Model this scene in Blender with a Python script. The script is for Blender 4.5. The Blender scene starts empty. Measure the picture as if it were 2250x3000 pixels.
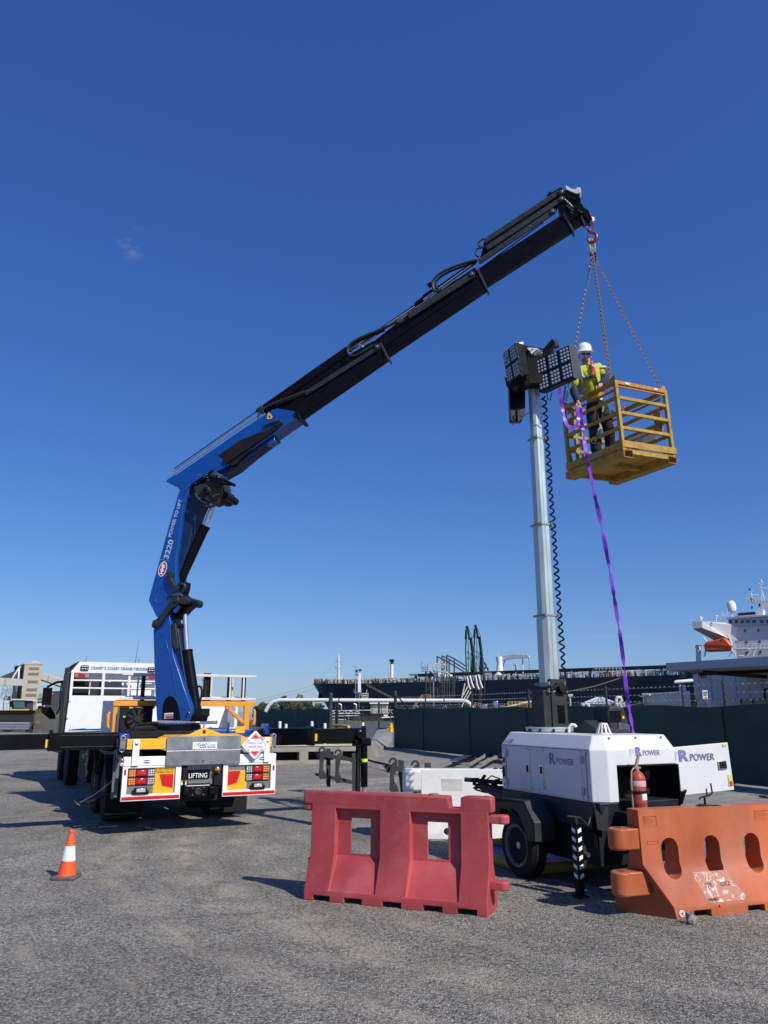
import bpy, bmesh, math, random
from mathutils import Vector, Matrix
random.seed(7)
PI = math.pi
sc = bpy.context.scene
# ---------------------------------------------------------------- camera
PITCH = math.atan(585/2250)
CAM = Vector((0, 0, 1.8))
cd = bpy.data.cameras.new('camera'); cam = bpy.data.objects.new('camera', cd)
sc.collection.objects.link(cam); sc.camera = cam
cam.location = CAM; cam.rotation_euler = (PI/2+PITCH, 0, 0)
cd.sensor_fit = 'VERTICAL'; cd.sensor_height = 36; cd.lens = 27; cd.clip_start = .05; cd.clip_end = 6000
# ---------------------------------------------------------------- light
SUN = Vector((.68*math.cos(math.radians(41)), -.733*math.cos(math.radians(41)), math.sin(math.radians(41)))).normalized()
EL = math.asin(SUN.z); AZ = math.atan2(SUN.x, SUN.y)
w = bpy.data.worlds.new('World'); sc.world = w; w.use_nodes = True
nt = w.node_tree; bg = nt.nodes['Background']
sk = nt.nodes.new('ShaderNodeTexSky'); sk.sky_type = 'NISHITA'; sk.sun_disc = False
sk.sun_elevation = EL; sk.sun_rotation = AZ; sk.altitude = 0; sk.air_density = 1.0; sk.dust_density = .3; sk.ozone_density = 3.0
hs = nt.nodes.new('ShaderNodeHueSaturation'); hs.inputs['Saturation'].default_value = 1.12; hs.inputs['Value'].default_value = 1.0
nt.links.new(sk.outputs[0], hs.inputs['Color'])
sp_ = nt.nodes.new('ShaderNodeSeparateColor'); cb_ = nt.nodes.new('ShaderNodeCombineColor'); nt.links.new(hs.outputs[0], sp_.inputs[0])
for i_, (k_, g_) in enumerate(((.78, .95), (1.2, .86), (2.62, .68))):   # clear, strongly blue coastal air
    p_ = nt.nodes.new('ShaderNodeMath'); p_.operation = 'POWER'; p_.inputs[1].default_value = g_; nt.links.new(sp_.outputs[i_], p_.inputs[0])
    q_ = nt.nodes.new('ShaderNodeMath'); q_.operation = 'MULTIPLY'; q_.inputs[1].default_value = k_; nt.links.new(p_.outputs[0], q_.inputs[0]); nt.links.new(q_.outputs[0], cb_.inputs[i_])
SKYOUT = cb_.outputs[0]; nt.links.new(SKYOUT, bg.inputs[0])
bg.inputs[1].default_value = .075
sd = bpy.data.lights.new('sun', 'SUN'); sd.energy = 5.0; sd.angle = math.radians(.5); sd.color = (1, .95, .87)
so = bpy.data.objects.new('sun', sd); sc.collection.objects.link(so)
so.rotation_euler = SUN.to_track_quat('Z', 'Y').to_euler(); so.location = (20, -20, 30)
sc.view_settings.view_transform = 'Standard'; sc.view_settings.look = 'None'
sc.view_settings.exposure = 0; sc.view_settings.gamma = 1

# ---------------------------------------------------------------- pixel helpers (authoring only: photo pixel -> real point)
CT, ST = math.cos(PITCH), math.sin(PITCH)
def ray(px, py):
    x = (px-1125)/2250; y = (1500-py)/2250
    return Vector((x, CT-ST*y, CT*y+ST))
def at(px, py, Y):
    r = ray(px, py); return CAM + r*(Y/r.y)
def atz(px, py, z=0):
    r = ray(px, py); return CAM + r*((z-CAM.z)/r.z)
def onp(px, py, P, n):
    r = ray(px, py); return CAM + r*((P-CAM).dot(n)/r.dot(n))
def FR(x, y, z, deg): return Matrix.Translation((x, y, z)) @ Matrix.Rotation(math.radians(deg), 4, 'Z')
def lp(M, px, py, ax, val):
    Mi = M.inverted(); o = Mi @ CAM; d = Mi.to_3x3() @ ray(px, py)
    return o + d*((val-o[ax])/d[ax])

# ---------------------------------------------------------------- object helpers
C = sc.collection
WM = {}
def props(o, label=None, cat=None, group=None, kind=None):
    if label: o['label'] = label
    if cat: o['category'] = cat
    if group: o['group'] = group
    if kind: o['kind'] = kind
    return o
def thing(name, label, cat, M=None, group=None):
    o = bpy.data.objects.new(name, None); C.objects.link(o)
    if M is None: M = Matrix.Identity(4)
    elif isinstance(M, Vector): M = Matrix.Translation(M)
    o.matrix_world = M; WM[o] = M.copy(); o.empty_display_size = .2
    return props(o, label, cat, group)
def V(*a): return Vector(a)

class MB:
    def __init__(s, M=None): s.v = []; s.f = []; s.M = M
    def add(s, vs, fs, R=None):
        n = len(s.v)
        s.v += [R @ Vector(v) if R is not None else Vector(v) for v in vs]
        s.f += [tuple(n+i for i in f) for f in fs]; return s
    def bx(s, x0, x1, y0, y1, z0, z1, R=None):
        if x0 > x1: x0, x1 = x1, x0
        if y0 > y1: y0, y1 = y1, y0
        if z0 > z1: z0, z1 = z1, z0
        vs = [(x, y, z) for z in (z0, z1) for y in (y0, y1) for x in (x0, x1)]
        return s.add(vs, [(0, 2, 3, 1), (4, 5, 7, 6), (0, 1, 5, 4), (2, 6, 7, 3), (0, 4, 6, 2), (1, 3, 7, 5)], R)
    def box(s, c, d, R=None):
        x, y, z = c; a, b, e = d[0]/2, d[1]/2, d[2]/2
        if R is None: return s.bx(x-a, x+a, y-b, y+b, z-e, z+e)
        return s.bx(-a, a, -b, b, -e, e, Matrix.Translation(c) @ R.to_4x4())
    def prism(s, poly, vec):
        poly = [Vector(p) for p in poly]; vec = Vector(vec); n = len(poly)
        nrm = Vector((0, 0, 0))
        for i in range(n): nrm += poly[i].cross(poly[(i+1) % n])
        if nrm.dot(vec) > 0: poly.reverse()
        vs = poly + [p+vec for p in poly]
        return s.add(vs, [tuple(range(n)), tuple(range(2*n-1, n-1, -1))] + [(i, i+n, (i+1) % n+n, (i+1) % n) for i in range(n)])
    def tube(s, pts, r, n=8, closed=False, flat=None):
        pts = [Vector(p) for p in pts]; m = len(pts)
        rs = r if isinstance(r, (list, tuple)) else [r]*m
        T = []
        for i in range(m):
            a = pts[(i-1) % m] if (closed or i > 0) else pts[i]; b = pts[(i+1) % m] if (closed or i < m-1) else pts[i]
            t = (b-a); T.append(t.normalized() if t.length > 1e-9 else Vector((0, 0, 1)))
        u = T[0].orthogonal().normalized(); vs = []
        for i in range(m):
            u = (u - T[i]*u.dot(T[i])); u = u.normalized() if u.length > 1e-6 else T[i].orthogonal().normalized()
            q = T[i].cross(u)
            for k in range(n):
                a = 2*PI*(k+.5)/n
                vs.append(pts[i] + (u*math.cos(a) + q*math.sin(a))*rs[i])
        fs = []
        for i in range(m if closed else m-1):
            j = (i+1) % m
            for k in range(n):
                l = (k+1) % n; fs.append((i*n+k, i*n+l, j*n+l, j*n+k))
        if not closed: fs += [tuple(range(n-1, -1, -1)), tuple((m-1)*n+k for k in range(n))]
        return s.add(vs, fs)
    def cyl(s, a, b, r, r2=None, n=16): return s.tube([a, b], [r, r if r2 is None else r2], n)
    def lathe(s, c, ax, prof, n=24):
        c = Vector(c); ax = Vector(ax).normalized()
        return s.tube_rings([c+ax*h for _, h in prof], [r for r, _ in prof], ax, n)
    def tube_rings(s, cs, rs, ax, n):
        u = ax.orthogonal().normalized(); q = ax.cross(u); vs = []
        for c, r in zip(cs, rs):
            for k in range(n):
                a = 2*PI*k/n; vs.append(c+(u*math.cos(a)+q*math.sin(a))*max(r, 1e-4))
        m = len(cs); fs = [(i*n+k, i*n+(k+1) % n, (i+1)*n+(k+1) % n, (i+1)*n+k) for i in range(m-1) for k in range(n)]
        fs += [tuple(range(n-1, -1, -1)), tuple((m-1)*n+k for k in range(n))]
        return s.add(vs, fs)
    def quad(s, a, b, c, d): return s.add([a, b, c, d], [(0, 1, 2, 3)])
    def beam(s, a, b, w, h, up=(0, 0, 1)):
        a, b = Vector(a), Vector(b); t = (b-a).normalized(); up = Vector(up)
        x = t.cross(up)
        if x.length < 1e-4: x = t.orthogonal()
        x.normalize(); y = x.cross(t)
        p = [x*(-w/2)+y*(-h/2), x*(w/2)+y*(-h/2), x*(w/2)+y*(h/2), x*(-w/2)+y*(h/2)]
        return s.prism([a+q for q in p], b-a)
    def ball(s, c, r, n=10, sz=1):
        c = Vector(c); m = n//2
        return s.lathe(c, (0, 0, 1), [(r*math.sin(PI*i/m), -r*sz*math.cos(PI*i/m)) for i in range(m+1)], n)
    def mesh(s, name, mat, smooth=35, fix=False):
        me = bpy.data.meshes.new(name); me.from_pydata([tuple(v) for v in s.v], [], s.f)
        if fix:
            b = bmesh.new(); b.from_mesh(me); bmesh.ops.recalc_face_normals(b, faces=b.faces); b.to_mesh(me); b.free()
        me.validate(); me.update()
        if mat: me.materials.append(mat)
        if smooth: me.shade_smooth(); me.set_sharp_from_angle(angle=math.radians(smooth))
        return me
    # world=True: the vertices were given in world space
    def build(s, name, mat, parent=None, world=False, bevel=0, smooth=35, label=None, fix=True):
        if parent is not None:
            if world:
                Mi = WM[parent].inverted(); s.v = [Mi @ v for v in s.v]
            me = s.mesh(name, mat, smooth, fix)
            o = bpy.data.objects.new(name, me); C.objects.link(o); o.parent = parent; WM[o] = WM[parent]
        else:
            lo = Vector((min(v.x for v in s.v)+max(v.x for v in s.v), min(v.y for v in s.v)+max(v.y for v in s.v), 2*min(v.z for v in s.v)))/2
            s.v = [v-lo for v in s.v]
            me = s.mesh(name, mat, smooth, fix)
            o = bpy.data.objects.new(name, me); C.objects.link(o); o.location = lo; WM[o] = Matrix.Translation(lo)
        if bevel:
            b = o.modifiers.new('bevel', 'BEVEL'); b.width = bevel; b.segments = 2; b.limit_method = 'ANGLE'; b.angle_limit = math.radians(40)
            b.harden_normals = False
        if label: o['label'] = label
        return o
def single(mb, name, mat, label, cat, group=None, kind=None, bevel=0, smooth=35):
    o = mb.build(name, mat, None, bevel=bevel, smooth=smooth); return props(o, label, cat, group, kind)

def text(body, name, mat, parent, O, X, Yv, wd, ht, world=False, bold=0.0, depth=.0015, shear=0):
    """lettering as real, slightly raised mesh; O lower-left corner, X / Yv unit directions"""
    cu = bpy.data.curves.new('t', 'FONT'); cu.body = body; cu.size = 1; cu.resolution_u = 3; cu.offset = bold; cu.shear = shear
    cu.space_line = .95; cu.align_x = 'CENTER'
    ob = bpy.data.objects.new('t', cu); C.objects.link(ob)
    me = bpy.data.meshes.new_from_object(ob.evaluated_get(bpy.context.evaluated_depsgraph_get()))
    bpy.data.objects.remove(ob); bpy.data.curves.remove(cu)
    xs = [v.co.x for v in me.vertices]; ys = [v.co.y for v in me.vertices]
    x0, x1, y0, y1 = min(xs), max(xs), min(ys), max(ys)
    O, X, Yv = Vector(O), Vector(X).normalized(), Vector(Yv).normalized(); N = X.cross(Yv)
    m = MB()
    vs = [O + X*((v.co.x-x0)/(x1-x0)*wd) + Yv*((v.co.y-y0)/(y1-y0)*ht) + N*depth for v in me.vertices]
    m.add(vs, [tuple(p.vertices) for p in me.polygons]); bpy.data.meshes.remove(me)
    return m.build(name, mat, parent, world=world, smooth=0, fix=False)

# ---------------------------------------------------------------- materials
def L(h):  # '#rrggbb' as seen in neutral light -> linear
    r = [int(h[i:i+2], 16)/255 for i in (1, 3, 5)]
    return tuple(((c+.055)/1.055)**2.4 if c > .04 else c/12.92 for c in r)
MATS = {}
def mat(name, col, rough=.5, metal=0, var=.12, scale=6, bump=0, bscale=60, dirt=0, dirtc=(.12, .1, .08), dscale=3, coat=0, spec=.5, emit=None, streak=0, alpha=1, trans=0):
    if name in MATS: return MATS[name]
    m = bpy.data.materials.new(name); m.use_nodes = True; MATS[name] = m
    n, l = m.node_tree.nodes, m.node_tree.links; b = n['Principled BSDF']
    tc = n.new('ShaderNodeTexCoord')
    src = tc.outputs['Object']
    if streak:
        mp = n.new('ShaderNodeMapping'); mp.inputs['Scale'].default_value = (1, 1, 1/streak); l.new(src, mp.inputs[0]); src = mp.outputs[0]
    ns = n.new('ShaderNodeTexNoise'); ns.inputs['Scale'].default_value = scale; ns.inputs['Detail'].default_value = 6; ns.inputs['Roughness'].default_value = .6
    l.new(src, ns.inputs['Vector'])
    mr = n.new('ShaderNodeMapRange'); mr.inputs[1].default_value = .3; mr.inputs[2].default_value = .7; mr.inputs[3].default_value = 1-var; mr.inputs[4].default_value = 1+var
    l.new(ns.outputs['Fac'], mr.inputs[0])
    mx = n.new('ShaderNodeMix'); mx.data_type = 'RGBA'; mx.blend_type = 'MULTIPLY'; mx.inputs[0].default_value = 1
    mx.inputs[6].default_value = (*col, 1); l.new(mr.outputs[0], mx.inputs[7])
    out = mx.outputs[2]
    if dirt:
        n2 = n.new('ShaderNodeTexNoise'); n2.inputs['Scale'].default_value = dscale; n2.inputs['Detail'].default_value = 10; n2.inputs['Roughness'].default_value = .7
        l.new(src, n2.inputs['Vector'])
        r2 = n.new('ShaderNodeMapRange'); r2.inputs[1].default_value = .5; r2.inputs[2].default_value = .72; r2.inputs[3].default_value = 0; r2.inputs[4].default_value = dirt
        l.new(n2.outputs['Fac'], r2.inputs[0])
        m2 = n.new('ShaderNodeMix'); m2.data_type = 'RGBA'; l.new(r2.outputs[0], m2.inputs[0]); l.new(out, m2.inputs[6]); m2.inputs[7].default_value = (*dirtc, 1)
        out = m2.outputs[2]
    l.new(out, b.inputs['Base Color'])
    rr = n.new('ShaderNodeMapRange'); rr.inputs[1].default_value = .3; rr.inputs[2].default_value = .7; rr.inputs[3].default_value = max(.03, rough*.85); rr.inputs[4].default_value = min(1, rough*1.2)
    l.new(ns.outputs['Fac'], rr.inputs[0]); l.new(rr.outputs[0], b.inputs['Roughness'])
    b.inputs['Metallic'].default_value = metal; b.inputs['Coat Weight'].default_value = coat; b.inputs['Coat Roughness'].default_value = .15
    b.inputs['Specular IOR Level'].default_value = spec
    if trans: b.inputs['Transmission Weight'].default_value = trans
    if bump:
        n3 = n.new('ShaderNodeTexNoise'); n3.inputs['Scale'].default_value = bscale; n3.inputs['Detail'].default_value = 4; l.new(tc.outputs['Object'], n3.inputs['Vector'])
        bp = n.new('ShaderNodeBump'); bp.inputs['Strength'].default_value = bump; bp.inputs['Distance'].default_value = .01
        l.new(n3.outputs['Fac'], bp.inputs['Height']); l.new(bp.outputs[0], b.inputs['Normal'])
    if emit: b.inputs['Emission Color'].default_value = (*col, 1); b.inputs['Emission Strength'].default_value = emit
    return m

WHITE = mat('white_paint', (.78, .78, .78), .35, dirt=.13, dirtc=(.4, .36, .3), coat=.2, dscale=4)
WHITE2 = mat('white_panel', (.72, .73, .74), .45, dirt=.2, dirtc=(.45, .42, .38), dscale=2)
CREAM = mat('cream_paint', (.62, .58, .46), .6)
BLACK = mat('black_paint', (.004, .004, .006), .32, dirt=.3, dirtc=(.015, .014, .013), spec=.15, dscale=5)
BLACKM = mat('black_matt', (.006, .006, .007), .7, dirt=.3, dirtc=(.025, .022, .02), spec=.3)
DGREY = mat('dark_grey_steel', (.022, .023, .025), .55, dirt=.3, dirtc=(.05, .042, .034), bump=.15, spec=.4)
RUBBER = mat('rubber', (.008, .008, .008), .85, dirt=.4, dirtc=(.035, .03, .025), spec=.3)
BLUE = mat('crane_blue_paint', (.003, .060, .30), .30, coat=.3, dirt=.12, dirtc=(.02, .03, .05), var=.08)
CHROME = mat('chrome', (.70, .70, .70), .28, .85, var=.03)
STEEL = mat('steel', (.42, .43, .45), .35, 1, dirt=.3, dirtc=(.2, .18, .15))
GALV = mat('galvanised', (.42, .49, .50), .45, .55, dirt=.3, dirtc=(.5, .5, .48), streak=6, scale=9)
ALU = mat('aluminium_plate', (.30, .31, .33), .42, .75, var=.22, scale=4, dirt=.5, dirtc=(.5, .51, .52), dscale=6)
YEL = mat('yellow_paint', (.80, .42, .02), .38, coat=.2, dirt=.15, dirtc=(.3, .2, .08))
ORA = mat('orange_steel_paint', (.78, .29, .02), .4, coat=.2, dirt=.15, dirtc=(.3, .18, .08))
RED = mat('red_reflective', (.55, .012, .015), .3, coat=.4)
AMBER = mat('amber_lens', (.85, .35, .05), .15, coat=.6)
REDL = mat('red_lens', (.28, .012, .02), .15, coat=.8)
CLEAR = mat('clear_lens', (.65, .66, .65), .12, .3, coat=.6)
GLASS = mat('dark_glass', (.012, .014, .018), .06, coat=.5, spec=.8)
TEXTB = mat('blue_lettering', (.03, .09, .35), .5)
# ================================================================ GROUND
def ground_mat():
    m = bpy.data.materials.new('asphalt'); m.use_nodes = True
    n, l = m.node_tree.nodes, m.node_tree.links; b = n['Principled BSDF']
    tc = n.new('ShaderNodeTexCoord')
    def noise(sc_, det=5, ro=.6, src=None):
        t = n.new('ShaderNodeTexNoise'); t.inputs['Scale'].default_value = sc_; t.inputs['Detail'].default_value = det; t.inputs['Roughness'].default_value = ro
        l.new(src or tc.outputs['Object'], t.inputs['Vector']); return t.outputs['Fac']
    def rng(f, a, b_, c, d):
        r = n.new('ShaderNodeMapRange'); r.inputs[1].default_value = a; r.inputs[2].default_value = b_; r.inputs[3].default_value = c; r.inputs[4].default_value = d
        l.new(f, r.inputs[0]); return r.outputs[0]
    def mul(a, c):
        q = n.new('ShaderNodeMath'); q.operation = 'MULTIPLY'; l.new(a, q.inputs[0]); l.new(c, q.inputs[1]); return q.outputs[0]
    def mix(f, a, c, mode='MIX'):
        x = n.new('ShaderNodeMix'); x.data_type = 'RGBA'; x.blend_type = mode
        if isinstance(f, float): x.inputs[0].default_value = f
        else: l.new(f, x.inputs[0])
        for s_, v in ((6, a), (7, c)):
            if isinstance(v, tuple): x.inputs[s_].default_value = (*v, 1)
            else: l.new(v, x.inputs[s_])
        return x.outputs[2]
    # aggregate stones
    vo = n.new('ShaderNodeTexVoronoi'); vo.inputs['Scale'].default_value = 66; l.new(tc.outputs['Object'], vo.inputs['Vector'])
    cr = n.new('ShaderNodeSeparateColor'); l.new(vo.outputs['Color'], cr.inputs[0])
    stone = rng(cr.outputs[0], 0, 1, .38, 1.62)
    gap = rng(vo.outputs['Distance'], .35, .8, 1, .55)
    base = mix(1.0, (.335, .314, .268), stone, 'MULTIPLY'); base = mix(1.0, base, gap, 'MULTIPLY')
    fine = rng(noise(300, 3, .7), .3, .7, .7, 1.3); base = mix(1.0, base, fine, 'MULTIPLY')
    med = rng(noise(26, 5, .75), .36, .64, .74, 1.26); med2 = rng(noise(75, 3, .7), .35, .65, .74, 1.26); base = mix(1.0, base, med2, 'MULTIPLY'); base = mix(1.0, base, med, 'MULTIPLY')
    big = rng(noise(.35, 6, .6), .3, .7, .72, 1.25); base = mix(1.0, base, big, 'MULTIPLY')
    big2 = rng(noise(1.6, 6, .65), .35, .65, .88, 1.12); base = mix(1.0, base, big2, 'MULTIPLY')
    # sandy dust in swept arcs: wave rings round a far centre broken by noise
    mp = n.new('ShaderNodeMapping'); mp.inputs['Location'].default_value = (-5.5, -3.0, 0); l.new(tc.outputs['Object'], mp.inputs[0])
    wv = n.new('ShaderNodeTexWave'); wv.wave_type = 'RINGS'; wv.rings_direction = 'Z'; wv.inputs['Scale'].default_value = .22; wv.inputs['Distortion'].default_value = 5; wv.inputs['Detail'].default_value = 3; wv.inputs['Detail Scale'].default_value = .8
    l.new(mp.outputs[0], wv.inputs['Vector'])
    arc = rng(wv.outputs['Fac'], .72, .97, 0, 1)
    brk = rng(noise(1.1, 7, .75), .50, .66, 0, 1)
    gr = rng(noise(55, 4, .8), .45, .62, 0, 1)
    base = mix(mul(mul(arc, brk), rng(gr, 0, 1, .15, .8)), base, (.42, .37, .28))
    # two swept tyre arcs of sand
    dn = n.new('ShaderNodeVectorMath'); dn.operation = 'DISTANCE'; l.new(tc.outputs['Object'], dn.inputs[0]); dn.inputs[1].default_value = (7.55, 13.89, 0)
    nz = n.new('ShaderNodeMath'); nz.operation = 'MULTIPLY_ADD'; l.new(noise(.9, 4, .6), nz.inputs[0]); nz.inputs[1].default_value = 1.1; l.new(dn.outputs['Value'], nz.inputs[2])
    for R_, w_, s_ in ((11.15, .40, .9), (12.0, .30, .75), (10.3, .2, .5)):
        q = n.new('ShaderNodeMath'); q.operation = 'SUBTRACT'; l.new(nz.outputs[0], q.inputs[0]); q.inputs[1].default_value = R_
        q2 = n.new('ShaderNodeMath'); q2.operation = 'ABSOLUTE'; l.new(q.outputs[0], q2.inputs[0])
        f_ = mul(mul(rng(q2.outputs[0], 0, w_, s_, 0), rng(noise(1.9, 6, .7), .40, .56, 0, 1)), rng(noise(34, 5, .8), .45, .56, .12, 1))
        base = mix(f_, base, (.62, .54, .40))
    # faint swept tracks: noise laid out in radius / angle round the turning centre
    dv = n.new('ShaderNodeVectorMath'); dv.operation = 'SUBTRACT'; l.new(tc.outputs['Object'], dv.inputs[0]); dv.inputs[1].default_value = (7.55, 13.89, 0)
    sx = n.new('ShaderNodeSeparateXYZ'); l.new(dv.outputs[0], sx.inputs[0]); at_ = n.new('ShaderNodeMath'); at_.operation = 'ARCTAN2'; l.new(sx.outputs[1], at_.inputs[0]); l.new(sx.outputs[0], at_.inputs[1])
    cx = n.new('ShaderNodeCombineXYZ'); l.new(dn.outputs['Value'], cx.inputs[0]); l.new(at_.outputs[0], cx.inputs[1])
    ms = n.new('ShaderNodeMapping'); ms.inputs['Scale'].default_value = (3.2, 5.5, 1); l.new(cx.outputs[0], ms.inputs[0])
    trk = rng(noise(1, 9, .72, ms.outputs[0]), .54, .70, 0, 1)
    base = mix(mul(trk, rng(noise(40, 4, .8), .44, .58, .1, .8)), base, (.56, .51, .41))
    trk2 = rng(noise(1.7, 6, .7, ms.outputs[0]), .56, .74, 0, .45)
    base = mix(trk2, base, (.11, .108, .10))
    # hairline cracks
    vc = n.new('ShaderNodeTexVoronoi'); vc.feature = 'DISTANCE_TO_EDGE'; vc.inputs['Scale'].default_value = .55
    wp_ = n.new('ShaderNodeMix'); wp_.data_type = 'VECTOR'; wp_.inputs[0].default_value = .12; l.new(tc.outputs['Object'], wp_.inputs[4])
    nw = n.new('ShaderNodeTexNoise'); nw.inputs['Scale'].default_value = 2.5; nw.inputs['Detail'].default_value = 6; l.new(tc.outputs['Object'], nw.inputs['Vector']); l.new(nw.outputs['Color'], wp_.inputs[5]); l.new(wp_.outputs[1], vc.inputs['Vector'])
    base = mix(mul(rng(vc.outputs['Distance'], .002, .006, .3, 0), rng(noise(.5, 3), .5, .56, 0, 1)), base, (.04, .04, .038))
    # isolated pale chips
    v2 = n.new('ShaderNodeTexVoronoi'); v2.inputs['Scale'].default_value = 7; v2.inputs['Randomness'].default_value = 1; l.new(tc.outputs['Object'], v2.inputs['Vector'])
    chip = rng(v2.outputs['Distance'], .035, .05, 1, 0)
    base = mix(mul(chip, rng(noise(3), .54, .56, 0, 1)), base, (.5, .49, .45))
    # dark oil / damp patches
    base = mix(rng(noise(.8, 5, .7), .60, .72, 0, .45), base, (.05, .05, .05))
    l.new(base, b.inputs['Base Color']); b.inputs['Roughness'].default_value = .88; b.inputs['Specular IOR Level'].default_value = .3
    add = n.new('ShaderNodeMath'); add.operation = 'SUBTRACT'; l.new(noise(160, 3), add.inputs[0]); l.new(vo.outputs['Distance'], add.inputs[1])
    bp = n.new('ShaderNodeBump'); bp.inputs['Strength'].default_value = 1.0; bp.inputs['Distance'].default_value = .018
    l.new(add.outputs[0], bp.inputs['Height']); l.new(bp.outputs[0], b.inputs['Normal'])
    return m
ASPH = ground_mat()
g = MB(); g.quad((-3000, -60, 0), (3000, -60, 0), (3000, 4000, 0), (-3000, 4000, 0))
o = g.build('ground', ASPH, None, fix=False); props(o, kind='structure')
o.data.transform(Matrix.Translation(o.location)); o.location = (0, 0, 0)

CONC = mat('concrete', (.23, .222, .20), .85, var=.22, scale=1.6, dirt=.5, dirtc=(.12, .115, .10), dscale=2.2, bump=.3, bscale=80)
CONCD = mat('stained_concrete', (.26, .25, .215), .85, var=.28, scale=3, dirt=.6, dirtc=(.09, .085, .07), dscale=1.4, streak=4, bump=.3)
ROADM = mat('far_road', (.075, .077, .082), .9, var=.12, scale=.4, bump=.2)
# apron: one sheet rising gently to the shade-cloth fence
FA, FB = V(.472, 34.7, 0), V(7.925, 16.77, 0)
fd = (FB-FA).normalized(); fn = V(-fd.y, fd.x, 0)
if fn.y < 0: fn = -fn
FC = FB + fd*6
a = MB()
p = [V(-.55, 29.3, .004), V(.04, 28.2, .004), V(1.2, 24.2, .004), V(3.9, 16.0, .004), V(6.2, 11.5, .004), V(11, 6, .004)]
q = [V(-.55, 29.9, .6), V(-.2, 36.5, .36)]
top = [V(-.55, 30.1, .62), FA+V(-.35, .3, .30), FA+fd*6+fn*.5+V(0, 0, .3), FA+fd*13+fn*.5+V(0, 0, .3), FB+fn*.5+V(0, 0, .3), FC+fn*.5+V(0, 0, .3)]
N = 6
for i in range(N): pass
a.add(p+top, [(i, i+1, i+1+N, i+N) for i in range(N-1)])
# level strip behind the fence
bk = [t+fn*60 for t in top]; bk[0] = V(-.55, 90, .3); bk[1] = V(2, 92, .3)
a.add([t for t in top]+bk, [(i, i+1, i+1+N, i+N) for i in range(N-1)])
o = a.build('concrete_apron', CONC, None, smooth=0); props(o, kind='structure')
# raised yard behind the dock wall
r = MB(); yp_ = [(-9, 26.9, .6), (-.55, 29.4, .6), (-.55, 62, .55), (6, 100, .3), (6, 116, .3), (-26, 116, .3), (-20, 60, .5)]; r.add(yp_, [tuple(range(7))]); r.add([yp_[0], yp_[6], yp_[5], (-9, 26.9, 0), (-20, 60, 0), (-26, 116, 0)], [(0, 1, 4, 3), (1, 2, 5, 4)])
o = r.build('raised_yard', ROADM, None, smooth=0); props(o, kind='structure')
GRASS = mat('grass_green', (.10, .105, .035), .95, var=.35, scale=.6, dirt=.5, dirtc=(.16, .14, .06), dscale=.8)
r = MB(); r.bx(-26, 60, 116, 150, -.2, .32); o = r.build('grass_bank', GRASS, None, smooth=0); props(o, kind='structure')
WATER = mat('harbour_water', (.02, .05, .06), .12, var=.1, bump=.4, bscale=2)
r = MB(); r.quad((-900, 150, .02), (900, 150, .02), (900, 2500, .02), (-900, 2500, .02)); o = r.build('harbour_water', WATER, None, smooth=0); props(o, kind='structure')

# dock wall with its dark culvert mouths
d = thing('dock_wall', 'low stained concrete loading dock wall with dark openings behind the crane truck', 'wall', V(-3, 28.8, 0))
wa, wb = V(-9, 26.8, 0), V(-.55, 29.3, 0); wu = (wb-wa).normalized(); wn = V(-wu.y, wu.x, 0)
m = MB(); Lw = (wb-wa).length
m.prism([wa, wb, wb+V(0, 0, .12), wa+V(0, 0, .12)], wn*.5)  # footing
m.prism([wa+V(0, 0, .42), wb+V(0, 0, .42), wb+V(0, 0, .61), wa+V(0, 0, .61)], wn*.5)
x = 0
while x < Lw:
    m.prism([wa+wu*x+V(0, 0, .12), wa+wu*min(Lw, x+.32)+V(0, 0, .12), wa+wu*min(Lw, x+.32)+V(0, 0, .42), wa+wu*x+V(0, 0, .42)], wn*.5); x += 1.25
m.build('wall', CONCD, d, world=True, smooth=0)
m = MB(); m.prism([wa+V(0, 0, 0)+wn*.52, wb+V(0, 0, 0)+wn*.52, wb+V(0, 0, .5)+wn*.52, wa+V(0, 0, .5)+wn*.52], wn*.1); m.build('opening', BLACKM, d, world=True)
m = MB(); m.prism([wa+V(0, 0, .612)-wn*.03, wb+V(0, 0, .612)-wn*.03, wb+V(0, 0, .66)-wn*.03, wa+V(0, 0, .66)-wn*.03], wn*.2); m.build('coping', mat('pale_coping', (.5, .46, .32), .8, var=.2), d, world=True, smooth=0)

# bollards on the dock
BW = mat('bollard_white', (.72, .70, .62), .6, dirt=.3)
for i, (px, py, lab) in enumerate([(820, 2115, 'white dock bollard, leftmost of the row above the outrigger beam'), (838, 2123, 'short white dock bollard just right of the leftmost one'), (914, 2115, 'white dock bollard above the yellow mark of the outrigger beam'), (952, 2121, 'white dock bollard with its yellowed foot showing under the outrigger beam'), (1063, 2119, 'white dock bollard at the far right end of the outrigger beam')]):
    P = at(px, py, 29.2 if i != 2 else 30.5); b = thing('bollard', lab, 'bollard', V(P.x, P.y, .6), 'white bollards on the loading dock')
    MB().cyl((0, 0, 0), (0, 0, P.z-.6), .055, n=12).build('post', BW, b); MB().ball((0, 0, P.z-.6), .055, 12, .5).build('cap', BW, b)

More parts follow.
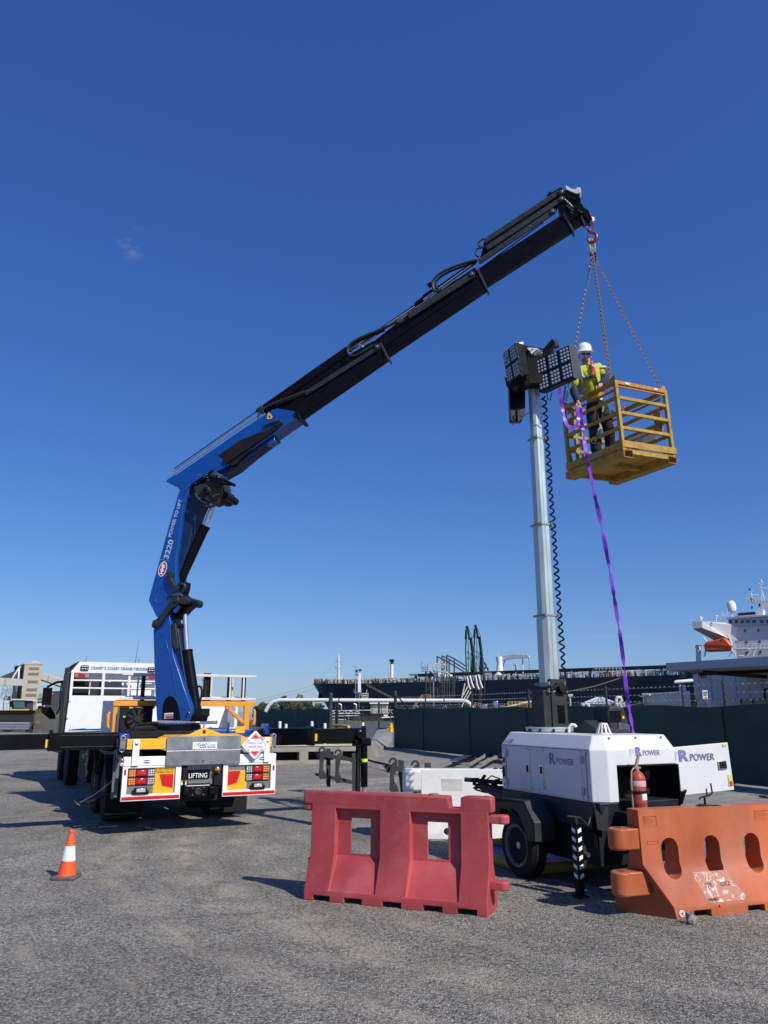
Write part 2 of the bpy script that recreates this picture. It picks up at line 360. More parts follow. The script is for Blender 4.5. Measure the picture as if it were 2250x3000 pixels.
# ================================================================ FENCES
CLOTH = mat('green_shade_cloth', (.022, .054, .043), .85, var=.4, scale=1.2, bump=.9, bscale=9, dirt=.45, dirtc=(.04, .06, .035), dscale=.7)
POSTM = mat('fence_post_grey', (.035, .036, .04), .6)
WIRE = mat('barbed_wire', (.30, .29, .27), .5, .6)
MESHW = mat('chain_wire', (.06, .065, .06), .6, .5)
f = thing('shade_cloth_fence', 'long green shade cloth fence under three strands of barbed wire, behind the light tower', 'fence', V(FA.x, FA.y, .3))
Lf = (FC-FA).length; ss = []; x = 0
GP = [0, 3.05, 6.9, 10.6, 14.4, 18.5, 22.2, 26]
m = MB(); rnd = random.Random(3)
def cloth(A, U, Nn, Lx, z0, z1, seed, step=.35, out=.05, s0=0):
    """sagging, rippled cloth as a thin solid sheet"""
    rn = random.Random(seed); k = int(Lx/step)+1; rows = 7
    vs = []; ph = [rn.uniform(0, 6) for _ in range(4)]
    for side in (0, 1):
        for j in range(rows+1):
            for i in range(k+1):
                s_ = Lx*i/k+s0; t = j/rows
                zz = z0+(z1-z0)*t + (.03*math.sin(s_*1.9+ph[0])*t if j == rows else 0)
                off = -out+.018*math.sin(s_*3.1+ph[1]+t*2)+.014*math.sin(s_*7+ph[2]-t*3)+side*.006
                vs.append(A+U*(s_-s0)+Nn*off+V(0, 0, zz))
    W_ = k+1; n1 = W_*(rows+1); fs = []
    for j in range(rows):
        for i in range(k):
            a_ = j*W_+i; fs += [(a_, a_+1, a_+1+W_, a_+W_), (n1+a_+W_, n1+a_+1+W_, n1+a_+1, n1+a_)]
    for i in range(k):
        t_ = rows*W_+i; fs += [(t_, t_+1, n1+t_+1, n1+t_), (n1+i, n1+i+1, i+1, i)]
    return vs, fs
for i in range(len(GP)-1):
    m = MB(); vs, fs = cloth(FA+fd*GP[i]+V(0, 0, 0), fd, -fn*-1, GP[i+1]-GP[i], .30, 1.93, 7, s0=GP[i]); m.add(vs, fs)
    m.build('shade_cloth', CLOTH, f, world=True, smooth=60)
for i, s_ in enumerate(GP):
    r_ = .07 if i == 0 else .03
    P = FA+fd*s_+fn*.03; MB().cyl(P+V(0, 0, .25), P+V(0, 0, 2.62 if i == 0 else 2.48), r_, n=10).build('post', POSTM, f, world=True)
    MB().cyl(P-fn*.115+V(0, 0, .32), P-fn*.115+V(0, 0, 1.92), .012, n=6).build('seam', BLACKM, f, world=True)
    if i == 0: MB().ball(P+V(0, 0, 2.62), .075, 10).build('post_cap', POSTM, f, world=True)
for z in (2.06, 2.22, 2.40):
    m = MB(); pts = []
    for i in range(len(GP)-1):
        for t in range(8): 
            s_ = GP[i]+(GP[i+1]-GP[i])*t/8; u_ = t/8; pts.append(FA+fd*s_+fn*.03+V(0, 0, z-.10*u_*(1-u_)))
    m.tube(pts, .005, 5)
    s_ = 0
    while s_ < GP[-1]-.1:
        P = FA+fd*s_+fn*.03+V(0, 0, z-.015); k = rnd.uniform(-.02, .02)
        m.beam(P+V(0, 0, -.022)+fd*k, P+V(0, 0, .022)-fd*k, .008, .008); m.beam(P-fd*.03+V(0, 0, -.008), P+fd*.03+V(0, 0, .008), .012, .012); s_ += .16
    m.build('barbed_wire', WIRE, f, world=True)
# visible knuckled top edge of the chain wire above the cloth
m = MB(); s_ = 0
while s_ < GP[-1]:
    P = FA+fd*s_+fn*.03; m.beam(P+V(0, 0, 1.88), P+fd*.035+V(0, 0, 2.0), .005, .005); m.beam(P+fd*.035+V(0, 0, 2.0), P+fd*.07+V(0, 0, 1.88), .005, .005); s_ += .07
m.build('chain_wire_edge', MESHW, f, world=True)
m = MB(); m.tube([FA+fd*.1+fn*.03+V(0, 0, 2.5), FA+fd*1.4+fn*.03+V(0, 0, 1.95)], .03, 8); m.build('brace', POSTM, f, world=True)

# left fence, further off
f = thing('shade_cloth_fence', 'far green shade cloth fence left of the gate gap, above the crane outrigger', 'fence', V(-7, 45, .4))
A2, B2 = at(752, 2100, 78), at(966, 2100, 50); A2.z = B2.z = 0
u2 = (B2-A2).normalized(); n2 = V(-u2.y, u2.x, 0); n2 = n2 if n2.y > 0 else -n2; L2 = (B2-A2).length
m = MB(); vs, fs = cloth(A2, u2, n2, L2, .45, 1.98, 55); m.add(vs, fs); m.build('shade_cloth', CLOTH, f, world=True, smooth=60)
for px in (766, 806, 829, 850, 904, 913):
    P = A2+u2*((px-752)/214*L2)+n2*.05; MB().cyl(P+V(0, 0, .4), P+V(0, 0, 2.55), .028, n=8).build('post', POSTM, f, world=True)
P = B2+n2*.05; MB().cyl(P+V(0, 0, .4), P+V(0, 0, 2.85), .12, n=12).build('gate_post', POSTM, f, world=True); MB().ball(P+V(0, 0, 2.85), .125, 12).build('post_cap', POSTM, f, world=True)
for z in (2.1, 2.3, 2.5):
    m = MB(); m.tube([A2+n2*.05+V(0, 0, z), B2+n2*.05+V(0, 0, z+.02)], .008, 5); m.build('barbed_wire', POSTM, f, world=True)
# far low wire fence across the gap
f = thing('wire_fence', 'thin open wire fence along the grass bank seen through the gate gap', 'fence', V(-3, 112, .3))
for i in range(7):
    P = at(982+i*27, 2128, 113); MB().cyl(V(P.x, P.y, .3), V(P.x, P.y, 2.6), .06, n=6).build('post', POSTM, f, world=True)
m = MB()
for z in (.9, 1.7, 2.5): m.tube([V(at(960, 2128, 113).x, 113, z), V(at(1160, 2128, 113).x, 113, z)], .012, 4)
m.build('wire', POSTM, f, world=True)
YB = mat('yellow_safety', (.75, .45, .02), .5, dirt=.2)
r = thing('yellow_barrier_rail', 'long low yellow pipe rail lying on the raised yard beyond the gate', 'rail', V(-4, 60, .5))
m = MB(); m.tube([at(968, 2124, 62), at(1000, 2126, 58), at(1022, 2129, 55)], .10, 8); m.build('rail', YB, r, world=True)
m = MB(); 
for px, Y in ((972, 61), (1015, 56)): P = at(px, 2126, Y); m.cyl(V(P.x, P.y, .5), P, .05, n=8)
m.build('foot', YB, r, world=True)
y = thing('hydrant', 'yellow fire hydrant standing beside the big gate post', 'hydrant', V(at(1146, 2130, 52).x, 52, .5))
y.scale = (.45, .45, .45)
m = MB(); m.lathe((0, 0, 0), (0, 0, 1), [(.34, 0), (.36, .1), (.30, .35), (.28, .6), (.34, .7), (.25, .85), (.12, .95)], 14); m.build('body', YB, y)
m = MB(); m.cyl((-.5, 0, .5), (.5, 0, .5), .12, n=12); m.build('outlet', YB, y); MB().lathe((0, 0, .95), (0, 0, 1), [(.22, 0), (.22, .25), (.08, .32)], 12).build('bonnet', YB, y)
y2 = MB(); y2.tube([at(1015, 2187, 33), at(1040, 2184, 31.5), at(1062, 2187, 30.5)], .07, 8); single(y2, 'yellow_kerb_rail', YB, 'short yellow kerb rail behind the dock wall under the outrigger beam', 'rail')
# ================================================================ CRANE TRUCK
TM = FR(-3.9, 12.07, 0, 27)
T = thing('crane_truck', 'white crane truck with a blue and black knuckle boom crane on its rear', 'crane truck', TM)
X, Z = V(1, 0, 0), V(0, 0, 1)
def dia_plate():
    m = bpy.data.materials.new('checker_plate'); m.use_nodes = True; n, l = m.node_tree.nodes, m.node_tree.links; b = n['Principled BSDF']
    tc = n.new('ShaderNodeTexCoord'); outs = []
    for k, rot in enumerate((PI/4, -PI/4)):
        mp = n.new('ShaderNodeMapping'); mp.inputs['Rotation'].default_value = (0, rot, 0); mp.inputs['Scale'].default_value = (18, 1, 48); l.new(tc.outputs['Object'], mp.inputs[0])
        ck = n.new('ShaderNodeTexChecker'); ck.inputs['Scale'].default_value = 1; l.new(mp.outputs[0], ck.inputs[0]); outs.append(ck.outputs['Fac'])
    mm = n.new('ShaderNodeMath'); mm.operation = 'MULTIPLY'; l.new(outs[0], mm.inputs[0]); l.new(outs[1], mm.inputs[1])
    cr = n.new('ShaderNodeMapRange'); cr.inputs[3].default_value = .30; cr.inputs[4].default_value = .55; l.new(mm.outputs[0], cr.inputs[0]); l.new(cr.outputs[0], b.inputs['Base Color'])
    b.inputs['Metallic'].default_value = .7; b.inputs['Roughness'].default_value = .4
    bp = n.new('ShaderNodeBump'); bp.inputs['Strength'].default_value = .6; l.new(mm.outputs[0], bp.inputs['Height']); l.new(bp.outputs[0], b.inputs['Normal'])
    return m
CHK = dia_plate()
# chassis
m = MB(); m.bx(.78, .87, .25, 11.9, .72, 1.0); m.bx(1.53, 1.62, .25, 11.9, .72, 1.0)
for y in (1, 3, 5, 7, 9, 11): m.bx(.87, 1.53, y, y+.1, .76, .96)
m.build('chassis', BLACKM, T, bevel=.006)
m = MB(); m.bx(.95, 1.45, .35, 3.4, .45, .72); m.bx(.05, .4, 4.6, 6.2, .42, 1.05); m.bx(2.0, 2.35, 4.4, 6.4, .42, 1.05); m.bx(.12, .5, .9, 1.5, .7, 1.1); m.bx(1.9, 2.3, .9, 1.5, .7, 1.1)
m.build('underbody', BLACKM, T, bevel=.01)
m = MB(); m.prism([(-.01, 4.25, 1.15), (-.01, 4.55, 1.15), (.02, 4.62, .50), (.02, 4.25, .62)], (.04, 0, 0)); m.build('locker', DGREY, T)
m = MB(); m.bx(-.02, -.01, 4.33, 4.45, .98, 1.0); m.bx(-.02, -.01, 4.33, 4.45, .78, .80); m.build('latch', CHROME, T)
MB().bx(.03, .1, 5.3, 5.42, .86, .94).build('marker', mat('hi_vis_green', (.55, .8, .03), .5), T)

# wheels
TYRE = RUBBER; RIM = mat('rim_silver', (.5, .51, .53), .3, .9, dirt=.3, dirtc=(.2, .18, .16))
def wheel(x, y, w, out, dual=False, R=.52):
    a = V(out, 0, 0); c = V(x, y, R)
    t = MB(); prof = [(.30, 0), (R-.06, 0), (R-.015, .03), (R, .06), (R, w-.06), (R-.015, w-.03), (R-.06, w), (.30, w)]
    t.lathe(c-a*w, a, prof, 40)
    if dual: t.lathe(c-a*(2*w+.03), a, prof, 40)
    for k in range(48):  # tread blocks
        an = 2*PI*k/48; r_ = V(0, math.cos(an), math.sin(an)); tt = V(0, -math.sin(an), math.cos(an))
        for q in (.12, .5, .88): t.beam(c-a*w*q+r_*(R-.006), c-a*w*q+r_*(R+.008), .035, w*.24, up=tt)
    o_ = t.build('wheel', TYRE, T)
    r = MB(); r.lathe(c-a*.20, a, [(.29, 0), (.29, .16), (.31, .2), (.315, .195), (.275, .18), (.26, .06), (.16, .04), (.16, .1), (.11, .12), (.10, .2), (.0, .2)], 32)
    WM[o_] = WM[T]; r.build('rim', RIM, o_)
    nb = MB()
    for k in range(10):
        an = 2*PI*k/10; p = c+V(0, math.cos(an), math.sin(an))*.135-a*.12; nb.cyl(p, p+a*.05, .014, n=6)
    nb.build('wheel_nut', CHROME, o_)
for y in (2.15, 3.5): wheel(.06, y, .27, -1, True); wheel(2.36, y, .27, 1, True)
for y in (9.45, 11.35): wheel(.10, y, .3, -1); wheel(2.32, y, .3, 1)
for x0, x1 in ((-.0, .62), (1.74, 2.4)):
    m = MB(); m.prism([(x0, 1.48, .80), (x1, 1.48, .80), (x1, 1.48, .14), (x1-.04, 1.48, .10), (x0+.04, 1.48, .10), (x0, 1.48, .14)], (0, .012, 0)); m.build('mudflap', BLACKM, T)
for y in (2.15, 3.5):
    for x0, x1 in ((-.02, .62), (1.78, 2.42)):
        m = MB(); pts = [(y+.62*math.cos(t), .52+.60*math.sin(t)) for t in [PI*k/10 for k in range(1, 10)]]
        pl = [V(x0, a_, b_) for a_, b_ in pts]+[V(x0, .5*0+y+(a_-y)*1.04, .52+(b_-.52)*1.04) for a_, b_ in reversed(pts)]
        m.prism(pl, (x1-x0, 0, 0)); m.build('mudguard', BLACKM, T)
m = MB(); m.prism([(-.42, 1.25, .36), (.12, 1.25, .50), (.12, 1.75, .50), (-.42, 1.75, .36)], (0, 0, .03)); m.build('side_step', BLACKM, T)
m = MB(); m.tube([(-.42, 1.25, .40), (-.2, 1.22, .52), (0, 1.2, .68), (.1, 1.2, .78)], .010, 5); m.build('step_chain', STEEL, T)
m = MB(); m.prism([(-.46, 1.2, .38), (-.42, 1.2, .36), (-.42, 1.8, .36), (-.46, 1.8, .38)], (0, 0, .012)); m.build('step_edge', ALU, T)
m = MB(); m.bx(.02, .07, 1.05, 1.10, .45, 1.2); m.bx(.02, .07, .8, .85, .5, 1.15); m.beam((.05, .45, 1.05), (.05, 1.05, 1.2), .05, .05); m.build('support_bracket', mat('blue_grey_steel', (.10, .13, .15), .5), T)

# tail
for a_, b_ in ((0, .86), (1.53, 2.40)): MB().bx(a_, b_, 0, .10, 1.002, 1.14).build('rear_bumper', WHITE, T, bevel=.012)
for x0 in (.0, 1.53):
    m = MB()
    for a_, b_, c_, d_ in ((0, .87, .51, .60), (0, .87, .975, 1.0), (0, .075, .60, .975), (.785, .87, .60, .975)): m.bx(x0+a_, x0+b_, 0, .05, c_, d_)
    fr = m.build('tail_panel', WHITE, T, bevel=.004)
    p = MB(); p.bx(x0+.075, x0+.785, .03, .04, .60, .975); p.build('checker_plate', CHK, fr)
    p = MB(); p.bx(x0+.01, x0+.86, -.004, -.001, .525, .572); p.build('red_stripe', RED, fr)
    xx = x0+.02 if x0 == 0 else x0+.815; p = MB(); p.bx(xx, xx+.03, -.004, -.001, .88, .96); p.build('red_reflector', RED, fr)
    for zz in (.905, .785):
        lx = .09 if x0 == 0 else .375
        h = MB(); h.bx(x0+lx-.012, x0+lx+.39, .012, .035, zz-.058, zz+.058); hh = h.build('tail_light', BLACKM, T, bevel=.006)
        rr = MB(); rr.bx(x0+lx+.105, x0+lx+.275, -.004, .013, zz-.045, zz+.045); rr.build('red_lens', REDL, hh, bevel=.008)
        r2 = MB(); r2.bx(x0+lx+.135, x0+lx+.245, -.010, -.003, zz-.028, zz+.028); r2.build('red_lens', RED, hh, bevel=.01)
        for side in (0, 1):
            amber = (side == 0) == (x0 == 0); q = MB()
            for i in range(3):
                for j in range(3):
                    cx = x0+lx+(.02 if side == 0 else .30)+i*.032; q.lathe((cx, .012, zz-.032+j*.032), (0, -1, 0), [(.0135, 0), (.0125, .006), (.006, .012), (0.001, .013)], 8)
            q.build('lens_dots', AMBER if amber else CLEAR, hh)
            q = MB(); cx = x0+lx+(.0 if side == 0 else .282); q.bx(cx, cx+.10, .006, .013, zz-.05, zz+.05); q.build('lens_back', mat('amber_dim', (.35, .10, .01), .3) if amber else STEEL, hh)
    # work light
    lx = x0+.16 if x0 == 0 else x0+.45
    h = MB(); h.bx(lx+.03, lx+.21, -.03, .03, .605, .695); h.bx(lx, lx+.03, -.02, .03, .60, .66); h.bx(lx+.21, lx+.24, -.02, .03, .60, .66); hh = h.build('work_light', BLACKM, T, bevel=.006)
    q = MB(); q.bx(lx+.055, lx+.185, -.036, -.029, .635, .685)
    q.build('lens', CLEAR, hh, bevel=.004)
    # yellow marker plate
    yx = x0+.46 if x0 == 0 else x0+.08
    y_ = MB(); y_.bx(yx, yx+.31, .018, .028, .60, .975 if x0 == 0 else .895); yy = y_.build('marker_plate', YEL, T)
    q = MB()
    if x0 == 0: poly = [(.546, .878), (.756, .875), (.756, .672), (.595, .712)]
    else: poly = [(1.615, .887), (1.815, .889), (1.765, .71), (1.612, .672)]
    q.prism([V(a_, .017, b_) for a_, b_ in poly], (0, -.003, 0)); q.build('red_marking', RED, yy)
    if x0 == 0: text('DO NOT OVERTAKE\nTURNING VEHICLE', 'lettering', mat('brown_lettering', (.18, .09, .01), .5), yy, (.475, .016, .892), X, Z, .285, .072, bold=.015)
for a_, b_ in ((.114, .215), (2.18, 2.275)): MB().bx(a_, b_, -.03, -.001, 1.01, 1.395).build('bracket_post', WHITE, T, bevel=.004)
m = MB()
for x in (.165, 2.225): m.lathe((x, -.03, 1.33), (0, -1, 0), [(.024, 0), (.024, .008), (.012, .018), (.001, .02)], 12)
m.build('bolt', STEEL, T)
m = MB(); m.bx(.03, 2.32, 0, .12, 1.245, 1.40); m.prism([(.62, 0, 1.40), (.95, 0, 1.455), (1.165, 0, 1.55), (1.21, 0, 1.55), (1.47, 0, 1.46), (1.86, 0, 1.40)], (0, .03, 0))
m.prism([(.5, .12, 1.40), (1.9, .12, 1.40), (1.85, .5, 1.44), (.7, .5, 1.44)], (0, 0, .01)); m.build('lifting_beam', YEL, T, bevel=.008)
m = MB(); m.lathe((1.19, -.001, 1.50), (0, -1, 0), [(.022, 0), (.022, .004), (.001, .004)], 14); m.bx(1.168, 1.212, -.005, 0, 1.47, 1.5); m.build('beam_eye', BLACKM, T)
for s_, x in ((-1, -.03), (1, 2.35)):
    m = MB(); m.bx(x-.04, x+.04, .0, .1, 1.26, 1.40); m.lathe((x, 0, 1.41), (0, 1, 0), [(.045, 0), (.045, .09)], 16); m.tube([(x-.03, .05, 1.26), (x-.03, .05, 1.23), (x, .05, 1.21), (x+.03, .05, 1.23), (x+.03, .05, 1.26)], .014, 6)
    m.build('lashing_eye', STEEL, T, bevel=.004)
    h_ = MB(); h_.lathe((x, -.001, 1.42), (0, -1, 0), [(.017, 0), (.017, .003), (.001, .003)], 12); h_.build('eye_hole', BLACKM, T)
# aluminium flap
def rrect(x0, x1, z0, z1, r, y, corners=(1, 1, 1, 1)):
    P = []
    for cx, cz, a0, k in ((x1-r, z1-r, 0, 0), (x0+r, z1-r, PI/2, 1), (x0+r, z0+r, PI, 2), (x1-r, z0+r, 1.5*PI, 3)):
        if corners[k]:
            for i in range(5): t = a0+PI/2*i/4; P.append(V(cx+r*math.cos(t), y, cz+r*math.sin(t)))
        else: P.append(V((x1, x0, x0, x1)[k], y, (z1, z1, z0, z0)[k]))
    return P
m = MB(); m.prism(rrect(.615, 1.785, 1.215, 1.428, .025, -.035, (1, 1, 0, 0)), (0, .012, 0)); fl = m.build('hinged_plate', ALU, T)
m = MB(); m.prism(rrect(.622, 1.782, 1.003, 1.208, .004, -.033), (0, .012, 0)); m.build('lower_plate', mat('aluminium_plain', (.26, .27, .29), .45, .75, var=.06), fl)
m = MB(); 
for i in range(44): m.cyl((.625+i*.0265, -.038, 1.2115), (.625+i*.0265+.018, -.038, 1.2115), .005, n=6)
m.build('hinge', STEEL, fl)
m = MB()
for x in (.68, .92, 1.2, 1.48, 1.72):
    for z in (1.19, 1.02): m.lathe((x, -.033, z), (0, -1, 0), [(.006, 0), (.003, .004), (.0005, .004)], 6)
m.build('rivet', CHROME, fl)
m = MB(); m.tube([(1.19, -.04, 1.405), (1.187, -.045, 1.385), (1.19, -.04, 1.36)], .004, 5); m.tube([(1.19, -.04, 1.075), (1.185, -.045, 1.05), (1.19, -.04, 1.03)], .004, 5); m.build('latch', BLACKM, fl)
m = MB(); m.prism(rrect(1.012, 1.398, 1.233, 1.34, .006, -.040), (0, .004, 0)); sg = m.build('company_sign', WHITE, T)
text('Coast', 'lettering', TEXTB, sg, (1.09, -.0405, 1.283), X, Z, .125, .036, bold=.03)
text('2', 'lettering', BLACKM, sg, (1.222, -.0405, 1.303), X, Z, .018, .028, bold=.03)
text('Coast', 'lettering', mat('green_lettering', (.12, .45, .38), .5), sg, (1.25, -.0405, 1.283), X, Z, .125, .036, bold=.01)
text('CRANE TRUCKS', 'lettering', BLACKM, sg, (1.105, -.0405, 1.252), X, Z, .27, .022, bold=.04)
for k, (mt, dx) in enumerate(((mat('green_line', (.15, .5, .12), .5), 0), (TEXTB, .03))):
    m = MB(); m.tube([(1.17, -.0412, 1.331), (1.11+dx, -.0412, 1.327), (1.06+dx, -.0412, 1.310), (1.035+dx, -.0412, 1.288), (1.032+dx, -.0412, 1.268), (1.04+dx, -.0412, 1.25)], [.001, .002, .003, .003, .002, .001], 5); m.build('logo_swoosh', mt, sg)
# maker badges on the bumper
for bx_ in (.34, 2.16):
    m = MB(); m.prism([V(bx_+dx*1.15, -.003, 1.068+dz) for dx, dz in ((-.052, 0), (-.04, .022), (0, .030), (.04, .022), (.052, 0), (.04, -.022), (0, -.030), (-.04, -.022))], (0, .002, 0)); bg_ = m.build('badge', mat('badge_pale', (.55, .58, .7), .4), T)
    m = MB(); m.prism([V(bx_+dx*.9, -.005, 1.068+dz*.8) for dx, dz in ((-.052, 0), (-.04, .022), (0, .030), (.04, .022), (.052, 0), (.04, -.022), (0, -.030), (-.04, -.022))], (0, .002, 0)); m.build('badge_field', TEXTB, bg_)
    m = MB(); m.bx(bx_-.045, bx_+.045, -.008, -.005, 1.062, 1.074); m.build('badge_bar', WHITE, bg_)
# reversing alarm lamp on the left end
m = MB(); m.lathe((-.02, .05, 1.085), (0, -1, 0), [(.028, 0), (.028, .05), (.012, .06), (.001, .06)], 12); m.build('marker_lamp', REDL, T)
m = MB(); m.lathe((-.02, .05, 1.035), (0, -1, 0), [(.028, 0), (.028, .05), (.012, .06), (.001, .06)], 12); m.build('marker_lamp', CLEAR, T)
# centre bay with the number plate and tow coupling
m = MB(); m.bx(.87, 1.53, .10, .13, .70, 1.0); m.build('centre_plate', CHK, T)
m = MB(); m.bx(.87, 1.53, .14, .45, .45, .99); m.bx(.9, .97, .02, .12, .74, .98); m.bx(1.40, 1.53, .04, .12, .68, .86); m.build('centre_housing', BLACKM, T, bevel=.008)
m = MB(); m.prism(rrect(.965, 1.335, .782, .92, .012, .07), (0, .012, 0)); npl = m.build('number_plate', BLACK, T)
text('LIFTING', 'lettering', WHITE, npl, (1.005, .069, .80), X, Z, .29, .072, bold=.012)
m = MB(); m.bx(1.0, 1.36, .05, .1, .725, .765); m.build('alloy_step', CHK, T); m = MB(); m.bx(.975, 1.335, .04, .06, .684, .694); m.build('white_bar', WHITE, T)
m = MB(); m.prism([V(a_, .05, b_) for a_, b_ in ((.92, .67), (1.50, .67), (1.47, .55), (1.35, .52), (1.02, .52), (.95, .55))], (0, .05, 0)); m.bx(.93, 1.0, 0, .06, .56, .64); m.bx(1.32, 1.42, -.02, .06, .56, .66)
m.build('tow_coupling', BLACK, T, bevel=.006)
m = MB(); m.lathe((1.16, .05, .60), (0, -1, 0), [(.055, 0), (.055, .02), (.04, .025), (.038, .005), (.001, .005)], 20)
for dx in (-.085, .085):
    for dz in (-.05, .05): m.lathe((1.16+dx, .05, .60+dz), (0, -1, 0), [(.018, 0), (.018, .01), (.009, .014), (.001, .014)], 8)
m.build('tow_ring', DGREY, T)
m = MB()
for dx in (0, .06): m.tube([(.89+dx, .03, .76), (.89+dx, 0, .75), (.885+dx, -.01, .72), (.89+dx, .02, .69)], .011, 6); m.ball((.89+dx, .0, .76), .02, 8)
m.build('air_coupling', mat('brass', (.75, .6, .35), .35, .8), T)
m = MB(); m.lathe((1.44, .03, .905), (0, 0, 1), [(.05, 0), (.045, .03), (.035, .05), (.001, .06)], 14); m.build('amber_beacon', mat('amber_glass', (.45, .13, .01), .15, coat=.8), T)
m = MB(); m.lathe((1.44, .03, .885), (0, 0, 1), [(.06, 0), (.06, .02)], 14); m.build('beacon_base', BLACKM, T)
# diamond notice
dc = V(2.01, -.075, 1.283)
def diamond(h, y, r=.03):
    P = []
    for k in range(4):
        a0 = PI/2*k; c_ = V(math.cos(a0), 0, math.sin(a0))*(h-r*1.414)
        for i in range(5): t = a0-PI/4+PI/2*i/4; P.append(dc+c_+V(math.cos(t)*r, y, math.sin(t)*r))
    return P
m = MB(); m.prism(diamond(.228, 0), (0, .02, 0)); dm = m.build('diamond_notice', WHITE, T)
m = MB(); q1, q2 = diamond(.182, -.001, .012), diamond(.176, -.001, .012); nn = len(q1)
m.add(q1+q2, [(i, (i+1) % nn, (i+1) % nn+nn, i+nn) for i in range(nn)]); m.build('border_line', BLACKM, dm, fix=False, smooth=0)
for s_ in (1, -1):
    m = MB(); m.prism([dc+V(-.07, -.002, s_*.098), dc+V(.07, -.002, s_*.098), dc+V(0, -.002, s_*.168)], (0, -.002, 0)); m.build('red_triangle', mat('bright_red', (.75, .03, .03), .4), dm)
    for t_ in (1, -1):
        m = MB(); m.tube([dc+V(t_*.075, -.006, s_*.13), dc+V(t_*.12, -.012, s_*.095), dc+V(t_*.105, -.008, s_*.085), dc+V(t_*.135, -.006, s_*.075)], .004, 5); m.build('clip', STEEL, dm)
text('Without Trucks\nAustralia Stops', 'lettering', mat('grey_lettering', (.30, .31, .36), .6), dm, dc+V(-.125, -.003, -.055), X, Z, .25, .11, shear=.2)

# outriggers
def beam_y(x0, x1, z0, z1, y0, y1): return MB().bx(x0, x1, y0, y1, z0, z1)
b_ = beam_y(-.98, .06, 1.225, 1.485, .62, .86); b_.prism([(-.98, .62, 1.225), (-.80, .62, 1.225), (-.80, .62, 1.19), (-.86, .62, 1.19)], (0, .24, 0)); b_.bx(-1.02, -.97, .60, .88, 1.22, 1.53); ob = b_.build('outrigger_housing', BLACK, T, bevel=.006)
for zz in (1.27, 1.44): MB().bx(-.85, .0, .612, .62, zz, zz+.012).build('rib', DGREY, ob)
beam_y(-4.6, -.98, 1.245, 1.47, .66, .82).build('outrigger_beam', BLACK, T, bevel=.006)
m = MB()
for x in (-1.06, -.03): m.bx(x, x+.045, .605 if x > -1 else .65, .618 if x > -1 else .66, 1.27, 1.39)
m.build('yellow_mark', YEL, T)
ob2 = beam_y(2.35, 3.3, 1.235, 1.52, .62, .86); ob2.bx(3.25, 3.32, .60, .88, 1.22, 1.55); ob2 = ob2.build('outrigger_housing', BLACK, T, bevel=.006)
ob3 = beam_y(3.3, 4.32, 1.25, 1.51, .66, .82); ob3.prism([(4.32, .66, 1.25), (4.32, .66, 1.51), (4.34, .66, 1.55), (4.36, .66, 1.25)], (0, .16, 0)); ob3 = ob3.build('outrigger_beam', BLACK, T, bevel=.006)
m = MB(); m.bx(3.335, 3.38, .65, .659, 1.30, 1.42); m.build('yellow_mark', YEL, T)
MB().lathe((4.23, .66, 1.46), (0, -1, 0), [(.016, 0), (.016, .006), (.001, .008)], 10).build('bolt', CHROME, T)
m = MB(); m.bx(4.08, 4.40, .55, .70, 1.20, 1.30); m.prism([(4.10, .6, 1.2), (4.14, .6, 1.38), (4.24, .6, 1.2)], (0, .08, 0)); m.bx(4.16, 4.36, .50, .78, 1.24, 1.34); lg = m.build('leg_bracket', BLACK, T, bevel=.006)
m = MB(); m.cyl((4.275, .60, 1.22), (4.285, .60, .50), .062, n=18); leg = m.build('stabiliser_leg', BLACK, T)
MB().cyl((4.28, .6, .98), (4.281, .6, .925), .065, n=18).build('yellow_band', mat('hi_vis_green', (.55, .8, .03), .5), leg)
MB().cyl((4.285, .6, .5), (4.285, .6, .05), .038, n=16).build('leg_rod', CHROME, leg)
MB().lathe((4.285, .6, 0), (0, 0, 1), [(.2, 0), (.2, .03), (.08, .07), (.05, .12)], 20).build('foot_pad', DGREY, leg)
m = MB(); m.bx(4.13, 4.19, .56, .64, .12, 1.24); 
for z in (.3, .6, .9): m.bx(4.12, 4.23, .57, .63, z, z+.04)
m.build('hose_guide', BLACKM, leg)

# crane base frame, turntable
m = MB(); m.bx(.05, 2.42, .9, 1.55, 1.25, 1.43); m.bx(1.55, 2.42, 1.0, 1.6, 1.43, 1.49); m.bx(-.02, .12, .4, .6, 1.22, 1.47); m.bx(2.36, 2.44, .5, .75, 1.42, 1.60); m.bx(1.76, 1.80, .70, .76, 1.44, 1.63)
m.bx(.55, 1.45, .85, 1.6, 1.38, 1.50); m.build('crane_base', BLUE, T, bevel=.012)
m = MB(); m.bx(1.87, 2.03, .58, .60, 1.45, 1.56); m.build('yellow_tab', YEL, T)
m = MB(); m.prism(rrect(.12, 1.15, 1.40, 1.50, .02, .45), (0, .28, 0)); m.bx(.30, .40, .44, .45, 1.46, 1.48); m.build('control_box', BLACKM, T, bevel=.01)
m = MB(); m.tube([(.1, .6, 1.45), (.25, .7, 1.53), (.5, .75, 1.54), (.6, .9, 1.50)], .05, 10); m.tube([(.15, .5, 1.5), (.3, .8, 1.6), (.62, .9, 1.62), (.7, 1.2, 1.6)], .025, 8); m.build('hose', BLACKM, T)
tc_ = V(1.0, 1.2, 0)
MB().lathe(tc_+V(0, 0, 1.475), Z, [(.40, 0), (.42, .02), (.42, .1), (.40, .115), (.36, .12)], 48).build('turntable', BLACK, T)
m = MB()
for k in range(36):
    a_ = 2*PI*k/36; p = tc_+V(math.cos(a_)*.385, math.sin(a_)*.385, 1.59); m.cyl(p, p+V(0, 0, .025), .016, n=6)
m.build('turntable_bolts', DGREY, T)
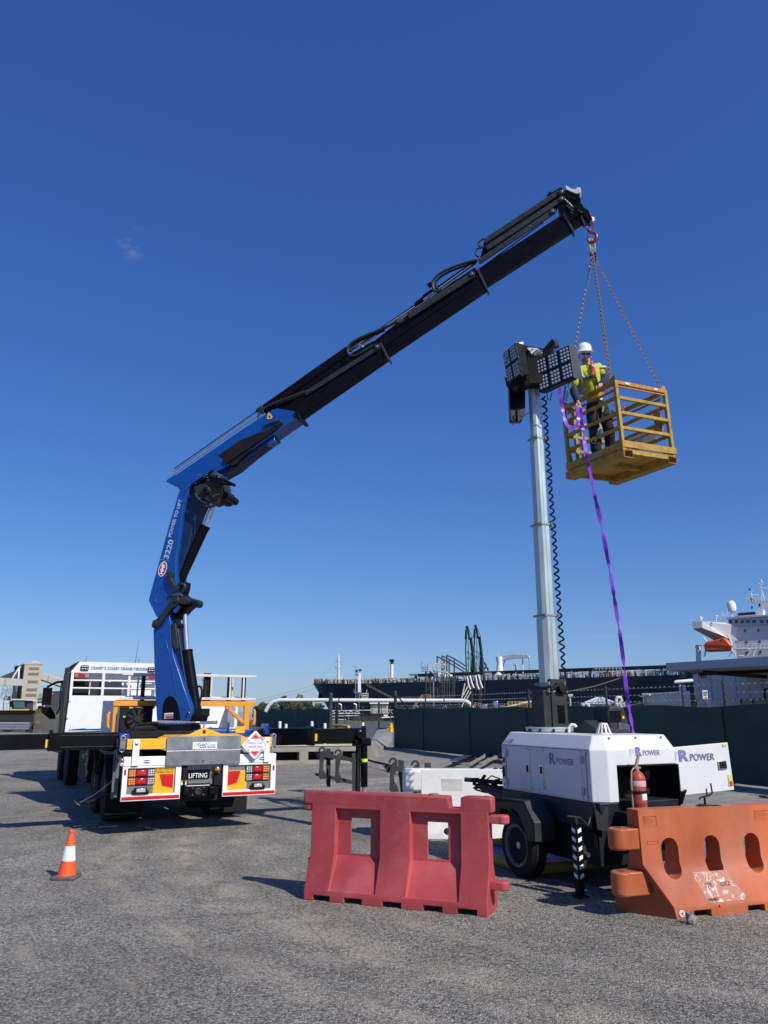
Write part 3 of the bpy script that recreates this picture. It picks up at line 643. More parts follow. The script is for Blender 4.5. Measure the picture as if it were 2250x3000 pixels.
MB().lathe(tc_+V(0, 0, 1.585), Z, [(.30, 0), (.31, .01), (.31, .02), (.30, .03)], 32).build('turntable_top', BLUE, T)

# ---- crane arm: a vertical plane through the turntable, towards the boom tip
AW = TM @ tc_; TIPW = V(3.54, 11.47, 0)
er = (TIPW-V(AW.x, AW.y, 0)).normalized(); cn = V(-er.y, er.x, 0)   # cn points away from the camera
def pc(px, py, off=0): return onp(px, py, AW+cn*off, cn)
def arm(px, w0, w1, name, mt, parent=T, bevel=.008, sx=1, ox=0, oy=0, xa=None):
    P = [pc(ox+x/sx, oy+y/sx, w0) for x, y in px]
    m_ = MB(); m_.prism(P, cn*(w1-w0)); return m_.build(name, mt, parent, world=True, bevel=bevel)
def rod(a, b, r, name, mt, off=0, parent=T, n=16, r2=None):
    m_ = MB(); m_.cyl(pc(*a, off), pc(*b, off), r, r2, n=n); return m_.build(name, mt, parent, world=True)
def pin(a, r, w0, w1, name, mt, parent=T, n=20):
    p_ = pc(*a, w0); m_ = MB(); m_.cyl(p_, p_+cn*(w1-w0), r, n=n); return m_.build(name, mt, parent, world=True, bevel=.004)
k4 = dict(sx=4.917, ox=400, oy=1750); k3 = dict(sx=3.6875, ox=420, oy=1300); kb = dict(sx=2.765, ox=700, oy=900); kt = dict(sx=2.765, ox=1200, oy=500)
col = arm([(240, 470), (248, 760), (262, 1200), (290, 1778), (765, 1782), (797, 1640), (690, 1330), (600, 1050), (530, 850), (503, 640), (490, 420), (478, 255), (400, 250), (330, 330)], -.19, .19, 'crane_column', BLUE, bevel=.012, **k4)
arm([(480, 330), (590, 400), (640, 760), (690, 1100), (740, 1400), (800, 1640), (760, 1700), (600, 1200), (510, 800)], -.10, .14, 'column_back', mat('crane_blue_shaded', (.003, .018, .075), .5), **k4)  # crane blue again, with the shade on this rear face put into the colour
arm([(495, 385), (560, 370), (595, 740), (560, 750), (512, 700)], -.20, -.15, 'column_cover', DGREY, **k4)
# black arch cover plate low on the column
arch = [(370, 1765), (375, 1600), (395, 1500), (430, 1440), (480, 1417), (530, 1440), (575, 1500), (605, 1600), (632, 1765)]
arm(arch, -.196, -.19, 'arch_cover', BLACK, parent=col, bevel=0, **k4)
arm([(398, 1670), (528, 1660), (526, 1700), (400, 1710)], -.201, -.196, 'warning_sticker', WHITE, parent=col, bevel=0, **k4)
arm([(398, 1690), (528, 1682), (526, 1692), (400, 1700)], -.203, -.2, 'warning_sticker', RED, parent=col, bevel=0, **k4)
arm([(396, 1712), (420, 1712), (420, 1752), (396, 1752)], -.201, -.196, 'warning_sticker', YEL, parent=col, bevel=0, **k4)
arm([(424, 1712), (526, 1704), (526, 1748), (424, 1752)], -.201, -.196, 'warning_sticker', mat('sticker_mauve', (.35, .12, .2), .5), parent=col, bevel=0, **k4)
for p4 in ((265, 695, 330, 540, 360, 530, 400, 560, 470, 800, 530, 1150, 590, 1470),):
    pts = [pc(400+p4[i]/4.917, 1750+p4[i+1]/4.917, -.19) for i in range(0, len(p4), 2)]; m = MB(); m.tube(pts, .007, 6); m.build('weld_rib', BLUE, col, world=True)
m = MB(); pts = [pc(400+x/4.917, 1750+y/4.917, -.19) for x, y in ((640, 1470), (655, 1450), (680, 1455), (712, 1560), (715, 1610), (690, 1615), (655, 1590), (640, 1470))]; m.tube(pts, .006, 6); m.build('weld_rib', BLUE, col, world=True)
pin((400+735/4.917, 1750+1672/4.917), .036, -.21, -.185, 'pivot_ring', STEEL, col); pin((400+733/4.917, 1750+1672/4.917), .027, -.212, -.2, 'pivot_hole', BLACK, col)
# inner boom
inner = arm([(55, 1690), (140, 1870), (215, 1885), (275, 1845), (300, 1760), (370, 1700), (352, 1480), (350, 1300), (358, 1200), (375, 1100), (430, 680), (500, 470), (500, 440), (388, 500), (240, 1010)], -.19, .19, 'inner_boom', BLUE, bevel=.01, **k3)
arm([(430, 660), (500, 450), (660, 560), (620, 660), (575, 760), (540, 870), (515, 960), (500, 1080), (440, 1250), (360, 1480), (352, 1300), (376, 1100)], -.10, .19, 'inner_boom_rear', mat('crane_blue_shaded', (.004, .03, .12), .5), bevel=.01, **k3)  # shade below the main boom painted in as a darker crane blue
pts = [pc(420+x/3.6875, 1300+y/3.6875, -.19) for x, y in ((150, 1600), (180, 1560), (215, 1560), (240, 1600), (235, 1650), (205, 1720), (165, 1735), (130, 1700), (125, 1650), (150, 1600))]
m = MB(); m.tube(pts, .007, 6); m.build('weld_rib', BLUE, inner, world=True)
# lettering on the inner boom, running up it
def k3p(x, y, off=-.192): return pc(420+x/3.6875, 1300+y/3.6875, off)
ta = (k3p(415, 605)-k3p(297, 1010)).normalized(); tb = ta.cross(-cn).normalized()*-1
if tb.dot(er) > 0: tb = -tb        # letters' up points to the left edge
nrm_ = ta.cross(tb)
def bl(x, y): return k3p(x, y)
SIL = mat('silver_lettering', (.55, .58, .62), .35, .3)
s_ = text('POWER TO LIFT', 'lettering', SIL, inner, bl(300, 1010), ta, tb, (k3p(415, 605)-k3p(297, 1010)).length, .066, world=True, bold=.03)
s_ = text('3220', 'lettering', SIL, inner, bl(270, 1250), ta, tb, (k3p(318, 1045)-k3p(270, 1250)).length*1.02, .11, world=True, bold=.03)
m = MB(); m.beam(k3p(186, 1250), k3p(284, 1270), .004, .008, up=cn); m.build('lettering_bar', SIL, inner, world=True)
oc = k3p(208, 1353, -.191)
def oval(a_, b_, d): return [oc-cn*d+ta*(a_*math.cos(2*PI*i/28))+tb*(b_*math.sin(2*PI*i/28)) for i in range(28)]
m = MB(); m.prism(oval(.137, .082, 0), -cn*.002); ov = m.build('maker_oval', WHITE, inner, world=True); WM[ov] = WM[T]
m = MB(); m.prism(oval(.122, .069, .002), -cn*.002); m.build('maker_oval_field', mat('oval_red', (.40, .01, .02), .35), inner, world=True)
text('HMF', 'lettering', WHITE, inner, oc-cn*.0045-ta*.095-tb*.037, ta, tb, .190, .074, world=True, bold=.05)
# main boom, blue
mainb = arm([(485, 1411), (492, 1402), (520, 1388), (700, 1264), (790, 1205), (812, 1196), (862, 1205), (872, 1222), (800, 1272), (700, 1343), (650, 1374), (560, 1420), (528, 1436), (520, 1428)], -.17, .17, 'main_boom', BLUE, bevel=.01)
arm([(556, 1419), (650, 1374), (700, 1343), (800, 1276), (806, 1282), (740, 1330), (690, 1372), (650, 1395), (575, 1440)], -.10, .17, 'boom_underside', mat('crane_blue_shaded', (.004, .03, .12), .5), bevel=.004)  # underside shade is in the colour: same darkened crane blue
arm([(868, 1205), (880, 1222), (880, 1228), (872, 1230), (858, 1212)], -.19, .19, 'boom_collar', BLACK, bevel=.004)
# telescopic sections
secs = [([(800, 1216), (1094, 1008), (1110, 1006), (1134, 1044), (872, 1226)], .10), ([(1085, 1012), (1337, 832), (1392, 797), (1424, 842), (1128, 1042)], .085), ([(1380, 800), (1531, 703), (1640, 632), (1674, 672), (1418, 838)], .07), ([(1630, 638), (1700, 602), (1708, 648), (1668, 674)], .06)]
for i, (pl, w_) in enumerate(secs): arm(pl, -w_, w_, 'boom_section', BLACK, bevel=.012)
for (x0, y0), (x1, y1), w_ in (((1110, 1004), (1136, 1048), .125), ((1396, 790), (1427, 846), .105), ((1648, 626), (1680, 676), .09), ((1694, 606), (1710, 650), .08)):
    arm([(x0, y0), (x0+6, y0-3), (x1+2, y1-1), (x1, y1+4), (x1-5, y1-2)], -w_, w_, 'boom_collar', DGREY, bevel=.004)
m = MB(); 
for a_, b_ in (((806, 1246), (1120, 1024)), ((1130, 1010), (1412, 822))): m.tube([pc(*a_, -.10), pc(*b_, -.088)], .006, 5)
m.build('boom_edge_rib', BLACK, T, world=True)
arm([(1418, 702), (1640, 558), (1654, 572), (1625, 620), (1402, 768), (1412, 738)], .0, .06, 'tray_backing', BLACK, bevel=0)
arm([(1215, 905), (1392, 782), (1395, 812), (1345, 842), (1100, 1010), (1090, 1004)], .0, .08, 'tray_backing', BLACK, bevel=0)
arm([(800, 1190), (1020, 1040), (1094, 998), (1096, 1014), (812, 1218)], -.05, .08, 'tray_backing', BLACK, bevel=0)
# extension cylinders and rods above the boom
rod((505, 1393), (812, 1176), .014, 'extension_rod', CHROME, -.02); rod((520, 1394), (800, 1202), .011, 'extension_rod', CHROME, -.08)
rod((512, 1372), (770, 1192), .012, 'extension_rod', BLUE, .0); rod((505, 1384), (880, 1118), .011, 'extension_rod', CHROME, .05)
rod((752, 1205), (893, 1106), .032, 'extension_cylinder', BLACK, -.02); rod((775, 1206), (1020, 1034), .07, 'extension_cylinder', BLACK, -.02); rod((893, 1108), (1018, 1021), .045, 'extension_cylinder', BLACK, .03)
rod((1000, 1042), (1215, 898), .013, 'extension_rod', CHROME, -.02); rod((1060, 1012), (1340, 816), .013, 'extension_rod', CHROME, .03); rod((1020, 1030), (1240, 880), .03, 'extension_cylinder', BLACK, .04)
rod((1215, 892), (1392, 768), .034, 'extension_cylinder', BLACK, .0); rod((1240, 878), (1400, 762), .012, 'extension_rod', CHROME, -.06); rod((1380, 806), (1592, 652), .011, 'extension_rod', BLUE, -.02)
m = MB(); m.tube([pc(1236, 876), pc(1240, 866), pc(1262, 850), pc(1275, 852)], .012, 6); m.build('guard_hoop', BLACK, T, world=True)
arm([(1250, 833), (1262, 824), (1266, 834), (1256, 840)], -.03, .03, 'end_lug', BLACK, bevel=.002)
# long hose trays (three stacked at the tip, one on each lower section)
TRAY = mat('tray_dark', (.020, .022, .025), .5, dirt=.3, dirtc=(.045, .042, .04), spec=.4)
def tray(a, b, hpx, off=-.14, th=.03, name='hose_tray'):
    a, b = V(*a, 0), V(*b, 0); d = (b-a).normalized(); q = V(-d.y, d.x, 0)*hpx/2
    if q.y < 0: q = -q
    return arm([((a-q).x, (a-q).y), ((b-q).x, (b-q).y), ((b+d*hpx*.3).x, (b+d*hpx*.3).y), ((b+q).x, (b+q).y), ((a+q).x, (a+q).y)], off, off+th, name, TRAY, bevel=.002)
trays = [((1420, 706), (1640, 560), 13), ((1426, 726), (1648, 580), 13), ((1402, 766), (1622, 618), 14), ((1196, 925), (1386, 803), 17), ((895, 1152), (1110, 1016), 12), ((1168, 944), (1180, 936), 10), ((652, 1345), (808, 1242), 17)]
for a_, b_, h_ in trays: tray(a_, b_, h_)
arm([(650, 1350), (812, 1240), (828, 1240), (812, 1256), (660, 1360)], -.20, -.17, 'hose_tray', BLACKM, bevel=.003)
m = MB()
for a_, b_, h_ in trays:
    for t_ in (.03, .35, .68, .97):
        p_ = pc(a_[0]+(b_[0]-a_[0])*t_, a_[1]+(b_[1]-a_[1])*t_-h_*.2, -.145); m.lathe(p_, -cn, [(.012, 0), (.01, .006), (.0005, .008)], 6)
m.build('tray_bolt', STEEL, T, world=True)
for a_ in ((1645, 560), (1645, 580), (1619, 617), (1382, 801), (1104, 1014)): pin(a_, .05, -.16, -.10, 'hose_pulley', DGREY); pin(a_, .02, -.165, -.15, 'pulley_bolt', STEEL)
def hose(pts, r=.028, off=-.12, name='hydraulic_hose', mt=None, **k):
    sx, ox, oy = k.get('sx', 1), k.get('ox', 0), k.get('oy', 0); P = [pc(ox+x/sx, oy+y/sx, off) for x, y in pts]
    # smooth
    for _ in range(2):
        Q = [P[0]]
        for i in range(len(P)-1): Q += [P[i].lerp(P[i+1], .25), P[i].lerp(P[i+1], .75)]
        P = Q+[P[-1]]
    m_ = MB(); m_.tube(P, r, 8); return m_.build(name, mt or DGREY, T, world=True)
hose([(600, 548), (560, 580), (555, 610), (600, 622)], .017, **kt); hose([(612, 620), (540, 630), (530, 680), (560, 700)], .017, **kt)
hose([(545, 722), (400, 760), (250, 825), (185, 890), (185, 950), (215, 985), (260, 960)], .024, **kt); hose([(545, 738), (420, 780), (290, 830), (205, 900), (215, 950), (240, 965)], .02, -.08, mt=BLACKM, **kt)
hose([(1285, 115), (1150, 180), (950, 260), (880, 320), (880, 380), (930, 400), (1000, 365), (1090, 310)], .025, **kb); hose([(1180, 185), (1000, 260), (915, 300), (905, 360)], .025, -.08, mt=BLACKM, **kb)
hose([(550, 680), (400, 735), (230, 800), (165, 850), (155, 910), (190, 960), (260, 930)], .024, **kb); hose([(560, 690), (420, 745), (300, 790)], .03, -.1, mt=BLACKM, **kb)
hose([(200, 960), (320, 915), (350, 930), (300, 960)], .018, -.2, **kb)
arm([(140, 820), (190, 790), (195, 830), (155, 850)], -.06, .08, 'rod_clamp', DGREY, **kb)
arm([(955, 300), (975, 285), (1010, 320), (990, 330)], -.16, -.1, 'rod_clamp', STEEL, **kb)
arm([(235, 862), (243, 850), (272, 885), (262, 905), (225, 905)], -.176, -.17, 'warning_triangle', YEL, bevel=0, **kb); arm([(240, 880), (246, 872), (256, 890), (250, 900)], -.179, -.175, 'triangle_mark', BLACKM, bevel=0, **kb)
# underslung winch line and lugs
rod((752, 1289), (664, 1384), .006, 'winch_rope', BLACKM, 0, n=6)
arm([(235, 1080), (260, 1040), (285, 1050), (292, 1085), (262, 1110), (220, 1115)], -.1, .06, 'rope_lug', BLUE, **kb)
for x, y in ((150, 1120), (85, 1165), (45, 1205)): arm([(x-30, y-5), (x+8, y-25), (x+12, y+8)], -.12, .0, 'lug', BLACKM, bevel=0, **kb)
arm([(-170, 1200), (0, 1080), (230, 985), (215, 1060), (40, 1200), (-20, 1270), (-60, 1285)], -.175, -.12, 'cable_carrier', BLACKM, **kb)
# winch cluster at the knuckle
arm([(540, 460), (660, 420), (690, 370), (760, 280), (800, 310), (850, 440), (840, 540), (800, 600), (720, 640), (600, 570), (560, 560)], -.24, .12, 'winch_frame', DGREY, bevel=.02, **k3)
pin((420+665/3.6875, 1300+495/3.6875), .075, -.33, -.2, 'winch_gearbox', DGREY); pin((420+665/3.6875, 1300+495/3.6875), .045, -.35, -.32, 'gearbox_cap', BLACK)
pin((420+780/3.6875, 1300+530/3.6875), .13, -.26, .25, 'winch_drum', BLACKM); pin((420+870/3.6875, 1300+560/3.6875), .07, -.15, .3, 'winch_motor', BLACK)
arm([(700, 340), (780, 360), (850, 370), (980, 425), (975, 455), (900, 440), (800, 430), (720, 390)], -.30, -.22, 'winch_arm', BLACK, bevel=.01, **k3)
arm([(495, 450), (745, 280), (770, 285), (720, 340), (520, 465)], -.21, -.15, 'knuckle_plate', BLACK, bevel=.006, **k3)
arm([(800, 310), (905, 285), (960, 235), (880, 280), (860, 370), (830, 360)], -.1, .1, 'winch_bracket', BLUE, bevel=.006, **k3)
hose([(640, 650), (700, 690), (790, 660), (830, 590)], .025, -.26, **k3); hose([(560, 540), (600, 610), (680, 650)], .018, -.28, **k3); hose([(760, 320), (820, 330), (850, 350)], .02, -.3, mt=STEEL, **k3)
m = MB()
rn = random.Random(4)
for i in range(16): p_ = pc(420+rn.uniform(550, 840)/3.6875, 1300+rn.uniform(310, 610)/3.6875, -.25); m.lathe(p_, -cn, [(.016, 0), (.014, .02), (.0005, .024)], 6)
m.build('winch_bolt', STEEL, T, world=True)
# knuckle linkage and cylinders
rod((600, 1544), (528, 1702), .088, 'knuckle_cylinder', BLACK, .0, r2=.08); rod((628, 1473), (598, 1548), .046, 'knuckle_rod', CHROME, .0)
pin((598, 1546), .001, 0, .001, 'gland_mark', BLACK)
rod((602, 1540), (597, 1550), .094, 'gland', BLACK, .0)
arm([(88, 1950), (100, 1910), (135, 1895), (200, 1830), (285, 1700), (330, 1650), (370, 1650), (390, 1690), (370, 1730), (290, 1790), (200, 1920), (150, 1990), (110, 1995), (85, 1975)], -.27, -.21, 'link_bar', DGREY, bevel=.01, **k3)
pin((420+118/3.6875, 1300+1945/3.6875), .045, -.29, .25, 'link_pin', DGREY); pin((420+345/3.6875, 1300+1690/3.6875), .04, -.29, .1, 'link_pin', DGREY)
pin((420+285/3.6875, 1300+1635/3.6875), .036, -.22, .2, 'boom_pin', DGREY); pin((420+215/3.6875, 1300+1880/3.6875), .06, -.2, .2, 'boom_pin', BLUE)
pin((536, 1758), .072, -.24, .34, 'pivot_tube', DGREY)
arm([(300, 1640), (330, 1500), (455, 1490), (445, 1560), (425, 1620), (470, 1660), (530, 1690), (530, 1740), (460, 1800), (380, 1900), (290, 1830), (330, 1740)], -.08, .12, 'knuckle_link', BLACK, bevel=.01, **k3)
arm([(245, 1395), (300, 1370), (320, 1390), (300, 1450), (330, 1520), (380, 1540), (360, 1590), (310, 1560), (265, 1490)], -.26, -.19, 'hose_block', DGREY, bevel=.008, **k3)
hose([(370, 1530), (410, 1510), (455, 1530), (430, 1580), (400, 1620)], .03, -.15, **k3); hose([(320, 1640), (380, 1620), (430, 1650)], .02, -.2, mt=STEEL, **k3)
arm([(315, 1800), (375, 1745), (392, 1755), (335, 1830)], -.24, -.18, 'valve_tag', BLUE, bevel=.002, **k3)
rod((540, 1776), (548, 1910), .045, 'lift_rod', CHROME, .02); rod((548, 1908), (573, 2078), .094, 'lift_cylinder', BLACK, .02); rod((547.6, 1905), (548.4, 1911), .1, 'gland', BLACK, .02)
arm([(790, 1600), (940, 1600), (935, 1700), (890, 1760), (800, 1700)], -.12, .16, 'cylinder_foot', BLACKM, **k4); arm([(800, 1690), (900, 1700), (880, 1790), (760, 1785)], -.16, .16, 'cylinder_bracket', BLACK, **k4)
hose([(860, 1300), (900, 1275), (940, 1300), (940, 1400), (915, 1500), (900, 1590)], .018, 0, mt=BLACKM, **k4)
arm([(540, 310), (620, 380), (600, 430), (545, 400)], -.12, .0, 'valve_block', BLACKM, **k4)
# boom tip
arm([(1110, 200), (1135, 162), (1150, 175), (1225, 130), (1250, 150), (1380, 195), (1385, 230), (1340, 238), (1290, 220), (1240, 215), (1200, 190)], -.1, .1, 'tip_housing', BLACK, bevel=.01, **kt)
rol = arm([(1262, 122), (1275, 122), (1312, 148), (1345, 150), (1360, 132), (1380, 135), (1388, 155), (1382, 178), (1350, 185), (1325, 175), (1270, 150)], -.12, -.06, 'tip_roller', mat('tip_grey', (.55, .60, .60), .5), bevel=.004, **kt)
pin((1200+1362/2.765, 500+172/2.765), .055, -.05, .08, 'roller', mat('tip_grey', (.55, .60, .60), .5))
arm([(1200, 300), (1240, 215), (1290, 225), (1345, 290), (1400, 300), (1380, 350), (1290, 420), (1230, 380)], -.09, .11, 'tip_head', BLACK, bevel=.01, **kt)
arm([(1340, 290), (1380, 258), (1405, 268), (1410, 290), (1450, 315), (1473, 350), (1474, 372), (1462, 395), (1440, 400), (1400, 350), (1350, 340)], -.1, .1, 'hook_holder', BLACK, bevel=.015, **kt)
arm([(1418, 350), (1440, 345), (1475, 380), (1470, 430), (1455, 438)], -.03, .03, 'hook_lug', DGREY, bevel=.006, **kt)
m = MB(); m.tube([pc(1200+1255/2.765, 500+228/2.765, -.11), pc(1200+1320/2.765, 500+290/2.765, -.11)], .008, 6); m.build('tip_cable', STEEL, T, world=True)
m = MB()
for i in range(14): p_ = pc(1200+rn.uniform(1270, 1400)/2.765, 500+rn.uniform(285, 345)/2.765, -.1); m.ball(p_, rn.uniform(.012, .03), 6)
m.build('tip_fittings', DGREY, T, world=True)

# ---- deck, toolbox, orange gantry, oil cooler, ladders rack
WOOD = mat('tray_timber', (.17, .12, .07), .85, var=.3, scale=3, dirt=.4)
MB().bx(.03, 2.40, 2.3, 9.45, 1.20, 1.285).build('deck', WOOD, T, smooth=0)
m = MB(); m.bx(0, .03, 2.3, 9.45, 1.12, 1.30); m.bx(2.40, 2.43, 2.3, 9.45, 1.12, 1.30); m.build('deck_rail', DGREY, T)
m = MB(); m.prism([V(x, 9.36+.03*math.sin(x*9), 1.30+z) for x, z in ((.05, .03), (.1, .055), (.45, .085), (.62, .045), (.9, .075), (1.3, .075), (2.3, .07), (2.3, .03))], (0, .05, 0)); m.build('blue_tarp', mat('blue_tarp', (.02, .12, .35), .6), T)
m = MB(); m.bx(.06, 2.52, 2.7, 3.4, 1.30, 1.36); m.bx(.06, 2.52, 3.25, 3.3, 1.36, 2.0); m.bx(2.46, 2.52, 2.7, 3.3, 1.36, 2.0); m.bx(1.70, 1.78, 2.68, 2.76, 1.36, 1.88); m.bx(1.62, 2.52, 2.68, 2.74, 1.36, 1.50)
m.build('tool_tray', WHITE, T, bevel=.006)
m = MB(); m.bx(.05, 2.60, 1.86, 1.96, 1.895, 1.985); m.bx(2.40, 2.50, 1.86, 1.95, 1.45, 1.90); m.bx(.06, .13, 1.88, 1.95, 1.45, 1.90); m.beam((2.05, 1.9, 1.90), (2.40, 1.9, 1.60), .06, .06); m.beam((.75, 1.9, 1.90), (.55, 1.9, 1.70), .06, .06)
m.tube([(2.62, 2.0, 1.84), (2.64, 2.0, 1.80), (2.64, 2.0, 1.60), (2.62, 2.0, 1.56)], .03, 8); m.tube([(.04, 2.0, 1.80), (.0, 2.0, 1.76), (.0, 2.0, 1.56), (.04, 2.0, 1.52)], .03, 8)
m.build('orange_gantry', ORA, T, bevel=.006)
m = MB(); m.bx(.16, .70, 1.70, 1.84, 1.46, 1.90); oc_ = m.build('oil_cooler', BLACKM, T, bevel=.01)
m = MB(); m.lathe((.44, 1.70, 1.68), (0, -1, 0), [(.20, 0), (.20, .03), (.185, .035), (.185, .01), (.16, .008), (.001, .008)], 32); m.build('fan_shroud', BLACK, oc_)
m = MB()
for k in range(9):
    a_ = 2*PI*k/9; d_ = V(math.cos(a_), 0, math.sin(a_)); t_ = V(-math.sin(a_), 0, math.cos(a_)); c_ = V(.44, 1.685, 1.68)
    m.prism([c_+d_*.05-t_*.012, c_+d_*.17-t_*.03, c_+d_*.175+t_*.02, c_+d_*.05+t_*.012], (0, .004, 0))
m.lathe((.44, 1.68, 1.68), (0, -1, 0), [(.055, 0), (.05, .02), (.001, .022)], 16); m.build('fan_blade', DGREY, oc_)
m = MB(); m.tube([V(.44, 1.655, 1.68)+V(math.cos(t), 0, math.sin(t))*.15 for t in [2*PI*i/24 for i in range(24)]], .003, 4, closed=True)
for k in range(8): a_ = PI*k/8; d_ = V(math.cos(a_), 0, math.sin(a_))*.19; m.tube([V(.44, 1.66, 1.68)-d_, V(.44, 1.66, 1.68)+d_], .003, 4)
m.build('fan_guard', DGREY, oc_)
text('AKA', 'lettering', WHITE, oc_, (.29, 1.695, 1.858), X, Z, .07, .022, bold=.03)
m = MB(); m.bx(.20, .26, 1.68, 1.70, 1.70, 1.73); m.build('green_label', mat('label_green', (.1, .5, .15), .5), oc_)

# headboard
HY = 9.5; HB = mat('headboard_white', (.70, .71, .72), .4, var=.04, dirt=.05, dirtc=(.45, .42, .38), dscale=2)
m = MB(); m.prism([V(a_, HY, b_) for a_, b_ in ((0, 1.29), (2.30, 1.29), (2.30, 2.21), (.03, 2.21))], (0, .06, 0))
m.prism([V(a_, HY, b_) for a_, b_ in ((.015, 2.79), (2.29, 2.79), (2.29, 2.83), (2.10, 3.08), (.20, 3.08), (.015, 2.83))], (0, .06, 0))
for x0, x1 in ((.02, .09), (.80, .87), (1.47, 1.53), (2.21, 2.29)): m.bx(x0, x1, HY, HY+.06, 2.21, 2.79)
for z in (2.40, 2.60): m.cyl((.09, HY+.03, z), (2.21, HY+.03, z), .025, n=8)
hb = m.build('headboard', HB, T, bevel=.005)
text('COAST 2 COAST CRANE TRUCKS', 'lettering', mat('pale_blue_lettering', (.10, .20, .50), .5), hb, (.49, HY-.002, 2.88), X, Z, 1.46, .082, bold=.07)
for x0 in (.235, 1.96):
    m = MB(); m.prism(rrect(x0, x0+.20, 2.85, 2.985, .03, HY-.03), (0, .03, 0)); lm = m.build('work_light', BLACKM, hb)
    m = MB()
    for i in range(4):
        for j in range(2): m.lathe((x0+.04+i*.04, HY-.031, 2.885+j*.06), (0, -1, 0), [(.017, 0), (.012, .003), (.0005, .003)], 8)
    m.build('lens', STEEL, hb)
for x0, fl_ in ((.10, 0), (1.9, 1)):
    m = MB(); m.bx(x0, x0+.36, HY-.03, HY+.0, 2.66, 2.775); m.build('tail_light', REDL, hb, bevel=.005)
    m = MB()
    for i in range(3):
        for j in range(3): m.lathe((x0+(.02 if not fl_ else .29)+i*.03, HY-.031, 2.685+j*.033), (0, -1, 0), [(.013, 0), (.008, .006), (.0005, .007)], 8)
    m.build('amber_lens', AMBER, hb)
    m = MB()
    for i in range(3):
        for j in range(3): m.lathe((x0+(.28 if not fl_ else .02)+i*.03, HY-.031, 2.685+j*.033), (0, -1, 0), [(.013, 0), (.008, .006), (.0005, .007)], 8)
    m.build('clear_lens', CLEAR, hb)
# cab
cabp = [(9.75, 1.0), (12.25, 1.0), (12.35, 1.6), (12.2, 2.55), (11.9, 2.95), (10.0, 3.02), (9.75, 2.9)]
m = MB(); m.prism([V(.12, a_, b_) for a_, b_ in cabp], (2.26, 0, 0)); cb = m.build('cab', WHITE, T, bevel=.06)
m = MB(); m.bx(.55, 1.35, 9.735, 9.75, 2.22, 2.58); m.build('rear_window', GLASS, cb, bevel=.02)
m = MB(); m.bx(.12, .52, 9.70, 9.75, 2.44, 2.63); m.bx(.12, .52, 9.70, 9.75, 2.20, 2.40); m.build('air_vent', BLACKM, cb, bevel=.01)
m = MB(); m.bx(1.35, 1.6, 9.7, 9.75, 2.2, 2.5); m.build('rear_panel', STEEL, cb)
m = MB(); m.prism([V(.07, a_, b_) for a_, b_ in ((10.3, 1.9), (11.9, 1.8), (11.7, 2.6), (10.4, 2.65))], (.05, 0, 0)); m.build('side_window', GLASS, cb)
m = MB(); m.prism([V(-.10, a_, b_) for a_, b_ in ((9.60, 1.0), (10.3, 1.0), (10.3, 2.5), (10.0, 2.95), (9.60, 2.82))], (.15, 0, 0)); m.build('air_deflector', DGREY, cb, bevel=.02)
m = MB(); m.prism([V(.0, 9.85, 2.70), V(.02, 9.85, 2.95), V(.20, 9.85, 3.10), V(.4, 9.85, 3.12), V(.4, 9.85, 2.7)], (0, 1.6, 0)); m.build('roof_fairing', BLACKM, cb, bevel=.03)
m = MB(); m.tube([(0, 11.3, 2.62), (-.18, 11.35, 2.60), (-.38, 11.4, 2.48), (-.42, 11.4, 2.35)], .035, 8); m.bx(-.50, -.26, 11.32, 11.42, 1.98, 2.45); m.prism([V(-.5, 11.32, 1.93), V(-.26, 11.32, 1.93), V(-.12, 11.32, 1.72), (-.1, 11.32, 1.60), V(-.25, 11.32, 1.60), V(-.48, 11.32, 1.78)], (0, .1, 0)); m.tube([(-.1, 11.3, 1.72), (-.02, 11.3, 1.9), (0, 11.3, 2.6)], .025, 6)
m.build('mirror', BLACK, cb, bevel=.02)
m = MB(); m.tube([(-.02, 11.6, 1.9), (-.04, 11.6, 2.3), (-.01, 11.55, 2.65)], .022, 6); m.build('grab_handle', STEEL, cb)
for x_, h_, y_ in ((.45, .28, 10.6), (1.72, .75, 10.2), (1.80, .28, 10.2)):
    m = MB(); m.tube([(x_, y_, 3.0), (x_+.01, y_, 3.06), (x_+.05*h_+.02, y_, 3.02+h_)], [.012, .008, .003], 6); m.build('antenna', BLACKM, cb)
for (x_, y_, z_) in ((.01, 9.49, 2.05), (.005, 9.49, 1.62)): MB().bx(x_+.01, x_+.035, y_-.02, y_+.01, z_, z_+.025).build('catch', BLACKM, hb)

# two alloy ladders lying along the gantry top (their own things)
def ladder(yo, z0, x0, x1, lab, h=.40, rungs=(), posts=()):
    t_ = thing('ladder', lab, 'ladder', TM @ Matrix.Translation((0, yo, z0)), 'alloy ladders stowed on the crane truck gantry')
    ALW = mat('alloy_ladder', (.62, .61, .56), .45, .25, dirt=.3, dirtc=(.35, .3, .22))
    for z_ in (0, h): MB().bx(x0, x1, 0, .03, z_, z_+.045).build('stile', ALW, t_, bevel=.004)
    for r_ in rungs: MB().bx(r_, r_+.03, .005, .025, .045, h).build('rung', ALW, t_)
    return t_
ladder(2.02, 2.01, .18, 2.66, 'alloy ladder on edge nearest the tailboard, on the orange gantry beam', .42, (.45, .95, 1.78, 2.14, 2.40))
ladder(2.28, 2.03, .30, 2.55, 'second alloy ladder, stowed just behind the front one on the orange gantry', .40, (.6, 1.2, 1.85, 2.26))
m = MB()
for x_ in (.55, 1.68, 1.74, 2.14, 2.42): m.bx(x_, x_+.055, 2.08, 2.2, 1.98, 2.46 if x_ not in (1.68, 1.74) else 2.50)
m.bx(.12, 2.5, 2.08, 2.2, 1.98, 2.0); m.build('ladder_rack', BLACKM, T, bevel=.004)
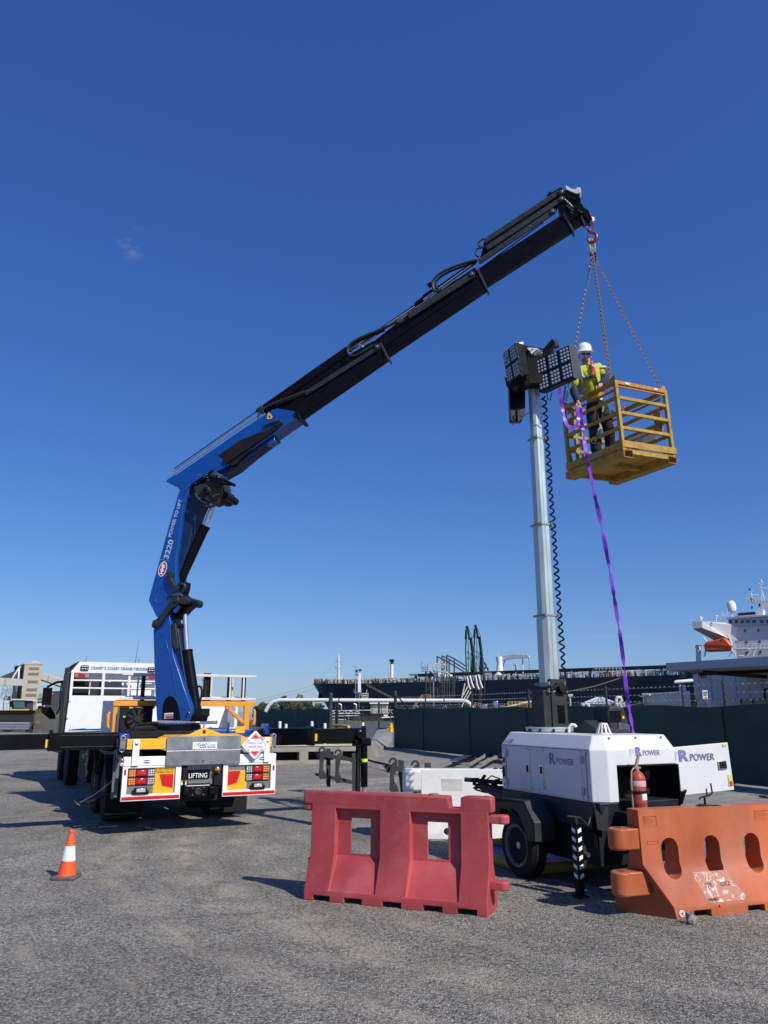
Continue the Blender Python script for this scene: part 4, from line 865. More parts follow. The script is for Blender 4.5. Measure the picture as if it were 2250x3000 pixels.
# ================================================================ BOOLEAN HELPER (plastic barriers)
def booled(mb, cutters, name, mt, parent, bevel=.012, smooth=40):
    o_ = mb.build(name, mt, parent)
    cs = []
    for c_ in cutters:
        co = c_.build('cutter', None, parent); cs.append(co)
        bm_ = o_.modifiers.new('b', 'BOOLEAN'); bm_.operation = 'DIFFERENCE'; bm_.object = co; bm_.solver = 'EXACT'
    bpy.context.view_layer.update()
    me = bpy.data.meshes.new_from_object(o_.evaluated_get(bpy.context.evaluated_depsgraph_get()))
    for md in list(o_.modifiers): o_.modifiers.remove(md)
    o_.data = me
    for co in cs: bpy.data.objects.remove(co)
    me.shade_smooth(); me.set_sharp_from_angle(angle=math.radians(smooth))
    b_ = o_.modifiers.new('bevel', 'BEVEL'); b_.width = bevel; b_.segments = 3; b_.limit_method = 'ANGLE'; b_.angle_limit = math.radians(25)
    wn_ = o_.modifiers.new('wn', 'WEIGHTED_NORMAL'); wn_.keep_sharp = False
    return o_
PINK = mat('faded_red_plastic', (.38, .052, .058), .58, var=.25, scale=1.6, dirt=.6, dirtc=(.40, .13, .12), dscale=3.5, bump=.12, bscale=30)
ORP = mat('faded_orange_plastic', (.43, .105, .036), .45, var=.28, scale=1.4, dirt=.75, dirtc=(.40, .165, .10), dscale=2.4, bump=.12, bscale=30, streak=2)
WHP = mat('white_plastic', (.74, .73, .69), .5, var=.12, scale=3, dirt=.45, dirtc=(.33, .31, .27), dscale=3)
# -------- red barrier: x along, y away; base depth .42
RB = FR(-.796, 8.315, 0, -21.3)
rb = thing('water_barrier', 'faded red plastic water barrier with two square windows, in the centre foreground', 'traffic barrier', RB)
def jersey(x0, x1, D=.42, knee=.41, tw=.13, top=1.0, skirt=.10):
    c_ = D/2; kw = tw/2+.015
    return [V(x0, 0, 0), V(x0, D, 0), V(x0, D, skirt), V(x0, c_+kw, knee), V(x0, c_+tw/2, top), V(x0, c_-tw/2, top), V(x0, c_-kw, knee), V(x0, 0, skirt)], V(x1-x0, 0, 0)
m = MB(); pl, v_ = jersey(0, 1.86); m.prism(pl, v_)
cut = []
for (a_, b_) in ((.27, .755), (1.075, 1.585)):      # front recesses following the face
    for sgn in (0, 1):
        Y_ = (lambda y: y) if sgn == 0 else (lambda y: .42-y)
        q = MB(); prof = [(-.1, .10), (.018, .10), (.195, .40), (.205, .845), (-.1, .845)]
        lo = [V(a_, Y_(y), z) for y, z in prof]; q.prism(lo, (b_-a_, 0, 0)); cut.append(q)
for a_, b_ in ((.42, .63), (1.235, 1.44)): q = MB(); q.prism([V(a_, -.2, .42), V(b_, -.2, .42), V(b_, -.2, .755), V(a_, -.2, .755)], (0, .9, 0)); cut.append(q)
for a_, b_ in ((.10, .28), (.435, .62), (.835, 1.025), (1.245, 1.43), (1.575, 1.76)): q = MB(); q.bx(a_, b_, -.1, .6, -.1, .05); cut.append(q)
q = MB(); q.prism([(1.475, -.1, .90), (1.585, -.1, .90), (1.60, -.1, 1.1), (1.455, -.1, 1.1)], (0, .7, 0)); cut.append(q)
body = booled(m, cut, 'body', PINK, rb, .010)
m = MB(); m.bx(-.10, 1.47, .141, .279, .87, 1.004); m.bx(-.10, -.0, .15, .27, .81, .875); m.build('top_rail', PINK, rb, bevel=.018)
m = MB(); m.bx(1.60, 1.90, .141, .279, .865, 1.006); m.build('end_block', PINK, rb, bevel=.016)
m = MB(); m.lathe((1.98, .21, .77), Z, [(.055, 0), (.065, .01), (.065, .07), (.055, .08)], 20); m.bx(1.84, 1.98, .15, .27, .772, .845); m.build('connector', PINK, rb, bevel=.01)
m = MB(); m.lathe((1.97, .17, .20), Z, [(.05, 0), (.06, .01), (.06, .07), (.05, .08)], 20); m.bx(1.85, 1.97, .11, .23, .202, .278); m.build('connector', PINK, rb, bevel=.01)
m = MB(); m.lathe((-.03, .3, .20), Z, [(.06, 0), (.07, .01), (.07, .14), (.05, .15)], 16); m.build('connector', PINK, rb, bevel=.01)
m = MB(); m.lathe((1.30, .21, 1.0), Z, [(.05, 0), (.05, .015), (.03, .02), (.001, .02)], 16); m.build('filler_cap', mat('cap_brown', (.25, .14, .12), .6), rb)
m = MB(); m.lathe((1.70, .21, 1.0), Z, [(.012, 0), (.012, .006), (.001, .007)], 10); m.build('cap_screw', BLACKM, rb)
m = MB(); m.bx(1.65, 1.78, .16, .24, 1.006, 1.012); m.build('cap_seat', PINK, rb)

# -------- orange barrier, runs out of frame to the right
OB = FR(2.601, 7.556, 0, 18.4)
ob = thing('water_barrier', 'orange plastic water barrier with oval holes and a torn white sticker, in the right foreground', 'traffic barrier', OB)
D = .46
m = MB()
c_ = D/2
def osec(x, f=1.0, dx=0):
    return [V(x, 0, 0), V(x, D, 0), V(x, D, .10), V(x, c_+.10, .445), V(x, c_+.085, .91), V(x, c_-.085, .91), V(x, c_-.10, .445), V(x, 0, .10)]
A0 = [V(0, 0, 0), V(-.30, D, 0), V(-.30, D, .10), V(-.20, c_+.10, .445), V(-.20, c_+.085, .91), V(-.20, c_-.085, .91), V(-.20, c_-.10, .445), V(.0, 0, .10)]
A0[0] = V(.02, 0, 0); 
A1 = osec(2.0)
m.add(A0+A1, [tuple(range(8)), tuple(range(15, 7, -1))]+[(i, i+8, (i+1) % 8+8, (i+1) % 8) for i in range(8)])
cut = []
def oval_cut(cx, cz, rx, rz, y0, y1, n=20, slope=0):
    q = MB(); P = []
    for i in range(n):
        t = 2*PI*i/n; s_, k_ = math.cos(t), math.sin(t); zz = cz+(rz-rx)*(1 if k_ >= 0 else -1)+rx*k_
        P.append(V(cx+rx*s_, y0, zz))
    q.prism(P, (0, y1-y0, 0)); return q
for hx in (.11, .585, 1.06, 1.535): cut.append(oval_cut(hx, .485, .095, .175, -.3, .8))
for a_, b_ in ((.205, .41), (.81, 1.02), (1.4, 1.6)): q = MB(); q.prism([(a_, -.1, -.1), (b_, -.1, -.1), (b_-.01, -.1, .06), (a_+.005, -.1, .06)], (0, .8, 0)); cut.append(q)
q = MB(); q.bx(-.4, -.145, -.2, .8, .195, .22); cut.append(q)
q = MB(); q.prism([(-.5, -.1, .18), (-.225, -.1, .18), (-.225, -.1, .555), (-.5, -.1, .555)], (0, .5, 0))
q = MB(); q.lathe((.165, -.01, .03), (0, 1, 0), [(.022, 0), (.022, .2)], 14); cut.append(q)
booled(m, cut, 'body', ORP, ob, .016)
for zc, z0, z1 in ((0, .565, .755), (1, .175, .385)):
    m = MB(); m.lathe((-.375, c_, z0), Z, [(.075, 0), (.092, .015), (.094, z1-z0-.015), (.083, z1-z0)], 28); m.bx(-.375, -.12, c_-.08, c_+.09, z0+.004, z1-.004); lg = m.build('connector_lug', ORP, ob, bevel=.014)
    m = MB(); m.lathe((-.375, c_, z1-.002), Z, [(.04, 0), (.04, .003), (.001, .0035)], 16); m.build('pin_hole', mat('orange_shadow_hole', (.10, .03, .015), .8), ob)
for x0, x1, z0, z1 in ((-.145, -.005, .76, .855), (1.14, 1.33, .77, .86)):
    m = MB(); yv = .142
    for (a_, b_, e_, d_) in ((x0, x1, z1-.004, z1), (x0, x1, z0, z0+.004), (x0, x0+.004, z0, z1), (x1-.004, x1, z0, z1)): m.bx(a_, b_, yv-.004, yv+.01, e_, d_)
    for k in range(6): zz = z0+.015+k*.012; m.bx(x0+.012, x1-.02-.02*(k % 3), yv-.0035, yv+.01, zz, zz+.003)
    m.build('moulded_label', ORP, ob, smooth=0)
m = MB(); yv = .136
for a_, b_, e_, d_ in ((-.13, -.01, .638, .642), (-.13, -.01, .612, .616), (-.13, -.126, .612, .642), (-.014, -.01, .612, .642)): m.bx(a_, b_, yv-.004, yv+.01, e_, d_)
m.build('moulded_label', ORP, ob, smooth=0)
# torn sticker on the sloping face: paper flakes on a sheet following the slope
sl = (V(0, c_-.10, .445)-V(0, 0, .10)).normalized(); sn = V(1, 0, 0).cross(sl)
def onslope(x, s_, h=.002): return V(x, 0, .10)+sl*s_+sn*h
def flake_mat():
    m_ = bpy.data.materials.new('torn_sticker'); m_.use_nodes = True; n, l = m_.node_tree.nodes, m_.node_tree.links; b_ = n['Principled BSDF']
    tc = n.new('ShaderNodeTexCoord'); ns = n.new('ShaderNodeTexNoise'); ns.inputs['Scale'].default_value = 16; ns.inputs['Detail'].default_value = 6; ns.inputs['Roughness'].default_value = .7; ns.inputs['Distortion'].default_value = .6
    l.new(tc.outputs['Object'], ns.inputs['Vector']); r_ = n.new('ShaderNodeMapRange'); r_.inputs[1].default_value = .55; r_.inputs[2].default_value = .57; l.new(ns.outputs['Fac'], r_.inputs[0])
    x_ = n.new('ShaderNodeMix'); x_.data_type = 'RGBA'; x_.inputs[6].default_value = (.43, .17, .11, 1); x_.inputs[7].default_value = (.66, .60, .56, 1); l.new(r_.outputs[0], x_.inputs[0]); l.new(x_.outputs[2], b_.inputs['Base Color']); b_.inputs['Roughness'].default_value = .6
    return m_
m = MB(); pts = [(.30, .25), (.315, .262), (.68, .262), (.70, .245), (.72, .17), (.815, .05), (.81, .02), (.78, .0), (.40, .0), (.37, .02), (.33, .15)]
m.prism([onslope(x, s_+.01, .0008) for x, s_ in pts], sn*.0015); st = m.build('torn_sticker', flake_mat(), ob, smooth=0)
text('WARNING', 'lettering', mat('faded_black', (.06, .05, .06), .7), ob, onslope(.385, .022, .003), V(1, 0, 0), sl, .115, .028, bold=.02)
text('LOCK', 'lettering', mat('faded_black', (.06, .05, .06), .7), ob, onslope(.575, .14, .003), V(1, 0, 0), sl, .12, .035, bold=.01)
text('STR', 'lettering', mat('faded_black', (.06, .05, .06), .7), ob, onslope(.40, .14, .003), V(1, 0, 0), sl, .08, .035, bold=.01)
m = MB(); m.lathe((.075, .0, .045), (0, -1, 0), [(.03, -.005), (.03, .006), (.026, .009), (.001, .009)], 18); m.build('drain_plug', WHITE, ob)
m = MB()
for k in range(5): a_ = 2*PI*k/5+.3; m.beam((.075, -.010, .045), (.075+.02*math.cos(a_), -.010, .045+.02*math.sin(a_)), .004, .004)
m.build('plug_spokes', DGREY, ob)
m = MB(); m.ball((.50, -.004, .085), .012, 8); m.build('orange_spot', mat('fresh_orange', (.8, .10, .02), .4), ob)
m = MB(); m.bx(.55, .66, c_-.03, c_+.03, .91, .918); m.bx(.69, .8, c_-.04, c_+.03, .91, .914); m.build('filler_slot', BLACKM, ob)

# -------- white barrier behind
WB = FR(.30, 12.05, 0, -3)
wb_ = thing('water_barrier', 'white plastic water barrier with a small shell emblem, left of the light tower', 'traffic barrier', WB)
m = MB(); pl, v_ = jersey(.25, 2.3, D=.5, knee=.40, tw=.30, top=.96, skirt=.08); m.prism(pl, v_)
cut = [oval_cut(.62, .1, .05, .05, -.3, .8), oval_cut(.76, .1, .05, .05, -.3, .8)]
booled(m, cut, 'body', WHP, wb_, .02)
m = MB(); m.bx(-.03, .42, .10, .40, .64, .965); m.build('end_lug', WHP, wb_, bevel=.04)
m = MB(); m.bx(-.03, .42, .05, .45, .05, .22); m.build('end_lug', WHP, wb_, bevel=.04)
m = MB(); m.bx(.56, .86, .09, .10, .66, .83); m.build('faded_label', mat('faded_label', (.60, .59, .55), .6, dirt=.6), wb_)
ec = V(1.80, .085, .80)
m = MB(); fan = [ec+V(math.cos(t)*.058, 0, math.sin(t)*.058) for t in [PI*(-.12)+PI*1.24*i/14 for i in range(15)]]+[ec+V(-.028, 0, -.045), ec+V(.028, 0, -.045)]; m.prism(fan, (0, .01, 0)); em = m.build('emblem', mat('emblem_yellow', (.85, .55, .02), .5), wb_)
m = MB()
for k in range(7): t = PI*(.02)+PI*.96*k/6; m.beam(ec+V(0, -.003, -.04), ec+V(math.cos(t)*.052, -.003, math.sin(t)*.052), .003, .006, up=(0, 1, 0))
m.tube([p+V(0, -.003, 0) for p in fan], .005, 5, closed=True); m.build('emblem_lines', RED, wb_)
for x_, h_ in ((.9, .1), (1.25, .02), (1.30, .02), (1.40, .02)):
    pass
m = MB()
for x_ in (1.17, 1.38, 1.47): m.ball((x_, .25, .965), .035, 8, .5)
m.build('cap', DGREY, wb_)

# -------- traffic cone
co = thing('traffic_cone', 'orange traffic cone with a white reflective band on a worn black rubber base', 'traffic cone', V(-3.55, 9.33, 0))
CO = mat('cone_orange', (.85, .10, .015), .5, var=.08, dirt=.15)
def seg(a, b): return [(.098-(.098-.028)*z/.46, z+.035) for z in (a, b)]
TLT = V(.03, 0, 1).normalized()
m = MB(); m.lathe((0, 0, 0), TLT, [(.115, .03)]+seg(0, .15), 32); m.build('lower_cone', CO, co)
m = MB(); m.lathe((0, 0, 0), TLT, [(.0765, .186), (.0785, .186), (.0545, .34), (.052, .34)], 32); m.build('reflective_band', mat('cone_white', (.75, .76, .78), .35, dirt=.2), co)
m = MB(); m.lathe((0, 0, 0), TLT, seg(.305, .44)+[(.036, .477), (.036, .497), (.026, .50), (.02, .49)], 32); m.build('upper_cone', CO, co)
m = MB(); m.lathe((0, 0, 0), TLT, seg(.15, .152)+seg(.30, .31), 32); m.build('inner_cone', CO, co)
m = MB(); m.prism([V(math.cos(a_)*.175, math.sin(a_)*.175, .0) for a_ in [PI/4+k*PI/2+d_ for k in range(4) for d_ in (-.12, .12)]], (0, 0, .035)); b_ = m.build('rubber_base', mat('dusty_rubber', (.10, .085, .07), .9, dirt=.5, dirtc=(.17, .14, .11)), co, bevel=.012)
# stone by the orange barrier
m = MB(); rn = random.Random(5)
m.ball((0, 0, .045), .05, 8); m.v = [V(v.x*rn.uniform(.8, 1.25), v.y*rn.uniform(.8, 1.2), max(0, v.z*rn.uniform(.8, 1.2))) for v in m.v]
P = atz(2026, 2707); m.v = [v+V(P.x, P.y, 0) for v in m.v]; single(m, 'stone', mat('stone_grey', (.24, .22, .19), .9, var=.4, scale=30, bump=.5), 'lump of grey stone on the asphalt at the foot of the orange barrier', 'stone', smooth=0)
# loose gravel and dry straw: uncountable
m = MB(); rn = random.Random(9)
for i in range(900):
    x_ = rn.uniform(-5.5, 5); y_ = rn.uniform(4.2, 14)
    s_ = rn.choice((.004, .005, .006, .008, .011)) ; c0 = V(x_, y_, s_*.4)
    m.add([c0+V(rn.uniform(.6, 1)*s_*a_, rn.uniform(.6, 1)*s_*b_, s_*e_) for a_, b_, e_ in ((1, 0, -.4), (-1, 0, -.4), (0, 1, -.4), (0, -1, -.4), (.1, 0, .6))], [(0, 2, 4), (2, 1, 4), (1, 3, 4), (3, 0, 4)])
single(m, 'gravel', mat('pale_gravel', (.27, .25, .21), .9, var=.5, scale=1.3), 'scattered pale chips of gravel over the asphalt', 'gravel', kind='stuff', smooth=0)
m = MB()
for cx, cy, n_, sx, sy in ((1.75, 8.35, 200, .30, .12), (3.4, 7.35, 160, .5, .10), (3.9, 6.4, 160, .5, .25), (2.75, 7.45, 60, .08, .06), (1.2, 7.0, 60, .2, .1)):
    for i in range(n_):
        p_ = V(rn.gauss(cx, sx), rn.gauss(cy, sy), rn.uniform(.003, .012)); a_ = rn.uniform(0, PI); l_ = rn.uniform(.01, .035)
        m.beam(p_, p_+V(math.cos(a_)*l_, math.sin(a_)*l_, rn.uniform(-.002, .006)), .0018, .0018)
single(m, 'dry_straw', mat('straw', (.42, .33, .17), .9, var=.3), 'wisps of dry straw blown against the barriers', 'straw', kind='stuff', smooth=0)

# ================================================================ LIGHT TOWER TRAILER
GM = FR(2.186, 8.56, 0, 24.5)
G = thing('lighting_tower', 'white towable diesel lighting tower with a tall telescopic mast and two raised floodlight banks', 'lighting tower', GM)
GW = mat('canopy_white', (.64, .65, .66), .42, coat=.1, dirt=.3, dirtc=(.5, .48, .44), dscale=3, var=.05)
# canopy: chamfered box, roof bevel
def ring(z, i): # i inset
    return [V(0+i, .0+i*.6, z), V(.155+i*.4, -.10+i, z), V(1.10-i*.4, -.10+i, z), V(1.20-i, .05+i*.6, z), V(1.20-i, 1.65-i*.6, z), V(1.05-i*.4, 1.80-i, z), V(.10+i*.4, 1.80-i, z), V(0+i, 1.70-i*.6, z)]
m = MB(); R_ = ring(.875, 0)+ring(1.405, 0)+ring(1.552, .10); n_ = 8
m.add(R_, [tuple(range(7, -1, -1)), tuple(range(16, 24))]+[(k*8+i, k*8+(i+1) % 8, (k+1)*8+(i+1) % 8, (k+1)*8+i) for k in (0, 1) for i in range(8)])
cutb = MB(); cutb.bx(.275, 1.13, -.3, .28, .7, 1.243)
can = booled(m, [cutb], 'canopy', GW, G, .012); WM[can] = WM[G]
m = MB(); m.bx(.27, 1.135, .265, .275, .70, 1.24); m.bx(.277, .285, -.092, .27, .7, 1.238); m.bx(1.120, 1.128, -.092, .27, .7, 1.238); m.bx(.285, 1.12, -.09, .27, 1.232, 1.241); m.build('bay_lining', BLACKM, G)
m = MB(); m.cyl((.66, .20, 1.16), (.72, -.06, 1.13), .052, n=16); m.build('exhaust_duct', BLACK, G)
m = MB(); m.prism([V(.005, 0, .875), V(.005, 1.75, .875), V(.005, 1.72, .62), V(.005, .02, .62)], (1.18, 0, 0)); m.prism([V(.02, -.09, .875), V(1.15, -.09, .875), V(1.12, -.05, .62), V(.08, -.05, .62)], (0, .1, 0)); m.build('skirt', mat('skirt_navy', (.012, .014, .022), .5), G, bevel=.01)
# side doors (thin seams + hinges + latches)
SE = mat('seam_grey', (.16, .17, .19), .6)
for (y0, y1) in ((.14, .885), (1.09, 1.55)):
    m = MB(); m.bx(-.009, .002, y0, y1, .895, 1.385); dr = m.build('side_door', GW, G, bevel=.004)
    if y0 > 1: hy, ly = 1.575, 1.135
    else: hy, ly = .13, .86
    WM[dr] = WM[G]
    for z_ in (1.30, .975): m = MB(); m.bx(-.022, -.008, hy-.028, hy+.022, z_-.035, z_+.035); m.cyl((-.024, hy, z_-.04), (-.024, hy, z_+.04), .008, n=6); m.build('hinge', STEEL, dr, bevel=.002)
    m = MB(); m.prism([V(-.012, ly-.04, 1.09), V(-.012, ly+.035, 1.09), V(-.012, ly+.035, 1.20), V(-.012, ly-.04, 1.20)], (-.006, 0, 0)); m.build('latch', CHROME, dr, bevel=.006)
    m = MB(); m.bx(-.022, -.017, ly-.022, ly+.018, 1.105, 1.185); m.lathe((-.022, ly, 1.145), (-1, 0, 0), [(.014, 0), (.012, .006), (.001, .007)], 10); m.build('latch_handle', BLACKM, dr)
m = MB(); m.bx(-.006, .002, .06, .066, .89, 1.39); m.bx(-.006, .002, 1.60, 1.603, .89, 1.39); m.bx(-.006, .002, .0, 1.70, 1.395, 1.402); m.build('seam', SE, G)
m = MB()
for y_ in (1.05, .93, 1.66, .05): 
    for z_ in (.93, 1.36): m.lathe((-.002, y_, z_), (-1, 0, 0), [(.008, 0), (.006, .004), (.0005, .004)], 6)
for x_ in (.25, .62, .98): m.lathe((x_, -.055+.02, 1.525), (0, -.8, .6), [(.012, 0), (.01, .006), (.0005, .008)], 8)
m.build('screw', DGREY, G)
m = MB(); m.bx(-.010, 0, 1.625, 1.69, .99, 1.16); pn = m.build('socket_panel', STEEL, G, bevel=.003)
m = MB(); m.bx(-.014, -.008, 1.636, 1.68, 1.02, 1.14); m.build('socket_recess', BLACKM, G)
m = MB(); m.cyl((-.01, 1.658, 1.07), (-.03, 1.655, 1.09), .013, n=8); m.build('stop_switch', RED, G)
m = MB(); m.bx(-.006, 0, 1.63, 1.685, 1.185, 1.25); m.build('red_sticker', mat('sticker_red', (.45, .03, .03), .5), G)
m = MB(); m.bx(-.006, 0, 1.635, 1.685, 1.255, 1.30); m.build('white_sticker', WHITE, G)
YS = mat('pale_yellow_sticker', (.62, .55, .18), .6)
m = MB(); m.bx(-.012, -.008, .79, .84, .93, .99); m.bx(-.012, -.008, .79, .84, 1.0, 1.05); m.bx(-.012, -.008, .79, .84, 1.355, 1.38); m.bx(-.012, -.008, 1.10, 1.15, 1.355, 1.38); m.build('yellow_sticker', YS, G)
PUR, PBL, TEAL = mat('logo_purple', (.19, .15, .42), .5), mat('logo_slate', (.16, .17, .34), .5), mat('logo_teal', (.48, .62, .68), .5)
def logo(O, XX, YY, wd, fade=1):
    text('P', 'logo_letter', TEAL, G, O+XX*0, XX, YY, wd*.16, wd*.19, bold=.02)
    text('R', 'logo_letter', PUR, G, O+XX*wd*.19, XX, YY, wd*.21, wd*.23, bold=.04)
    text('POWER', 'logo_lettering', PBL, G, O+XX*wd*.43+YY*.004, XX, YY, wd*.57, wd*.13, bold=.01)
logo(V(-.010, .80, 1.225), V(0, -1, 0), Z, .54)
logo(V(.46, -.102, 1.335), X, Z, .42)
text('L1128', 'lettering', mat('number_blue', (.04, .05, .12), .6), G, V(.008, 1.675, 1.425), V(0, -1, 0), V(.56, 0, .83).normalized(), .20, .055, bold=0, shear=.2)
# open door on the right
DM = V(1.13, -.06, 0); dx = V(.82, -.02, 0).normalized()
m = MB(); P = [V(1.13, -.07, .90), V(1.955, -.09, .935), V(1.93, -.09, 1.455), V(1.13, -.07, 1.415)]; m.prism(P, (0, .03, 0)); od = m.build('open_door', GW, G, bevel=.006); WM[od] = WM[G]
m = MB(); m.prism([V(1.74, -.092, 1.16), V(1.87, -.095, 1.165), V(1.865, -.095, 1.26), V(1.74, -.092, 1.255)], (0, -.008, 0)); m.build('latch', CHROME, od, bevel=.006)
m = MB(); m.prism([V(1.755, -.101, 1.172), V(1.858, -.103, 1.175), V(1.855, -.103, 1.25), V(1.755, -.101, 1.245)], (0, -.006, 0)); m.cyl((1.79, -.108, 1.22), (1.84, -.108, 1.22), .015, n=8); m.build('latch_handle', BLACKM, od)
text('R', 'logo_letter', PUR, od, V(1.18, -.0765, 1.262), X, Z, .145, .125, bold=.04); text('POWER', 'logo_lettering', PBL, od, V(1.34, -.0815, 1.268), V(.82, -.02, 0), Z, .36, .075, bold=.01)
text('P', 'logo_letter', TEAL, od, V(1.135, -.075, 1.275), X, Z, .03, .10)
m = MB(); m.prism([V(1.875, -.093, .98), V(1.94, -.095, .98), V(1.935, -.095, 1.10), V(1.875, -.093, 1.10)], (0, -.003, 0)); m.build('yellow_sticker', YS, od); m = MB(); m.prism([V(1.84, -.093, 1.41), V(1.90, -.094, 1.412), V(1.90, -.094, 1.44), V(1.84, -.093, 1.438)], (0, -.003, 0)); m.build('yellow_sticker', YS, od)
m = MB(); m.prism([V(1.885, -.097, .985), V(1.93, -.098, .985), V(1.928, -.098, 1.035), V(1.885, -.097, 1.035)], (0, -.002, 0)); m.build('red_sticker', mat('sticker_red', (.45, .03, .03), .5), od)
# black inner door frame edge
m = MB(); m.prism([V(1.125, -.12, .82), V(1.21, -.12, .97), V(1.14, -.12, .95)], (0, .03, 0)); m.bx(1.11, 1.13, -.11, -.08, .82, 1.24); m.build('bay_edge', BLACK, G)
# roof furniture
m = MB(); m.lathe((.56, 1.42, 1.553), Z, [(.30, 0), (.32, .012), (.32, .06), (.28, .062)], 12); m.build('mast_collar', GALV, G, bevel=.003)
m = MB()
for k in range(12): a_ = 2*PI*k/12; m.box((.56+.325*math.cos(a_), 1.42+.325*math.sin(a_), 1.575), (.02, .02, .04))
m.build('collar_slot', BLACKM, G)
m = MB(); m.prism([V(.60, .60, 1.553), V(.60, 1.02, 1.553), V(.60, 1.02, 1.66), V(.60, .80, 1.70), V(.60, .60, 1.60)], (.5, 0, 0)); m.build('roof_hood', DGREY, G, bevel=.008)
m = MB(); m.prism([V(.84, .62, 1.553), V(1.16, .62, 1.553), V(1.06, .62, 1.85), V(.86, .62, 1.87), V(.82, .62, 1.80)], (0, .30, 0)); m.build('air_cowl', DGREY, G, bevel=.02)
m = MB(); m.bx(.84, 1.0, .612, .618, 1.68, 1.81); m.build('cowl_grille', BLACK, G)
m = MB(); m.bx(1.02, 1.05, .612, .618, 1.72, 1.75); m.build('yellow_sticker', YEL, G)
m = MB()
for k in range(9): m.beam((.95+k*.019, .608, 1.58), (.957+k*.019, .606, 1.68-.004*k), .010, .006)
m.build('vent_slats', STEEL, G)
m = MB()
for k in range(10):
    a_ = 2*PI*k/10; p0 = V(.53+.085*math.cos(a_), .38+.085*math.sin(a_), 1.555); p1 = V(.53+.045*math.cos(a_), .38+.045*math.sin(a_), 1.665); m.beam(p0, p1, .016, .008)
m.lathe((.53, .38, 1.553), Z, [(.095, 0), (.095, .012), (.07, .014)], 20); m.lathe((.53, .38, 1.66), Z, [(.05, 0), (.045, .014), (.001, .018)], 16); m.build('beacon_cage', WHITE, G)
m = MB(); m.lathe((.53, .38, 1.565), Z, [(.035, 0), (.035, .05), (.02, .075), (.001, .08)], 14); m.build('beacon', mat('beacon_red', (.35, .04, .01), .15, coat=.7), G)
m = MB(); m.tube([(.46, .92, 1.56), (.46, .92, 1.62), (.48, .90, 1.65), (.52, .88, 1.645), (.53, .87, 1.62)], .018, 8); m.build('lifting_eye', WHITE, G)
# mast : vertical, centre (.66,1.30)
MC = V(.565, 1.40, 0)
def sq(c0, s0, z0, z1, s1=None, name='mast_section', mt=GALV):
    """telescoping section: box profile with folded corners"""
    s1 = s1 or s0; P = []
    def rg(s_, z): return [c0+V(a_*s_, b_*s_, z) for a_, b_ in ((-.5, -.28), (-.28, -.5), (.28, -.5), (.5, -.28), (.5, .28), (.28, .5), (-.28, .5), (-.5, .28))]
    m_ = MB(); m_.add(rg(s0, z0)+rg(s1, z1), [tuple(range(7, -1, -1)), tuple(range(8, 16))]+[(i, (i+1) % 8, 8+(i+1) % 8, 8+i) for i in range(8)]); return m_.build(name, mt, G, smooth=0)
m = MB()
m.bx(MC.x-.20, MC.x-.08, MC.y-.13, MC.y+.13, 1.57, 2.06); m.bx(MC.x-.08, MC.x+.14, MC.y+.09, MC.y+.13, 1.57, 2.22)
m.prism([V(MC.x-.09, MC.y-.15, 1.58), V(MC.x+.17, MC.y-.15, 1.58), V(MC.x+.145, MC.y-.15, 1.72), V(MC.x+.145, MC.y-.15, 2.2), V(MC.x-.09, MC.y-.15, 2.2)], (0, .02, 0))
m.bx(MC.x-.09, MC.x-.07, MC.y-.13, MC.y+.1, 1.58, 2.2); m.bx(MC.x+.125, MC.x+.145, MC.y-.13, MC.y+.1, 1.58, 2.2)
m.prism([V(MC.x+.145, MC.y-.1, 1.58), V(MC.x+.215, MC.y-.1, 1.58), V(MC.x+.16, MC.y-.1, 1.8), V(MC.x+.18, MC.y-.1, 2.03), V(MC.x+.145, MC.y-.1, 2.03)], (0, .2, 0))
m.build('mast_pedestal', DGREY, G, bevel=.004)
m = MB(); m.bx(MC.x-.01, MC.x+.095, MC.y-.156, MC.y-.149, 1.66, 1.88); m.prism([V(MC.x-.03, MC.y-.152, 2.00), V(MC.x+.03, MC.y-.152, 1.99), V(MC.x+.1, MC.y-.152, 2.04), V(MC.x+.12, MC.y-.152, 2.09), V(MC.x+.12, MC.y-.152, 2.13), V(MC.x-.03, MC.y-.152, 2.15)], (0, -.004, 0)); m.build('pedestal_opening', BLACK, G)
m = MB(); m.beam((MC.x+.0, MC.y-.16, 1.82), (MC.x+.06, MC.y-.16, 1.88), .012, .006); m.beam((MC.x+.06, MC.y-.16, 1.88), (MC.x+.06, MC.y-.16, 1.70), .012, .006); m.bx(MC.x+.04, MC.x+.11, MC.y-.20, MC.y-.156, 2.03, 2.07); m.build('pedestal_bracket', BLACKM, G)
def zz(py, Y=10.08): # height of a photo row at the mast
    r = ray(1600, py); return 1.8+r.z*(10.08/r.y)
zs = [zz(1995), zz(1805), zz(1540), zz(1288), zz(1085)]
sq(MC, .222, zs[0]-.07, zs[1]); sq(MC, .192, zs[1], zs[2]); sq(MC, .166, zs[2], zs[3]); sq(MC, .142, zs[3], zs[4])
for z_, s_ in ((zs[0]-.04, .28), (zs[0]-.13, .31), (zs[1], .24), (zs[2], .21), (zs[3], .18)):
    m = MB(); m.bx(MC.x-s_/2, MC.x+s_/2, MC.y-s_/2, MC.y+s_/2, z_-.012, z_+.012); m.bx(MC.x+s_/2, MC.x+s_/2+.05, MC.y-.04, MC.y+.04, z_-.01, z_+.01)
    m.cyl((MC.x-s_/2+.02, MC.y-s_/2-.01, z_-.02), (MC.x-s_/2+.02, MC.y-s_/2-.01, z_+.03), .012, n=6); m.cyl((MC.x+s_/2-.02, MC.y-s_/2-.01, z_-.02), (MC.x+s_/2-.02, MC.y-s_/2-.01, z_+.03), .012, n=6)
    m.build('mast_collar', mat('collar_green_grey', (.20, .25, .24), .5, .4), G)
